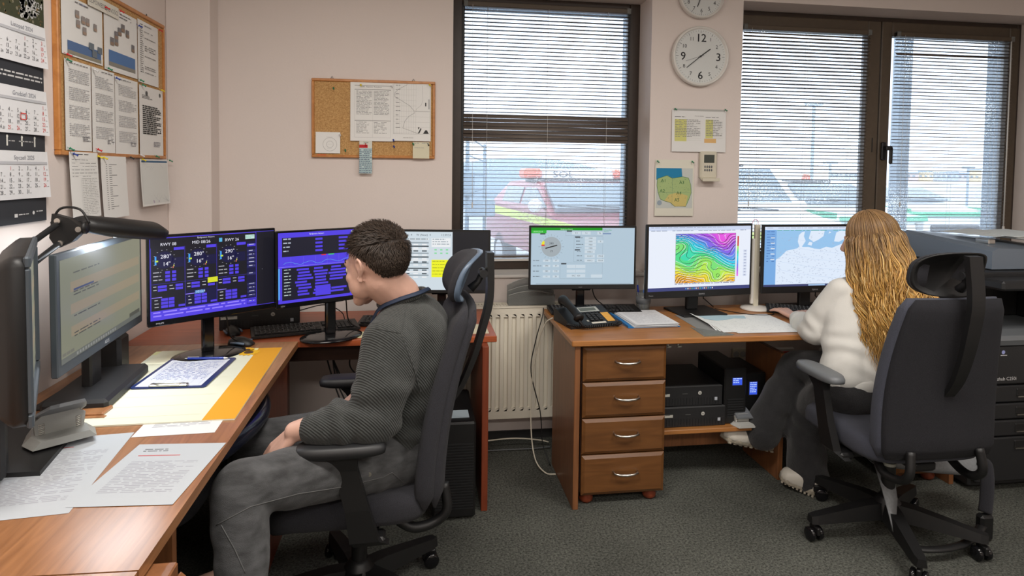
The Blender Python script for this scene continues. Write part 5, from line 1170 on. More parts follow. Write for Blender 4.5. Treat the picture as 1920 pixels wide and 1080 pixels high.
def photos2(c, W, H):
    c.rect(W*.12, H*.08, W*.92, H*.32, (.10, .20, .42), 1); c.rect(W*.12, H*.08, W*.92, H*.14, (.26, .25, .22), 2)
    for (u, v) in ((.38, .60), (.28, .52), (.28, .42), (.48, .68), (.62, .62), (.80, .42), (.16, .40)): c.rect(W*u, H*v, W*(u+.10), H*(v+.12), (.20, .19, .20), 2); c.rect(W*u, H*v, W*(u+.1), H*(v+.05), (.28, .20, .15), 3)
    c.lines(W*.3, H*.85, W*.8, H*.95, .012, INK, .25, 1, .7, .03)
def para(c, W, H):
    c.lines(W*.16, H*.93, W*.9, H*.97, .008, INK, .3, 1, .9, .03)
    v = H*.90
    while v > H*.22:
        c.lines(W*.14, v-.05, W*.92, v, .0066, (.38, .38, .40), .34, 1, .95, .018); v -= .062
    c.lines(W*.62, H*.10, W*.95, H*.16, .006, (.2, .2, .22), .5, 1, .8, .02)
def listing(c, W, H):
    for k in range(24): c.lines(W*.10, H*(.92-.033*k), W*.24, H*(.94-.033*k), .007, INK, .35, 1, 1, .02); rn_.random() < .5 and c.lines(W*.3, H*(.92-.033*k), W*.85, H*(.94-.033*k), .007, INK, .35, 1, .8, .02)
def letter(c, W, H):
    c.disc(W*.28, H*.90, .010, (.12, .12, .12), 1); c.lines(W*.1, H*.80, W*.5, H*.87, .006, INK, .4, 1); c.disc(W*.86, H*.92, .009, (.12, .12, .12), 1)
    c.lines(W*.12, H*.28, W*.9, H*.72, .0085, (.03, .03, .03), .6, 1, .99, .03); c.lines(W*.55, H*.10, W*.85, H*.2, .006, (.15, .15, .2), .4, 1)
def table_(c, W, H):
    c.lines(W*.2, H*.93, W*.9, H*.97, .010, INK, .25, 1, 1, .05)
    for k in range(6): c.rect(W*.06, H*(.90-.05*k), W*.95, H*(.901-.05*k), (.3, .3, .3), 1); c.lines(W*.08, H*(.86-.05*k), W*.95, H*(.885-.05*k), .01, INK, .14, 1, .8, .03)
    for k in range(22): c.rect(W*.36, H*(.60-.026*k), W*.95, H*(.601-.026*k), (.3, .3, .3), 1); c.lines(W*.40, H*(.58-.026*k), W*.95, H*(.598-.026*k), .012, (.3, .3, .3), .10, 1, .6, .008)
    for u in (.36, .52, .68, .84): c.rect(W*u, H*.03, W*u+.0005, H*.6, (.3, .3, .3), 1)
def listing2(c, W, H):
    for k in range(22): c.rect(W*.18, H*(.86-.034*k), W*.23, H*(.868-.034*k), INK, 1); c.rect(W*.30, H*(.86-.034*k), W*(.40 if k % 5 else .6), H*(.868-.034*k), INK, 1)
def citymap(c, W, H):
    c.rect(W*.04, H*.93, W*.96, H*.97, (.06, .14, .25), 1); rn = random.Random(4); c.rect(W*.04, H*.04, W*.96, H*.91, (.70, .72, .70), 1)
    for k in range(150):
        u, v = rn.gauss(.5, .17), rn.gauss(.42, .16)
        if .05 < u < .93 and .05 < v < .88: c.disc(W*u, H*v, rn.uniform(.002, .006), (.48, .42, .52), 2, 7)
    for k in range(22):
        u, v = rn.uniform(.1, .9), rn.uniform(.08, .85); c.line([(W*u, H*v), (W*min(.94, max(.06, u+rn.uniform(-.3, .3))), H*min(.9, max(.05, v+rn.uniform(-.3, .3))))], .0008, (.45, .47, .50), 3)
for (px0, px1, pt, pb, fn, out, lab) in (
    (113, 191, -16, 98, photos1, .016, 'sheet with small photographs and a blue panorama, top left on the large cork board'),
    (193, 256, 4, 128, photos2, .0165, 'sheet with small photographs and a blue panorama, top centre on the large cork board'),
    (257, 296, 34, 152, listing, .016, 'list sheet at the top right of the large cork board'),
    (118, 169, 108, 281, para, .0185, 'typed sheet, left of the three on the lower large cork board'),
    (169, 213, 124, 285, para, .0190, 'typed sheet, middle of the three on the lower large cork board'),
    (213, 257, 141, 288, para, .0185, 'typed sheet, right of the three on the lower large cork board'),
    (259, 304, 158, 290, letter, .0185, 'letter with heavy black paragraph at the lower right of the large cork board'),
    (125, 180, 284, 412, table_, .022, 'table sheet hanging below the large cork board, leftmost'),
    (184, 233, 292, 412, listing2, .023, 'list sheet hanging below the large cork board, in the middle'),
    (259, 312, 298, 388, citymap, .022, 'small city map hanging at the lower right corner of the large cork board')):
    y, z, W, H = quadpage(px0, px1, pt, pb)
    if out > .021: fnb = lambda u, v, H=H: .010*(1-min(1, v/H))**1.5
    else: fnb = lambda u, v, W=W: .003*math.sin(u/W*PI)
    paperT(TL, y, z, W, H, out, fn, lab, bend=fnb)
def header(c, W, H): c.text('ODPOWIEDZIALNOŚCI', W*.97, H*.3, .017, (.15, .15, .16), 1, 'r', W*.94)
y, z, W, H = quadpage(160, 214, -12, 8)
paperT(TL, y, z, W+.02, .045, .022, header, 'paper strip with capital letters along the top of the large cork board', 'paper_strip', 'paper', (.70, .68, .60))
for i, (px, py, col, where) in enumerate(((119, 99, 'red', 'lower left corner of the first photo sheet'), (119, 109, 'green', 'top left corner of the lower typed sheets'), (170, 128, 'white', 'joint between the left and middle typed sheets'), (197, 126, 'green', 'lower left corner of the second photo sheet'), (212, 144, 'blue', 'top of the right typed sheet'), (192, 11, 'red', 'left end of the lettered strip'), (220, 18, 'red', 'right end of the lettered strip'), (255, 46, 'blue', 'top left of the list sheet'), (294, 54, 'red', 'top right of the list sheet'), (258, 148, 'green', 'bottom left of the list sheet'), (262, 157, 'green', 'top left of the heavy letter'), (298, 167, 'yellow', 'top right of the heavy letter'), (124, 276, 'green', 'bottom left of the typed sheets'), (177, 278, 'red', 'bottom of the middle typed sheet'), (131, 286, 'blue', 'top left of the hanging table sheet'), (178, 291, 'yellow', 'top right of the hanging table sheet'), (188, 293, 'yellow', 'top left of the hanging list'), (239, 293, 'black', 'bottom rail between the hanging sheets'), (262, 297, 'yellow', 'top left of the small city map'), (288, 291, 'green', 'bottom of the heavy letter'), (313, 299, 'green', 'top right of the small city map'), (259, 289, 'white', 'bottom left of the heavy letter'))):
    y, z = lw(px, py); pin(TL @ TR((0, 0, .020)), y, z, col, '%s push pin at the %s' % (col, where), 'push pins on the large cork board')
# calendar
cal = thing('wall_calendar', 'three-month wall calendar with red and black dates at the left edge', 'calendar', (XL, 1.925, 0), 0)
Tc = frameT((0, 0, 0), (0, 1, 0), (0, 0, 1)); CW = .325
months = (('Listopad 2024', 4, 30, (1, 11), 1.785, 1.915), ('Grudzień 2024', 6, 31, (25, 26), 1.572, 1.712), ('Styczeń 2025', 2, 31, (1, 6), 1.375, 1.520))
def band(z0, z1, out, col, fn=None, nm='band'):
    c = CV(Tc @ TR((0, z0, out)), .0003); c.rect(0, 0, CW, z1-z0, col, 0)
    if fn: fn(c, CW, z1-z0)
    return c.build(nm, M['print'], cal)
BK = (.035, .038, .045)
def hdr(c, W, H):
    c.rect(0, 0, W, H, (.05, .055, .03), 1); rn = random.Random(8)
    for k in range(260): c.disc(rn.uniform(.005, W-.005), rn.uniform(.005, H-.005), rn.uniform(.002, .006), [(.10, .10, .05), (.16, .10, .04), (.04, .05, .03), (.22, .20, .14)][rn.randrange(4)], 2, 6)
    for k in range(70): c.disc(rn.uniform(.20, .28), rn.uniform(.01, .10), rn.uniform(.004, .010), [(.45, .45, .44), (.25, .25, .25), (.60, .60, .58)][rn.randrange(3)], 3, 7)
    c.text('2024', W*.97, .055, .020, (.6, .6, .6), 4, 'r'); c.lines(W*.72, .03, W*.97, .048, .008, (.5, .5, .5), .35, 4, 1, .03)
band(1.915, 2.13, .010, BK, hdr, 'photo_header')
band(1.700, 1.790, .006, BK, lambda c, W, H: c.lines(.02, H*.3, W-.01, H*.62, .012, (.6, .6, .6), .4, 2, 1, .03, False))
def icons(c, W, H):
    c.lines(.14, H*.25, W-.01, H*.55, .010, (.45, .45, .45), .3, 2, .6, .02)
    for u in (.13, .20, .265): c.rect(u, H*.3, u+.007, H*.7, (.7, .7, .65), 2); c.disc(u+.0035, H*.72, .005, (.7, .7, .65), 3, 8)
band(1.515, 1.580, .006, BK, icons)
def foot(c, W, H): c.rect(.16, H*.25, .175, H*.38, (.7, .7, .7), 2); c.lines(.18, H*.25, .23, H*.36, .009, (.6, .6, .6), .35, 2); c.disc(.255, H*.36, .006, (.7, .7, .7), 2, 8); c.lines(.27, H*.3, .315, H*.42, .009, (.6, .6, .6), .35, 2)
band(1.300, 1.380, .006, BK, foot)
for (mn, off, nd, red, z0, z1) in months:
    c = CV(Tc @ TR((0, z0, .012)), .0003, bend=lambda u, v: .008*max(0, (u-.22)/.1)**2*(1-v/.14)); W, H = CW, z1-z0
    for i in range(10): c.rect(W*i/10, 0, W*(i+1)/10, H, (.76, .77, .79), 0, div=3)
    c.text(mn, W*.47, H-.026, .0135, (.25, .26, .30), 3, 'l'); c.rect(.03, H-.040, W-.006, H-.032, (.50, .51, .54), 2); c.rect(.03, H-.041, W-.006, H-.0405, (.1, .1, .1), 3)
    c.rect(W-.04, H-.040, W-.006, H-.032, (.55, .28, .28), 2)
    for d_ in range(1, nd+1):
        k = off+d_-1; r, q = k//7, k % 7
        u = .052+q*.0415; v = H-.058-r*.0178
        col = (.62, .06, .05) if (q == 6 or d_ in red) else (.06, .06, .07)
        if v < .004: r -= 1; v = H-.058-r*.0178; c.text(str(d_), u+.012, v, .008, col, 3, 'l'); continue
        c.text(str(d_), u, v, .0125, col, 3, 'c', sx=.8); c.rect(u+.010, v, u+.018, v+.002, (.4, .4, .4), 2)
    for r in range(5): c.text(str(44+r), .018, H-.058-r*.0178, .007, (.4, .4, .42), 3)
    o = c.build('month_page', M['print'], cal)
    if mn.startswith('Gru'):
        c = CV(Tc @ TR((0, z0, .014)), .0003); c.frame(.185-.0, H-.058-2*.0178-.004, .215, H-.058-2*.0178+.017, .003, (.7, .05, .04), 4); c.build('date_marker', M['print'], cal)

# --- back wall boards and papers: u = +X, v = +Z
TB = frameT((0, YB, 0), (1, 0, 0), (0, 0, 1))
corkboard('small cork board on the back wall left of the window', (-.545, YB, 1.534), (1, 0, 0), (0, 0, 1), .63, .405, .014)
def bw(px, py, Y=YB-.015): p = aty(px, py, Y); return p.x, p.z
def rectpx(px0, py0, px1, py1, Y=YB-.015):
    x0, z0 = bw(px0, py1, Y); x1, z1 = bw(px1, py0, Y); return x0, z0, x1-x0, z1-z0
def emerg(c, W, H):
    c.text('IMO   Response   Procedures', W*.5, H*.90, .006, INK, 2, 'c'); 
    for v in (.925, .86, .34): c.rect(W*.10, H*v, W*.95, H*v+.002, (.15, .15, .15), 1)
    for u in (.14, .55): c.lines(W*u, H*.42, W*(u+.36), H*.84, .007, (.25, .25, .25), .35, 1, .95, .02); c.lines(W*u, H*.1, W*(u+.3), H*.32, .007, (.3, .3, .3), .35, 1, .9, .02)
    c.rect(W*.52, H*.06, W*.523, H*.86, (.5, .5, .5), 1); c.frame(W*.10, H*.06, W*.95, H*.86, .0008, (.45, .45, .45), 1)
def chart(c, W, H):
    c.frame(W*.02, H*.12, W*.98, H*.97, .0008, (.3, .3, .3), 1)
    for k in range(10): c.rect(W*(.05+.062*k), H*.12, W*(.05+.062*k)+.0005, H*.97, (.4, .4, .4), 1)
    for k in range(9): c.rect(W*.02, H*(.14+.092*k), W*(.62 if k > 4 else .98), H*(.14+.092*k)+.0005, (.4, .4, .4), 1)
    c.line([(W*u, H*v) for u, v in ((.38, .96), (.15, .88), (.06, .82), (.06, .75), (.25, .68), (.45, .6), (.56, .52), (.57, .48), (.42, .42), (.32, .34), (.27, .22), (.45, .18), (.66, .13))], .0011, (.12, .12, .12), 3)
    c.line([(W*u, H*v) for u, v in ((.78, .95), (.79, .7), (.75, .62), (.62, .55), (.60, .50))], .0008, (.3, .3, .3), 2)
    c.rect(W*.60, H*.51, W*.97, H*.513, INK, 2); c.poly([(W*.80, H*.13), (W*.86, H*.19), (W*.90, H*.19), (W*.95, H*.13)], (.05, .05, .05), 3)
    for k in range(14): c.disc(W*(.68+.012*(k % 6)), H*(.14+.015*(k % 7)), .003, (.06, .06, .06), 3, 6)
    c.rect(W*.85, H*.60, W*.88, H*.66, (.05, .05, .05), 3); c.rect(W*.93, H*.55, W*.97, H*.72, (.5, .5, .5), 2); c.text('DRAWSKO-KROSNO', W*.28, H*.05, .004, INK, 2)
    c.lines(W*.08, H*.14, W*.2, H*.95, .022, INK, .1, 3, 1, .02)
def circ(c, W, H): c.ring(W*.58, H*.42, W*.28, .0008, INK, 1); c.ring(W*.58, H*.42, W*.14, .0008, INK, 1); c.rect(W*.42, H*.76, W*.68, H*.765, INK, 1); c.rect(W*.48, H*.42, W*.66, H*.425, (.4, .4, .4), 1); c.rect(W*.48, H*.22, W*.66, H*.225, (.4, .4, .4), 1)
def strip(c, W, H):
    c.rect(0, 0, W, H*.78, (.42, .56, .58), 1); c.text('2024', W*.5, H*.93, .009, INK, 2, 'c'); c.rect(0, H*.79, W*.65, H*.89, (.55, .03, .04), 1)
    for k in range(13): c.rect(0, H*(.02+.058*k), W, H*(.045+.058*k), (.62, .70, .70), 2); c.lines(0, H*(.02+.058*k), W, H*(.04+.058*k), .012, (.08, .12, .2), .3, 3, .95, .012)
    c.rect(W*.5, 0, W*.51, H*.78, (.2, .25, .3), 3)
def note(c, W, H): c.lines(W*.05, H*.75, W*.95, H*.95, .009, (.3, .3, .3), .25, 1, .6, .015); c.text('HENRYK KOS', W*.08, H*.62, .006, (.3, .3, .32), 1, 'l', W*.6)
for (px0, py0, px1, py1, out, fn, lab, base) in ((657, 154, 737, 264, .016, emerg, 'form sheet with two columns on the small cork board', WH), (736, 156, 808, 264, .0165, chart, 'white chart sheet with a curved line and grid on the small cork board', WH), (592, 248, 638, 287, .015, circ, 'small white note with two concentric circles on the small cork board', WH), (674, 265, 698, 325, .024, strip, 'narrow blue-green striped card hanging from the small cork board', (.7, .7, .62)), (774, 267, 805, 297, .024, note, 'cream sticky note at the lower right of the small cork board', (.68, .64, .48))):
    x, z, W, H = rectpx(px0, py0, px1, py1); paperT(TB, x, z, W, H, out, fn, lab, base=base, bend=(lambda u, v, H=H: .006*(1-v/H)))
for (px, py, col, where) in ((625, 164, 'green', 'upper left of the cork'), (676, 158, 'yellow', 'top of the two-column form'), (734, 160, 'white', 'joint between form and chart'), (805, 158, 'yellow', 'top right corner of the chart'), (637, 251, 'white', 'top right of the circle note'), (647, 280, 'green', 'lower left of the cork'), (685, 269, 'red', 'top of the striped card'), (737, 261, 'blue', 'bottom edge of the chart'), (738, 273, 'blue', 'cork just below the chart'), (774, 268, 'green', 'top left of the sticky note'), (802, 269, 'black', 'top right of the sticky note')):
    x, z = bw(px, py); pin(TB @ TR((0, 0, .016)), x, z, col, '%s push pin in the small cork board, %s' % (col, where), 'push pins on the small cork board')
x, z = bw(602, 290, YB-.022); c = CV(TB @ TR((x-.02, z-.004, .0215)), .0002); c.rect(0, 0, .045, .006, (.65, .16, .06), 0); tag(c.build('sticker', M['print']), 'tiny orange sticker on the bottom rail of the small cork board', 'sticker')

def wallclock(cx, cz, r, label, hands, big=True):
    t = thing('wall_clock', label, 'clock', (cx, YB, cz), 0)
    T = Matrix.Rotation(PI/2, 4, 'X')
    b = MB(); b.lathe([(r*.80, 0), (r*.97, .004), (r, .02), (r*.985, .036), (r*.95, .042), (r*.92, .040), (r*.90, .026), (0.001, .025)], n=56, T=T); b.build('rim', M['white_plastic'], t)
    c = CV(frameT((0, -.0262, 0), (1, 0, 0), (0, 0, 1)), .0003); c.disc(0, 0, r*.89, (.66, .68, .67), 0, 48)
    for k in range(60):
        a = 2*PI*k/60; l = .09 if k % 5 == 0 else .04; c.line([(r*.86*math.cos(a), r*.86*math.sin(a)), (r*(.86-l)*math.cos(a), r*(.86-l)*math.sin(a))], .0016 if k % 5 else .0026, (.15, .15, .15), 1)
    for k in range(1, 13):
        a = PI/2-2*PI*k/12; bigk = big and k % 3 == 0; h = r*(.27 if bigk else (.125 if big else .16)); rad = r*(.62 if bigk else .66)
        s = str(k); vs, fs, wd = textmesh(s); c.text(s, rad*math.cos(a), rad*math.sin(a)-h*.5, h, (.03, .03, .035), 2, 'c')
        if bigk: c.text(s, rad*math.cos(a)+.0015, rad*math.sin(a)-h*.5, h, (.03, .03, .035), 3, 'c')
    c.build('dial', M['print'], t)
    for i, (a_, l_, w_) in enumerate(hands):
        a = PI/2-R(a_); b = MB(); b.box(-l_*.22, l_, -.0012, .0, -w_/2, w_/2, T=TR((0, -.029-.0015*i, 0), 0, -a, 0)); b.build(('hour_hand', 'minute_hand', 'second_hand')[i], M['black'] if i < 2 else M['steel'], t)
    b = MB(); b.cyl((0, -.036, 0), .005, .01, 'y', 12); b.build('hub', M['black'], t)
x0, z0 = bw(1259, 105, YB-.02); x1, z1 = bw(1365, 107, YB-.02); rc = (x1-x0)/2
cz_ = bw(1312, 106, YB-.02)
wallclock((x0+x1)/2, cz_[1], rc, 'round white wall clock with large 12, 3, 6 and 9 between the windows', ((54, rc*.42, .006), (231, rc*.62, .004), (252, rc*.55, .0015)))
cz2 = bw(1315, -10, YB-.02)
wallclock(cz2[0], cz2[1], rc*.80, 'second white clock with thin numerals, cut off at the top of the photo', ((60, rc*.3, .006), (200, rc*.45, .004), (100, rc*.5, .001)), big=False)
def sheetclip(c, W, H):
    c.text('Dane do meldunku', W*.5, H*.85, .005, INK, 2, 'c')
    c.lines(W*.05, H*.80, W*.35, H*.84, .007, INK, .4, 1, 1, .03); c.lines(W*.62, H*.80, W*.9, H*.84, .007, INK, .4, 1, 1, .03)
    c.rect(W*.05, H*.25, W*.27, H*.78, (.66, .65, .22), 1); c.rect(W*.62, H*.33, W*.76, H*.78, (.66, .65, .22), 1); c.rect(W*.60, H*.22, W*.82, H*.32, (.72, .45, .18), 1)
    for k in range(11): c.rect(W*.05, H*(.28+.046*k), W*.53, H*(.28+.046*k)+.0006, (.35, .35, .3), 2); c.rect(W*.62, H*(.33+.04*k), W*.94, H*(.33+.04*k)+.0006, (.35, .35, .3), 2)
    c.lines(W*.06, H*.3, W*.52, H*.77, .0094, (.25, .25, .25), .35, 3, .85, .015); c.lines(W*.63, H*.34, W*.93, H*.77, .0094, (.25, .25, .25), .35, 3, .85, .015)
x, z, W, H = rectpx(1259, 208, 1362, 284, YB-.01); paperT(TB, x, z, W, H, .006, sheetclip, 'white sheet with yellow tables pinned between the windows', base=(.76, .76, .75), bend=(lambda u, v, H=H: .006*(1-v/H)))
b = MB(); T_ = TB @ TR((x+.01, z+H-.004, .005)); b.box(0, W-.02, 0, .010, 0, .003, T=T_); tag(b.build('clamp_bar', M['lgrey']), 'grey clamp bar along the top of the yellow-table sheet', 'clamp')
for (px, py, k) in ((1265, 203, 'left end of the clamp bar'), (1359, 205, 'right end of the clamp bar'), (1232, 301, 'top left corner of the country map'), (1297, 302, 'top right corner of the country map')):
    xx, zz = bw(px, py, YB-.01); pin(TB @ TR((0, 0, .009)), xx, zz, 'green', 'green push pin at the '+k, 'green push pins between the windows')
def poland(c, W, H):
    c.rect(W*.03, H*.14, W*.97, H*.85, (.55, .58, .55), 1); c.poly([(W*.03, H*.64), (W*.03, H*.85), (W*.68, H*.85), (W*.70, H*.70), (W*.45, H*.67), (W*.32, H*.72), (W*.12, H*.66)], (.02, .22, .42), 2)
    P = [(.06, .66), (.14, .68), (.30, .72), (.44, .67), (.70, .70), (.86, .68), (.92, .56), (.94, .42), (.88, .30), (.80, .17), (.62, .18), (.52, .17), (.40, .24), (.24, .27), (.14, .30), (.08, .42), (.05, .54)]
    c.poly([(W*u, H*v) for u, v in P], (.38, .50, .22), 3); c.line([(W*u, H*v) for u, v in P+[P[0]]], .0022, (.06, .18, .06), 4)
    c.poly([(W*u, H*v) for u, v in ((.36, .38), (.60, .42), (.85, .36), (.80, .17), (.52, .17), (.40, .24), (.24, .27))], (.60, .50, .18), 4)
    c.disc(W*.12, H*.235, .014, (.30, .36, .42), 4); rn = random.Random(3)
    for k in range(60): c.disc(W*rn.uniform(.12, .88), H*rn.uniform(.3, .66), .0016, (.12, .22, .12), 5, 5)
    c.rect(W*.06, H*.42, W*.9, H*.423, (.2, .3, .2), 5); c.rect(W*.44, H*.18, W*.445, H*.70, (.2, .3, .2), 5)
    for s, u, v in (('A1', .15, .60), ('A3', .62, .57), ('A2', .12, .42), ('A4', .55, .38), ('A5', .50, .26)): c.text(s, W*u, H*v, .019, (.05, .16, .06), 6)
x, z, W, H = rectpx(1227, 300, 1302, 405, YB-.01); paperT(TB, x, z, W, H, .006, poland, 'map of a country with regions A1 to A5, pinned between the windows', 'paper_map', 'map', base=(.72, .70, .60), bend=(lambda u, v, H=H: .005*(1-v/H)))
# thermostat / weather meter
x, z, W, H = rectpx(1313, 284, 1346, 337, YB-.03)
t = thing('thermostat', 'cream wall thermostat with grey display and open flap below the pinned sheet', 'thermostat', (x+W/2, YB, z), 0)
b = MB(); b.box(-W/2, W/2, -.030, 0, .005, H, bev=.008); b.build('body', M['cream'], t)
b = MB(); b.loft([[(sx*W*.5, y, zz) for sx, y, zz in ((-1, -.03, .004), (1, -.03, .004), (1, -.026, .009), (-1, -.026, .009))], [(sx*W*.5, y, zz) for sx, y, zz in ((-1, -.062, -.008), (1, -.062, -.008), (1, -.060, -.003), (-1, -.060, -.003))]], 0, True, False)
b.loft([[(-W/2, -.06, -.006), (W/2, -.06, -.006), (W/2, -.06, .010), (-W/2, -.06, .010)], [(-W/2, -.063, -.006), (W/2, -.063, -.006), (W/2, -.063, .010), (-W/2, -.063, .010)]], 0, True, False); b.build('flap', M['cream'], t)
b = MB(); b.box(-W*.30, W*.30, -.033, -.029, H*.60, H*.88, bev=.001); b.build('display', mat('lcd', (.06, .07, .06), .2), t)
b = MB()
for i in range(4):
    for j in range(2): b.ell((-W*.24+W*.13*i, -.031, H*(.34+.12*j)), (W*.045, .004, H*.045), n=10, m=6)
o = b.build('buttons', M['grey_plastic'], t)
# red sockets low on the wall
for (px0, px1, lab) in ((1437, 1482, 'white wall plate with two red power sockets, left one'), (1540, 1575, 'white wall plate with red power sockets behind the woman')):
    x, z, W, H = rectpx(px0, 657, px1, 676, YB-.01)
    t = thing('power_socket', lab, 'socket', (x+W/2, YB, z), 0)
    b = MB(); b.box(-W*.62, W*.62, -.025, 0, -.02, H+.02, bev=.006); b.build('plate', M['white_plastic'], t)
    for s in (-1, 1):
        b = MB(); b.box(s*W*.26-W*.23, s*W*.26+W*.23, -.030, -.024, 0, H, bev=.003); o = b.build('socket_face', M['red_socket'], t)
        b = MB(); b.cyl((s*W*.26, -.032, H/2), min(W*.18, H*.42), .006, 'y', 20); b.build('socket_well', M['black'], o)
x, z, W, H = rectpx(1372, 659, 1398, 672, YB-.01); t = thing('power_socket', 'cream double wall socket behind the power supplies', 'socket', (x+W/2, YB, z), 0)
b = MB(); b.box(-W/2, W/2, -.02, 0, 0, H+.02, bev=.005); b.build('plate', M['cream'], t)
for s in (-1, 1): b = MB(); b.cyl((s*W*.25, -.024, H*.7), .018, .006, 'y', 16); b.build('socket_well', M['lgrey'], t)

# cables
def cable(name, label, pts, r=.003, m='black', n=8, grp=None):
    b = MB(); b.tube(spl(pts, n), r, 6); return tag(b.build(name, M[m]), label, 'cable', grp)
cable('cable', 'thin black cable hanging down beside the radiator from the window desk', [(.655, 3.245, .757), (.640, 3.20, .72), (.600, 3.17, .60), (.575, 3.15, .45), (.62, 3.12, .25), (.63, 3.10, .10), (.66, 3.04, .006)], .0028)
cable('cable', 'white cable hanging in a curve beside the desk side panel to the carpet', [(.655, 3.02, .757), (.625, 3.05, .72), (.60, 3.10, .60), (.575, 3.12, .40), (.57, 3.10, .18), (.58, 3.03, .05), (.62, 2.97, .006), (.668, 2.95, .005)], .0035, 'cream')
cable('cable', 'pale cable running along the wall under the radiator', [(-.2, 3.30, .03), (.1, 3.28, .04), (.3, 3.27, .045), (.5, 3.28, .05), (.64, 3.28, .035), (.70, 3.28, .02)], .004, 'cream')
cable('cable', 'grey cable on the carpet edge under the radiator', [(-.2, 3.26, .012), (.15, 3.22, .012), (.4, 3.24, .008), (.6, 3.23, .012), (.70, 3.24, .012)], .003, 'grey_plastic')
rn = random.Random(21)
bund = [[(-.40+rn.uniform(-.03, .03), 2.95, .65), (-.36+dx, 2.95, .50), (-.28+dx*2, 2.93, .34), (-.22+dx*3, 2.92, .20), (-.15+dx*4, 2.92, .03)] for dx in (-.02, -.005, .01, .025)]
for i, p_ in enumerate(bund): cable('cable', 'black cable in the bundle under the red desk, behind the man\'s arm', p_, .0035, 'black', grp='bundled cables under the red desk')
cable('cable', 'black cable hanging in a wide loop under the red desk', [(-.30, 3.0, .645), (-.31, 3.0, .55), (-.22, 3.0, .47), (-.10, 3.0, .43), (0, 3.0, .44)], .0035)
cable('cable', 'black cable looping to the left at the cable bundle', [(-.27, 2.92, .36), (-.36, 2.92, .33), (-.36, 2.92, .22), (-.33, 2.92, .10)], .0035)
cable('cable', 'thin black cable hanging straight behind the man\'s shoulder under the red desk', [(-.14, 3.05, .65), (-.15, 3.05, .56), (-.145, 3.05, .45), (-.15, 3.05, .3)], .003)
cable('cable', 'black cable over the red desk from the slim computer to the middle monitor', [(-.56, 3.10, .80), (-.44, 3.08, .83), (-.36, 3.06, .80), (-.34, 3.05, .758)], .0025)
# ================================================================ people
def remesh(name, mb, voxel, m, parent=None, smooth=4, fn=None, mats=None, subd=False):
    me = mb.mesh(name, m, fixn=True); ob = bpy.data.objects.new('tmp', me); C.objects.link(ob)
    md = ob.modifiers.new('r', 'REMESH'); md.mode = 'VOXEL'; md.voxel_size = voxel; md.use_smooth_shade = True
    if smooth:
        ms = ob.modifiers.new('s', 'SMOOTH'); ms.factor = .5; ms.iterations = smooth
    dg = bpy.context.evaluated_depsgraph_get(); out = bpy.data.meshes.new_from_object(ob.evaluated_get(dg))
    bpy.data.objects.remove(ob); bpy.data.meshes.remove(me)
    out.name = name; out.materials.clear()
    for x in (m if isinstance(m, (list, tuple)) else [m]): out.materials.append(x)
    n = len(out.vertices); co = np.empty(n*3); out.vertices.foreach_get('co', co); co = co.reshape(-1, 3)
    if fn:
        nr = np.empty(n*3); out.vertices.foreach_get('normal', nr); nr = nr.reshape(-1, 3)
        co = fn(co, nr); out.vertices.foreach_set('co', co.ravel())
    out.polygons.foreach_set('use_smooth', [True]*len(out.polygons)); out.update()
    return link(name, out, parent), co
def cone(b, p0, p1, r0, r1, n=20, sx=1.0):
    """capsule between two points with two radii"""
    p0, p1 = Vector(p0), Vector(p1); d = (p1-p0); L_ = d.length; d = d.normalized() if L_ > 1e-6 else Vector((0, 0, 1)); u = d.orthogonal().normalized(); v = d.cross(u)
    st = []
    for k in range(1, 6): a = PI/2*k/6; st.append((p0-d*r0*math.cos(a), r0*math.sin(a)))
    for k in range(0, 7): t = k/6; st.append((p0+d*L_*t, r0*(1-t)+r1*t))
    for k in range(5, 0, -1): a = PI/2*k/6; st.append((p1+d*r1*math.cos(a), r1*math.sin(a)))
    b.loft([[c+u*math.cos(2*PI*j/n)*r+v*math.sin(2*PI*j/n)*r for j in range(n)] for c, r in st], 0, True, True)
def chain(b, pts, rs):
    for i in range(len(pts)-1): cone(b, pts[i], pts[i+1], rs[i], rs[i+1])
def ellT(b, T, c, r): b.ell(c, r, 0, 20, 14, T)
def head(b, T, s=1.0, jaw=1.0):
    """face towards local +Y"""
    ellT(b, T, (0, -.018, .035), (.076*s, .098*s, .088*s)); ellT(b, T, (0, .012, .0), (.068*s, .082*s, .085*s))
    cone(b, T @ Vector((-.040, .016, -.048)), T @ Vector((-.014, .066, -.088)), .021*jaw, .020*jaw); cone(b, T @ Vector((.040, .016, -.048)), T @ Vector((.014, .066, -.088)), .021*jaw, .020*jaw)
    for x in (-.030, .030): ellT(b, T, (x, .034, -.040), (.036, .044, .046))
    ellT(b, T, (0, .055, -.055), (.042, .034, .045)); ellT(b, T, (0, .074, -.092), (.020, .014, .014))
    cone(b, T @ Vector((0, .088, .018)), T @ Vector((0, .110, -.022)), .007, .011); ellT(b, T, (0, .104, -.028), (.016, .010, .009))
    cone(b, T @ Vector((-.036, .072, .026)), T @ Vector((.036, .072, .026)), .013, .013)
    for x in (-.040, .040): ellT(b, T, (x, .052, -.018), (.024, .026, .022))
    cone(b, T @ Vector((-.016, .087, -.052)), T @ Vector((.016, .087, -.052)), .007, .007); cone(b, T @ Vector((-.014, .085, -.062)), T @ Vector((.014, .085, -.062)), .0075, .0075)
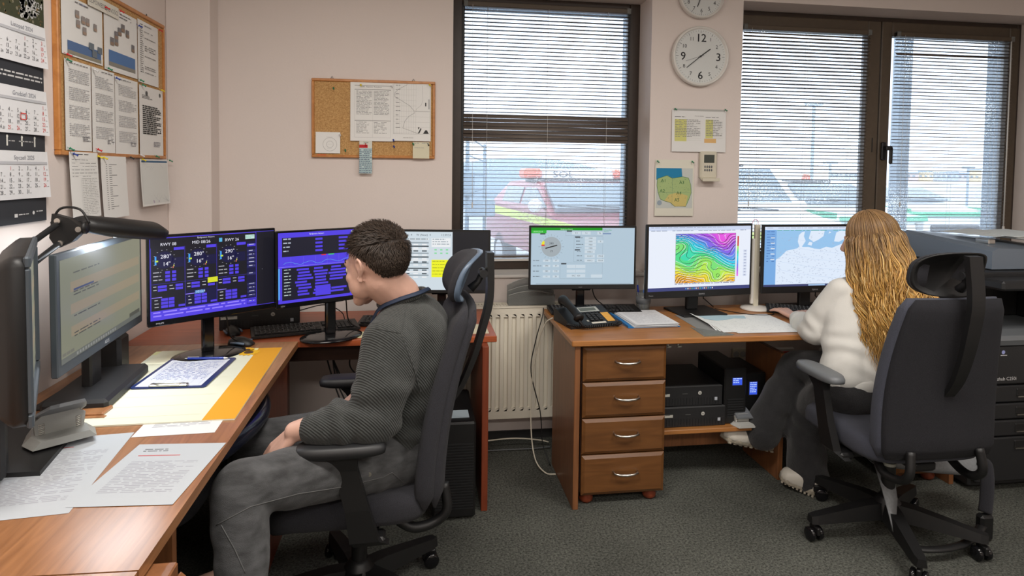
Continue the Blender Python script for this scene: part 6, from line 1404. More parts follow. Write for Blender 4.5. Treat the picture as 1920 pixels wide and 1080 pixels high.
def ear(b, T, s):
    # rim, lobe and bowl of the ear
    c = [(s*.074, -.004, -.030), (s*.080, -.008, -.012), (s*.087, -.020, .008), (s*.090, -.024, .026), (s*.086, -.012, .036), (s*.078, .002, .030), (s*.075, .006, .012)]
    pts = [T @ Vector(p) for p in c]
    for i in range(len(pts)-1): cone(b, pts[i], pts[i+1], .0055, .0055, 10)
    cone(b, T @ Vector((s*.076, -.002, -.028)), T @ Vector((s*.077, .003, -.020)), .0075, .006, 10); ellT(b, T, (s*.077, -.008, .008), (.006, .014, .022))
def hand(b, wrist, d, up, side, s=1.0, curl=.5, spread=.12, thumb=1):
    """wrist point, d towards the knuckles, up = back of the hand, side = thumb side"""
    d = Vector(d).normalized(); up = Vector(up); up = (up-d*up.dot(d)).normalized(); side = Vector(side); side = (side-d*side.dot(d)-up*side.dot(up)).normalized()
    w0 = Vector(wrist)
    for k in (-1.5, -.5, .5, 1.5): cone(b, w0+side*(k*.010*s)+d*.012, w0+d*.082*s+side*(k*.0195*s)-up*.002, .0135*s, .0105*s, 12)
    kn = []
    for i, (k, ls) in enumerate(((1.5, (.040, .024, .020)), (.5, (.044, .028, .021)), (-.5, (.041, .026, .020)), (-1.5, (.032, .020, .018)))):
        p = w0+d*.086*s+side*(k*.0205*s); dd = (d+side*spread*k*.5).normalized(); ang = 0
        for j, l in enumerate(ls):
            ang += curl*(.55, .75, .5)[j]; q = p+(dd*math.cos(ang)-up*math.sin(ang))*l*s
            cone(b, p, q, (.0092-.0008*j)*s, (.0086-.0009*j)*s, 12); p = q
    p = w0+d*.022*s+side*.020*s-up*.006; 
    for j, (l, r) in enumerate(((.040, .0125), (.032, .0105), (.026, .0092))):
        a = .75-.22*j; q = p+(d*math.cos(a)+side*math.sin(a)-up*(.25+.25*curl)).normalized()*l*s; cone(b, p, q, r*s, (r-.0012)*s, 12); p = q
def folds(co, nr, axis0, axis1, freq, amp, width):
    a0, a1 = np.array(axis0), np.array(axis1); d = a1-a0; L_ = np.linalg.norm(d); d = d/L_
    rel = co-a0; t = rel@d; rad = np.linalg.norm(rel-np.outer(t, d), axis=1)
    wgt = np.clip(1-np.abs(rad)/width, 0, 1)**.5*np.clip((t+.03)/.06, 0, 1)*np.clip((L_+.03-t)/.06, 0, 1)
    ph = 1.6*np.sin(rel[:, 0]*23+rel[:, 2]*17)+1.1*np.sin(rel[:, 1]*31)
    return co+nr*(amp*wgt*np.sin(t*freq+ph))[:, None]
def noisefold(co, nr, amp, sc):
    x, y, z = co.T; f = np.sin(x*sc+1.7*np.sin(y*sc*.7)+z*sc*.35)*np.sin(z*sc*.8+1.3*np.sin(x*sc*.6)+y*sc*.5)
    return co+nr*(amp*f)[:, None]
V = Vector
# ---------- the man
man = thing('person', 'person with short dark hair in a charcoal sweater and grey jeans, seated', 'person', (0, 0, 0))
mp = {'pel': V((-.045, 2.13, .585)), 'waist': V((-.03, 2.13, .72)), 'chest': V((-.015, 2.11, .87)), 'upch': V((-.015, 2.09, .965)), 'neck': V((-.045, 2.075, 1.04)),
      'shN': aty(730, 655, 1.93), 'elN': aty(702, 785, 1.87), 'wrN': aty(575, 803, 1.85), 'shF': V((-.06, 2.30, .985)), 'elF': V((-.11, 2.40, .74)), 'wrF': V((-.20, 2.30, .68)),
      'hipN': V((-.06, 2.04, .565)), 'knN': aty(450, 918, 1.72), 'anN': aty(455, 1170, 1.62), 'hipF': V((-.06, 2.22, .565)), 'knF': aty(478, 828, 2.18), 'anF': V((-.60, 2.22, .10))}
hc = aty(704, 503, 2.04); hc = V((hc.x, hc.y, hc.z))
YM = R(54)        # head turned: face towards -X and a little away from the camera
TH = Matrix.Translation(hc) @ Matrix.Rotation(YM, 4, 'Z') @ Matrix.Rotation(R(-10), 4, 'X') @ Matrix.Scale(1.05, 4)
b = MB()
head(b, TH, 1.0, 1.05); ear(b, TH, -1); ear(b, TH, 1)
chain(b, [TH @ V((0, -.012, -.03)), mp['neck']+V((-.014, 0, .03)), mp['neck']-V((0, 0, .05))], [.066, .066, .07])
chain(b, [mp['neck'], mp['upch'], mp['chest'], mp['waist'], mp['pel']], [.06, .09, .11, .10, .11])
for s_, r_ in (('N', 1), ('F', 1)):
    chain(b, [mp['neck']-V((0, 0, .05)), mp['sh'+s_], mp['el'+s_], mp['wr'+s_]], [.05, .045, .036, .026])
    chain(b, [mp['pel'], mp['hip'+s_], mp['kn'+s_], mp['an'+s_]], [.09, .075, .05, .035])
    cone(b, mp['an'+s_], mp['an'+s_]+V((-.14, -.02, -.03)), .03, .025)
wd = (mp['wrN']-mp['elN']).normalized()
# near hand: hangs from the wrist over the thigh
cone(b, mp['wrN'], mp['wrN']+V((-.035, .01, -.012)), .032, .029)
hand(b, mp['wrN']+V((-.035, .01, -.014)), (-.68, .18, -.70), (-.66, -.38, .62), (.30, .85, .1), 1.12, .45)
hand(b, mp['wrF'], (-.7, -.45, -.45), (-.2, .2, 1), (.3, -.9, 0), 1.0, .4)
remesh('body', b, .0042, M['skin'], man, 6)
for s in (-1, 1):
    b = MB(); b.ell((0, 0, 0), (.0125,)*3, T=TH @ TR((s*.032, .072, .006))); o = b.build('eye', M['eye'], man)
# sweater
b = MB()
chain(b, [mp['neck']+V((.004, .0, -.015)), mp['upch']], [.072, .105])
for dy, r0 in ((-.075, .118), (0, .128), (.085, .118)):
    o_ = V((0, dy, 0)); chain(b, [mp['upch']+o_*.9+V((.012, 0, -.01)), mp['chest']+o_+V((.015, 0, 0)), mp['waist']+o_+V((.0, 0, 0)), mp['pel']+o_+V((0, 0, .065))], [r0*.86, r0, r0*1.02, r0*1.03])
chain(b, [mp['neck']+V((0, -.03, -.04)), mp['shN']+V((.005, .02, .012)), mp['shN'].lerp(mp['elN'], .5)+V((.0, 0, 0)), mp['elN'], mp['elN'].lerp(mp['wrN'], .45), mp['wrN']+V((.02, 0, 0))], [.075, .092, .088, .078, .068, .046])
chain(b, [mp['neck']+V((0, .03, -.04)), mp['shF'], mp['elF'], mp['wrF']+V((.02, 0, 0))], [.07, .072, .058, .042])
def swf(co, nr):
    e = np.array(mp['elN']); s0 = np.array(mp['shN']); w0 = np.array(mp['wrN'])
    co = folds(co, nr, s0*.55+e*.45, e, 78, .0085, .15); co = folds(co, nr, e*.9+s0*.1, e*.35+w0*.65, 88, .0070, .13)
    co = folds(co, nr, np.array([0, 1.98, .62]), np.array([0, 1.98, .80]), 70, .004, .2)
    return noisefold(co, nr, .0045, 24)
sw, swco = remesh('sweater', b, .0075, M['sweater'], man, 5, swf)
b = MB(); pth = []
for k in range(22):
    a = 2*PI*k/22; pth.append(mp['neck']+V((-.006+.073*math.cos(a), .073*math.sin(a), .022+.022*math.cos(a)*1.0)))
b.tube(pth, .0095, 8, closed=True); b.build('collar', M['sweater'], man)
b = MB(); c0 = mp['wrN']+V((.025, -.0, .0)); b.tube([c0+V((.035, 0, 0)), c0, c0+V((-.02, .0, -.002))], [.052, .045, .042], 20); b.build('cuff', M['cuffs'], man)
# lanyard round the neck
b = MB(); lan = []
for k in range(15):
    a = R(20+230*k/14); lan.append(mp['neck']+V((-.012-.0-.080*math.sin(a-R(0)) if False else .078*math.cos(a)-.006, -.078*math.sin(a), .030+.018*math.cos(a))))
lan = [mp['neck']+V((-.105, -.035, -.060)), mp['neck']+V((-.075, -.068, .0)), mp['neck']+V((-.02, -.084, .030)), mp['neck']+V((.045, -.068, .048)), mp['neck']+V((.082, -.01, .052))]
b.tube(spl(lan, 6), .0075, 8, flat=.25, up=(0, -.6, .8)); b.build('lanyard', mat('navy_ribbon', (.008, .018, .045), .7), man)
# jeans
b = MB()
chain(b, [mp['pel']+V((.01, -.05, .02)), mp['hipN'], mp['hipN'].lerp(mp['knN'], .5), mp['knN'], mp['knN'].lerp(mp['anN'], .4), mp['anN']+V((0, 0, .04))], [.125, .110, .090, .074, .070, .058])
chain(b, [mp['pel']+V((.01, .05, .02)), mp['hipF'], mp['hipF'].lerp(mp['knF'], .5), mp['knF'], mp['knF'].lerp(mp['anF'], .4), mp['anF']+V((0, 0, .04))], [.125, .108, .088, .068, .064, .056])
cone(b, mp['pel']+V((.02, -.07, .0)), mp['pel']+V((.02, .07, .0)), .12, .12)
def jf(co, nr):
    k = np.array(mp['knN']); h = np.array(mp['hipN']); a = np.array(mp['anN'])
    co = folds(co, nr, k*.8+h*.2, k, 90, .003, .14); co = folds(co, nr, h, h*.7+k*.3, 80, .004, .16); co = folds(co, nr, k*.9+a*.1, k*.4+a*.6, 60, .003, .12)
    return noisefold(co, nr, .0025, 30)
jn, _ = remesh('jeans', b, .008, M['jeans'], man, 5, jf)
# seam and pocket stitching, rivet
from mathutils.bvhtree import BVHTree
def surf_path(ob, pix, n=10):
    me = ob.data; bv = BVHTree.FromPolygons([v.co for v in me.vertices], [tuple(p.vertices) for p in me.polygons]); o = []
    for (a, c) in zip(pix[:-1], pix[1:]):
        for k in range(n):
            t = k/n; r = V(ray(a[0]+(c[0]-a[0])*t, a[1]+(c[1]-a[1])*t)); h = bv.ray_cast(V((0, 0, ZC)), r.normalized())
            if h[0] is not None: o.append(h[0])
    return o
def seam(ob, name, pix, r, m, parent):
    p = surf_path(ob, pix)
    if len(p) > 3: b = MB(); b.tube(p, r, 6); b.build(name, m, parent)
M['stitch'] = mat('grey_stitching', (.075, .075, .075), .8)
seam(jn, 'seam', [(405, 985), (470, 950), (560, 926), (650, 912), (725, 893)], .0016, M['stitch'], man)
seam(jn, 'seam', [(415, 985), (440, 1030), (462, 1079)], .0016, M['stitch'], man)
seam(jn, 'pocket_stitching', [(688, 902), (715, 897), (735, 886), (765, 912)], .0014, M['stitch'], man)
seam(jn, 'pocket_stitching', [(690, 934), (715, 922), (730, 948)], .0014, M['stitch'], man)
seam(sw, 'seam', [(765, 560), (757, 600), (752, 625), (700, 615)], .0022, M['cuffs'], man)
seam(sw, 'seam', [(752, 625), (775, 690), (790, 740)], .0022, M['cuffs'], man)
b = MB(); T0 = mp['hipN'].lerp(mp['knN'], .5)
rv = aty(692, 890, 1.855); b.cyl(rv, .007, .004, 'y', 14); b.build('rivet', M['chrome'], man)
for s_, nm in (('N', 'shoe'), ('F', 'shoe')):
    b = MB(); an = mp['an'+s_]; fl = an.z-.0
    chain(b, [an+V((.03, 0, -.03)), an+V((-.06, 0, -.045)), an+V((-.17, -.01, -.055))], [.046, .046, .038]); remesh('shoe', b, .008, M['black'], man, 3)
# hair cap: short dense hair made of small locks over a skull cap
def short_hair(T, parent):
    b = MB(); rn = random.Random(5); cnt = 0
    e = V((0, -.018, .038)); r = (.083, .104, .092)
    rings = []
    def keep(d):
        x, y, z = d
        # hairline: lower at the back, higher at the face, clear of the ears
        if y > .45: return z > .33+.5*(y-.45)
        if y > -.1: return z > -.02+.55*(y+.1) if abs(x) > .6 or True else False
        return z > -.72+.0*y if y < -.45 else z > -.72+(.70)*(y+.45)/.35
    # cap surface
    n1, n2 = 40, 24; grid = {}
    vs = []; fs = []
    for i in range(n1):
        for j in range(n2+1):
            th = PI*j/n2*.86+.001; ph = 2*PI*i/n1; d = V((math.sin(th)*math.cos(ph), math.sin(th)*math.sin(ph), math.cos(th))); k = 1.0 if keep(d) else .90
            vs.append(T @ (e+V((d.x*r[0]*k, d.y*r[1]*k, d.z*r[2]*k)))); grid[(i, j)] = len(vs)-1
    for i in range(n1):
        for j in range(n2): fs.append((grid[(i, j)], grid[((i+1) % n1, j)], grid[((i+1) % n1, j+1)], grid[(i, j+1)]))
    b.add(vs, fs, 0, True, None, (.020, .013, .009))
    for q in range(9000):
        z = rn.uniform(-.85, 1); ph = rn.uniform(0, 2*PI); s = math.sqrt(max(0, 1-z*z)); d = V((s*math.cos(ph), s*math.sin(ph), z))
        if not keep(d): continue
        top = max(0, d.z); p = e+V((d.x*r[0]*.99, d.y*r[1]*.99, d.z*r[2]*.99))
        flow = V((rn.uniform(-.35, .35), .75 if d.z > .2 else -.15, -.2 if d.z > .4 else -1.0)); flow = (flow-d*flow.dot(d)); flow = flow.normalized() if flow.length > 1e-3 else V((0, 1, 0))
        L_ = (.012+.018*top**.7)*(rn.uniform(.7, 1.3))*(.55 if d.z < -.25 else 1); out = .10+.50*top if d.z > 0 else .05
        side = d.cross(flow).normalized(); w_ = .0011
        p1 = p+flow*L_*.5+d*L_*(.20+out*.5); p2 = p+flow*L_+d*L_*(.10+out*.6)
        g = rn.uniform(.6, 1.5); col = (.030*g, .020*g, .014*g)
        b.add([T @ (p-side*w_-d*.002), T @ (p+side*w_-d*.002), T @ (p1+side*w_*.8), T @ (p1-side*w_*.8), T @ p2], [(0, 1, 2, 3), (3, 2, 4)], 0, True, None, col)
    o = b.build('hair', M['hair_m'], parent, fixn=False); return o
short_hair(TH, man)
# eyebrow of the man
b = MB(); b.tube([TH @ V((-.016, .088, .030)), TH @ V((-.034, .082, .036)), TH @ V((-.050, .070, .030))], [.003, .004, .002], 6); b.tube([TH @ V((.016, .088, .030)), TH @ V((.034, .082, .036)), TH @ V((.050, .070, .030))], [.003, .004, .002], 6)
mb_ = b.v; o = b.build('eyebrows', mat('brow', (.02, .013, .01), .7), man)

# ---------- the woman
wom = thing('person', 'person with long wavy blonde hair in a white sweatshirt and black trousers', 'person', (0, 0, 0))
wp = {'pel': V((1.86, 2.40, .575)), 'waist': V((1.88, 2.42, .70)), 'chest': V((1.905, 2.47, .85)), 'upch': V((1.925, 2.50, .945)), 'neck': V((1.945, 2.525, 1.02)),
      'shN': aty(1575, 548, 2.50), 'elN': aty(1530, 622, 2.56), 'wrN': aty(1495, 598, 2.86), 'shF': V((2.09, 2.53, .965)), 'elF': V((2.10, 2.68, .79)), 'wrF': V((1.96, 2.83, .785)),
      'hipN': V((1.79, 2.40, .56)), 'hipF': V((1.93, 2.40, .56)), 'knX': aty(1492, 684, 2.72), 'anX': aty(1425, 815, 2.80), 'knB': aty(1520, 760, 2.68), 'anB': aty(1500, 890, 2.70)}
hw = aty(1628, 452, 2.52); YW_ = R(38)
TW = Matrix.Translation(hw) @ Matrix.Rotation(YW_, 4, 'Z') @ Matrix.Rotation(R(-12), 4, 'X') @ Matrix.Scale(1.0, 4)
b = MB(); head(b, TW, .96, .9); ear(b, TW, -1)
chain(b, [TW @ V((0, -.02, -.02)), wp['neck']+V((0, 0, .02)), wp['neck']-V((0, 0, .04))], [.05, .048, .055])
chain(b, [wp['neck'], wp['upch'], wp['chest'], wp['waist'], wp['pel']], [.05, .08, .09, .085, .10])
chain(b, [wp['neck']-V((0, 0, .04)), wp['shN'], wp['elN'], wp['wrN']], [.045, .038, .032, .023]); chain(b, [wp['neck']-V((0, 0, .04)), wp['shF'], wp['elF'], wp['wrF']], [.045, .038, .032, .023])
chain(b, [wp['pel'], wp['hipN'], wp['knB'], wp['anB']], [.09, .07, .045, .03]); chain(b, [wp['pel'], wp['hipF'], wp['knX'], wp['anX']], [.09, .07, .045, .03])
hdN = (aty(1472, 583, 2.95)-wp['wrN']); hand(b, wp['wrN']+hdN*.12, (hdN.x, hdN.y, max(hdN.z, -.0)+.0), (0, 0, 1), (.9, .3, 0), .92, .30, .3)
hand(b, wp['wrF'], (-.3, .9, .0), (0, 0, 1), (-.9, -.3, 0), .92, .30)
remesh('body', b, .0042, M['skin'], wom, 3)
for s in (-1, 1):
    b = MB(); b.ell((0, 0, 0), (.012,)*3, T=TW @ TR((s*.031, .070, .006))); b.build('eye', M['eye'], wom)
b = MB()
chain(b, [wp['neck']+V((0, 0, -.02)), wp['upch']], [.062, .095])
for dx, r0 in ((-.075, .095), (0, .108), (.075, .095)):
    o_ = V((dx, 0, 0)); chain(b, [wp['upch']+o_*.8, wp['chest']+o_, wp['waist']+o_, wp['pel']+o_+V((0, 0, .065))], [r0*.9, r0, r0*1.02, r0*1.08])
chain(b, [wp['neck']+V((-.03, 0, -.045)), wp['shN']+V((.01, 0, 0)), wp['shN'].lerp(wp['elN'], .55), wp['elN'], wp['elN'].lerp(wp['wrN'], .55), wp['wrN']+V((0, -.01, .0))], [.065, .066, .068, .066, .058, .040])
chain(b, [wp['neck']+V((.03, 0, -.045)), wp['shF'], wp['elF'], wp['wrF']], [.065, .064, .062, .042])
def wf(co, nr):
    e = np.array(wp['elN']); s0 = np.array(wp['shN']); w0 = np.array(wp['wrN'])
    co = folds(co, nr, s0*.4+e*.6, e, 60, .006, .14); co = folds(co, nr, e, w0, 55, .005, .12)
    co = folds(co, nr, np.array([1.86, 2.38, .62]), np.array([1.88, 2.42, .80]), 62, .007, .25)
    return noisefold(co, nr, .005, 21)
remesh('sweatshirt', b, .0075, M['whiteshirt'], wom, 5, wf)
b = MB(); rings = []
for z, r in ((.598, 1.0), (.602, 1.02), (.640, 1.04), (.648, 1.0)): rings.append([(1.862+.178*r*math.cos(a), 2.402+.112*r*math.sin(a), z+.03*math.cos(a)) for a in [2*PI*k/30 for k in range(30)]])
b.loft(rings, 0, False, True); b.build('hem_band', M['whiteshirt'], wom)
b = MB()
cone(b, wp['pel']+V((-.07, 0, -.01)), wp['pel']+V((.07, 0, -.01)), .115, .115)
chain(b, [wp['hipF'], wp['hipF'].lerp(wp['knX'], .5)+V((0, 0, .03)), wp['knX'], wp['knX'].lerp(wp['anX'], .5), wp['anX']+V((0.01, 0, .02))], [.105, .088, .070, .080, .092])
chain(b, [wp['hipN'], wp['hipN'].lerp(wp['knB'], .5), wp['knB'], wp['knB'].lerp(wp['anB'], .5), wp['anB']+V((.03, -.02, -.01))], [.105, .092, .080, .086, .090])
def tf(co, nr):
    k = np.array(wp['knB']); a = np.array(wp['anB']); co = folds(co, nr, k, a, 45, .005, .16); k = np.array(wp['knX']); a = np.array(wp['anX']); co = folds(co, nr, k, a, 40, .004, .14)
    co[:, 2] = np.maximum(co[:, 2], .012); return noisefold(co, nr, .004, 24)
remesh('trousers', b, .0085, M['blackcloth'], wom, 5, tf)
def sneaker(heel, toe, up):
    heel, toe = V(heel), V(toe); d = (toe-heel); L_ = d.length; d = d.normalized(); up = V(up); up = (up-d*up.dot(d)).normalized(); s = d.cross(up)
    T = Matrix.Identity(4)
    for i in range(3): T[i][0] = d[i]; T[i][1] = s[i]; T[i][2] = up[i]; T[i][3] = heel[i]
    root = None
    b = MB(); rings = []
    for u, w_, h_ in ((-.012, .020, .035), (.0, .031, .075), (.05, .034, .088), (.09, .036, .082), (.13, .041, .062), (.18, .046, .048), (.22, .044, .040), (.25, .032, .028), (.262, .014, .014)):
        rings.append([(u*L_/.26, w_*math.cos(a), .022+max(-.010, h_*math.sin(a))) for a in [2*PI*k/20 for k in range(20)]])
    b.loft(rings, 0, True, True, T); o = remesh('sneaker', b, .006, M['shoe'], wom, 2)[0]
    b = MB(); rings = []
    for z, g in ((0, .94), (.006, 1.0), (.022, 1.0), (.028, .95)):
        pts = []
        for (x, y) in ((-.012, 0), (-.006, .026), (.03, .036), (.09, .034), (.15, .045), (.20, .048), (.245, .036), (.268, .0), (.245, -.034), (.20, -.046), (.15, -.042), (.09, -.034), (.03, -.036), (-.006, -.026)): pts.append((x*L_/.26, y*g, z))
        rings.append(pts)
    b.loft(rings, 0, True, True, T)
    for k in range(9): b.box((.01+.027*k)*L_/.26, (.024+.027*k)*L_/.26, -.04, .04, -.005, .002, T=T)
    b.build('sneaker_sole', M['sole'], o)
    b = MB()
    for k in range(4): b.tube([T @ V(((.10+.018*k)*L_/.26, -.022, .098-.011*k)), T @ V(((.108+.018*k)*L_/.26, 0, .108-.012*k)), T @ V(((.10+.018*k)*L_/.26, .022, .098-.011*k))], .003, 6)
    b.build('laces', M['shoe'], o)
sneaker(aty(1446, 838, 2.84), aty(1352, 818, 2.82), (.05, -.28, 1))
sneaker(aty(1530, 925, 2.62), aty(1462, 893, 2.72), (.0, -.1, 1))
# long wavy hair
def long_hair(T, parent):
    rn = random.Random(12); b = MB(); e = V((0, -.012, .032)); r = (.088, .106, .096)
    inv = T.to_3x3()
    def lw_(t): return int(t*3)*.9+rn.uniform(-.5, .5)
    def path(ph, th0, layer, n=30):
        pts = []; th = th0; d0 = None
        amp = rn.uniform(.006, .013); w1 = int(ph*5)*1.3+lw_(th0); L_ = rn.uniform(.40, .53); k1 = 1+layer*.10
        # along the skull
        th_end = rn.uniform(1.55, 2.0); m = 8
        for i in range(m):
            t = th0+(th_end-th0)*i/(m-1); d = V((math.sin(t)*math.cos(ph), math.sin(t)*math.sin(ph), math.cos(t)))
            pts.append(T @ (e+V((d.x*r[0]*k1, d.y*r[1]*k1, d.z*r[2]*k1))))
        base = pts[-1]; out = (inv @ V((math.cos(ph), math.sin(ph), 0))); out.z = 0
        if out.length > 1e-6: out.normalize()
        # hair is drawn to the back and hangs down it
        back = V((.30, -.95, 0)).normalized()*-1 if False else V((.10, -.30, 0))
        tgt = wp['upch']+V((.055, -.115, 0)); side = out.cross(V((0, 0, 1)))
        for i in range(1, n):
            u = i/(n-1); z = base.z-L_*u
            spread = out*(.012+.050*u**.8)*k1; pull = (V((tgt.x, tgt.y, 0))-V((hw.x, hw.y, 0)))*min(1, u*1.35)**1.2
            wob = math.sin(u*22+w1)*amp*1.5*min(1.2, u*2.2); wob2 = math.cos(u*19+w1*1.3)*amp*1.3*min(1.2, u*2.2)
            p = V((base.x, base.y, z))+spread+pull*.95+V((wob, wob2*.8, 0))
            pts.append(p)
        return pts
    def addstrand(pts, w_, col0, col1):
        N_ = len(pts); o = len(b.v)
        for i, p in enumerate(pts):
            tn = (pts[min(i+1, N_-1)]-pts[max(i-1, 0)]); a = tn.cross(V((.6, .75, .1))); a = a.normalized() if a.length > 1e-6 else V((1, 0, 0)); q = tn.cross(a).normalized()
            ww = w_*(1 if i < N_*.7 else max(.15, 1-(i-N_*.7)/(N_*.3)))
            b.v.extend([tuple(p+a*ww), tuple(p-a*ww*.6+q*ww*.7), tuple(p-a*ww*.6-q*ww*.7)])
        for i in range(N_-1):
            t = min(1, max(0, (i/(N_-1)-col0[3])/.35)); c_ = tuple(col0[k]*(1-t)+col1[k]*t for k in range(3))
            for j in range(3):
                a0 = o+3*i+j; a1 = o+3*i+(j+1) % 3; b.f.append((a0, a1, a1+3, a0+3)); b.m.append(0); b.sm.append(True); b.c.append(c_)
    # face towards local +Y: keep azimuths away from the face (90 degrees)
    for q in range(2300):
        ph = rn.uniform(0, 2*PI); df = abs(((ph-PI/2+PI) % (2*PI))-PI)
        lay = rn.random()
        if df < R(48): continue
        th0 = rn.uniform(.05, 1.2)
        if df < R(60): th0 = rn.uniform(.05, .8)
        g = rn.uniform(.65, 1.35); tone = rn.random()
        c0 = (.24*g, .14*g, .065*g, rn.uniform(.0, .3)); c1 = (.62*g, .36*g, .10*g) if tone < .6 else ((.42*g, .22*g, .06*g) if tone < .85 else (.78*g, .54*g, .22*g))
        addstrand(path(ph, th0, lay), rn.uniform(.0016, .0030), c0, c1)
    o = b.build('hair', M['hair_w'], parent, fixn=False)
    b2 = MB(); ellT(b2, T, (0, -.016, .032), (.084, .100, .092)); o2 = len(b2.v)
    tgt = wp['upch']+V((.055, -.115, 0)); m0 = V((hw.x, hw.y, hw.z-.03))
    chain(b2, [m0, V((m0.x*.6+tgt.x*.4, m0.y*.6+tgt.y*.4, 1.05)), V((tgt.x, tgt.y, .93)), V((tgt.x+.005, tgt.y, .82))], [.070, .075, .075, .045])
    oc, _ = remesh('hair_mass', b2, .01, mat('dark_blonde', (.16, .095, .045), .7), parent, 4)
long_hair(TW, wom)
# ================================================================ outside the windows
b = MB(); b.box(-60, 90, 3.82, 200, -.25, -.15); struct('floor_outside', b, M['asphalt'])
def car(label, loc, rz, paint, L_=4.4, W_=1.85, H_=1.65, kind='van', stripe=None, beacon=True, text=None, name='car'):
    t = thing(name, label, 'car', loc, rz)
    hw_ = W_/2; hood = .98
    if kind == 'van': prof = [(0, .35), (.02, .75), (.10, .92), (1.15, 1.08), (1.95, H_-.02), (2.4, H_), (L_-.3, H_-.02), (L_-.02, 1.2), (L_, .4)]
    else: prof = [(0, .35), (.02, .70), (.10, .85), (1.2, 1.0), (1.95, H_-.03), (2.4, H_), (3.4, H_-.04), (L_-.35, 1.05), (L_-.02, .95), (L_, .4)]
    b = MB(); rings = []
    # body: lofted across its width so that the glasshouse leans inward
    for s, inn in ((-1, 1.0), (-.97, 0), (.97, 0), (1, 1.0)):
        rings.append([(x, s*hw_*(1 if z < 1.05 else 1-.16*(z-1.05)/(H_-1.05)), z-(.03 if abs(s) == 1 and z > 1.4 else 0)) for x, z in prof])
    b.loft(rings, 0, True, False); b.build('body', paint, t)
    def side(x0, z0, x1, z1, s, q=.012):
        yy = lambda z: s*(hw_*(1 if z < 1.05 else 1-.16*(z-1.05)/(H_-1.05))+q)
        return [(x0[0], yy(x0[1]), x0[1]) for x0 in ()]
    zb, zt = 1.10, H_-.12
    y_ = lambda z, q: (hw_*(1-.16*(z-1.05)/(H_-1.05))+q)
    for s in (-1, 1):
        for (xa, xb, xc, xd) in ((1.38, 2.45, 2.45, 1.98), (2.55, 3.45, 3.40, 2.55)):
            b = MB(); b.add([(xa, s*y_(zb, .006), zb), (xb, s*y_(zb, .006), zb), (xc, s*y_(zt, .006), zt), (xd, s*y_(zt, .006), zt), (xa, s*(y_(zb, -.02)), zb), (xb, s*y_(zb, -.02), zb), (xc, s*y_(zt, -.02), zt), (xd, s*y_(zt, -.02), zt)], [(0, 1, 2, 3), (4, 5, 6, 7), (0, 1, 5, 4), (1, 2, 6, 5), (2, 3, 7, 6), (3, 0, 4, 7)]); b.build('side_window', M['car_glass'], t)
        b = MB(); b.ell((1.45, s*(hw_+.12), 1.12), (.07, .11, .10)); b.tube([(1.5, s*hw_*.95, 1.08), (1.46, s*(hw_+.05), 1.10)], .02, 6); b.build('wing_mirror', M['car_paint'], t)
        for x in (.85, L_-.85):
            b = MB(); b.cyl((x, s*hw_-s*.20 if s > 0 else s*hw_, .19), .34, .20, 'y', 28); o = b.build('wheel', M['tyre'], t); b = MB(); b.cyl((x, s*hw_+(0 if s > 0 else -.01), .19), .21, .01, 'y', 18); b.build('hub_cap', M['chrome'], o)
        b = MB(); b.box(-.01, .12, s*.80-.16*(s > 0)+0, s*.80+.16*(s < 0), .62, .76, bev=.02); b.build('headlight', M['lgrey'], t)
        if stripe: b = MB(); b.loft([[(.10, s*(hw_+.004), .82), (.10, s*(hw_+.004), .93), (.10, s*(hw_-.01), .93), (.10, s*(hw_-.01), .82)], [(L_-.1, s*(hw_+.004), .86), (L_-.1, s*(hw_+.004), 1.0), (L_-.1, s*(hw_-.01), 1.0), (L_-.1, s*(hw_-.01), .86)]], 0, True, False); b.build('side_stripe', M[stripe], t)
    # windscreen
    x0, z0, x1, z1 = 1.19, 1.06, 1.84, H_-.06; nx, nz = -(z1-z0), (x1-x0); nl = math.hypot(nx, nz); nx, nz = nx/nl*.012, nz/nl*.012
    b = MB(); a0, a1 = hw_*.90, hw_*.80
    q = [(x0, -a0, z0), (x0, a0, z0), (x1, a1, z1), (x1, -a1, z1)]; b.add([(x+nx*2.2, y, z+nz*2.2) for x, y, z in q]+[(x-nx*2, y, z-nz*2) for x, y, z in q], [(0, 1, 2, 3), (7, 6, 5, 4), (0, 1, 5, 4), (1, 2, 6, 5), (2, 3, 7, 6), (3, 0, 4, 7)]); b.build('windscreen', M['car_glass'], t)
    b = MB(); b.tube([(x0+nx*3-.02, -.5, z0+.03), (x0+nx*3+.03, .3, z0+.07)], .012, 5); b.tube([(x0+nx*3-.02, .1, z0+.03), (x0+nx*3+.03, .75, z0+.07)], .012, 5); b.build('wiper', M['black'], t)
    b = MB(); b.box(-.03, .06, -.55, .55, .45, .60, bev=.02); b.build('grille', M['black'], t)
    if stripe: b = MB(); b.box(-.01, .09, -hw_*.95, hw_*.95, .78, .87, bev=.01); b.build('front_stripe', M[stripe], t)
    if text is not None:
        b = MB(); b.box(2.15, 2.42, -.62, .62, H_+.0, H_+.17, bev=.03); b.build('light_bar', M['car_paint'], t)
        for s in (-1, 1): b = MB(); b.box(2.14, 2.43, s*.62-.0, s*.92, H_+.02, H_+.18, bev=.04); b.build('beacon', M['orange'], t)
        b = MB(); b.box(2.12, 2.45, -.80, .80, H_-.03, H_+.02, bev=.01); b.build('bar_mount', M['black'], t)
        c = CV(frameT((2.145, .45, H_+.045), (0, -1, 0), (0, 0, 1))); c.text(text, 0, 0, .10, (.05, .06, .08), 1, 'l', None, 1.5); c.build('lettering', M['print'], t)
    elif beacon:
        b = MB(); b.lathe([(.09, 0), (.09, .02), (.075, .10), (.06, .14)], (2.3, 0, H_+.02), 20); b.build('beacon', M['orange'], t); b = MB(); b.box(2.1, 2.5, -.45, .45, H_-.02, H_+.03, bev=.01); b.build('bar_mount', M['black'], t)
    return t
gz = -.15
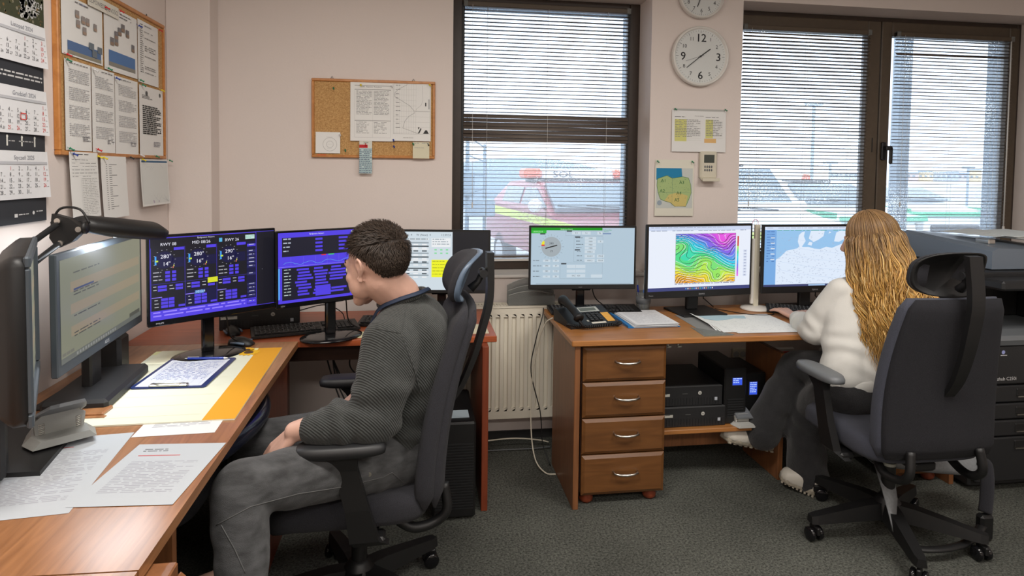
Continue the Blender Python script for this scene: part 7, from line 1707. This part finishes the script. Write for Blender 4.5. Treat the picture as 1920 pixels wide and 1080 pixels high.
car('red car with yellow stripe and lettered orange light bar outside the left window', (2.9, 7.72, gz), R(100), M['car_red'], stripe='hivis', text='SOL', H_=1.48, W_=1.75, kind='sedan')
car('white car with orange beacon, nearest in the left leaf of the double window', (4.75, 7.5, gz), R(90), M['car_paint'], stripe='hivis', H_=1.74)
car('white car with orange beacon and green front stripe in the double window', (8.35, 10.3, gz), R(92), M['car_paint'], H_=1.46, kind='sedan', stripe='green')
car('white car with a dark windscreen cut off by the right edge of the double window', (11.0, 11.6, gz), R(88), M['car_paint'], stripe='green', H_=1.36, kind='sedan', beacon=False)
# grey post close to the glass
b = MB(); b.box(3.61, 3.71, 4.35, 4.45, gz, 4.2, bev=.01); tag(b.build('post', M['ext']), 'grey square post just outside the right leaf of the double window', 'post')
for i, (px, k, hh, lab) in enumerate(((1522, 24, 4.2, 'distant thin lamp post seen through the left leaf of the double window'), (1556, 30, 2.1, 'distant short lamp post to the right of the taller one'), (1815, 34, 2.0, 'distant mast at the right edge of the double window'))):
    p = at_(px, 330, k); b = MB(); b.cyl((p.x, p.y, gz), .06, hh, n=10); b.box(p.x-.35, p.x+.35, p.y-.08, p.y+.08, gz+hh, gz+hh+.12, bev=.02); tag(b.build('lamp_post', mat('far_grey', (.35, .42, .48), .7)), lab, 'lamp post')
# distant low buildings and plant
rn = random.Random(2)
for i, (px, w_, hh, cc, lab) in enumerate(((1710, 2.5, 2.0, (.45, .35, .33), 'far reddish shed on the horizon'), (1735, 3.0, 2.3, (.62, .48, .25), 'far ochre building on the horizon'), (1771, 5.4, 2.2, (.34, .38, .44), 'long far grey building on the horizon'), (1805, 2.2, 2.0, (.50, .45, .48), 'far pinkish building on the horizon'), (1828, 2.4, 2.9, (.60, .48, .28), 'far tall ochre building at the right of the horizon'), (1590, 8, 1.7, (.36, .40, .44), 'low far grey hangar seen in the middle of the double window'))):
    p = at_(px, 340, 150); t = thing('building', lab, 'building', (p.x, p.y, gz), R(-42))
    b = MB(); b.box(-w_/2, w_/2, 0, 3, 0, hh); b.build('wall', mat('far_wall', cc, .8), t)
    b = MB(); b.prism([(-w_/2-.1, hh), (w_/2+.1, hh), (w_/2, hh+.3), (-w_/2, hh+.3)], -.2, 3.2, 'y'); b.build('roof', M['ext'], t)
    b = MB()
    for k in range(int(w_)): b.box(-w_/2+.3+k, -w_/2+.8+k, -.02, .02, 1.0, 1.6)
    o = b.build('windows', M['car_glass'], t); o['kind'] = 'stuff'
# wire mast and white container behind the glass, left window
t = thing('antenna_mast', 'thin lattice mast with equipment box at the left of the left window', 'mast', (.70, 9.2, gz), 0)
b = MB(); b.cyl((0, 0, 0), .03, 2.4, n=8); b.cyl((.25, 0, 0), .02, 2.0, n=8); b.build('pole', M['ext'], t)
b = MB(); b.box(-.25, .10, -.12, .12, 1.25, 1.6, bev=.02); b.box(.0, .4, -.12, .12, .95, 1.2, bev=.02); b.build('equipment_box', M['ext'], t)
for k in range(5):
    b = MB(); b.tube([(0, 0, 1.0+.28*k), (.25, 0, 1.15+.2*k)], .012, 5); b.build('brace', M['ext'], t)
b = MB(); b.box(-3.2, .2, 11, 13, gz, 1.25, bev=.03); tag(b.build('container', mat('pale_container', (.55, .58, .62), .6)), 'pale container far behind the mast in the left window', 'container')
b = MB(); b.ell((5.0, 30, -.3), (6, 3, 2.4), n=24, m=12); b.build('tarp_mound', M['ext']); tag(bpy.data.objects['tarp_mound'], 'grey rounded hangar roof behind the red car in the left window', 'hangar')
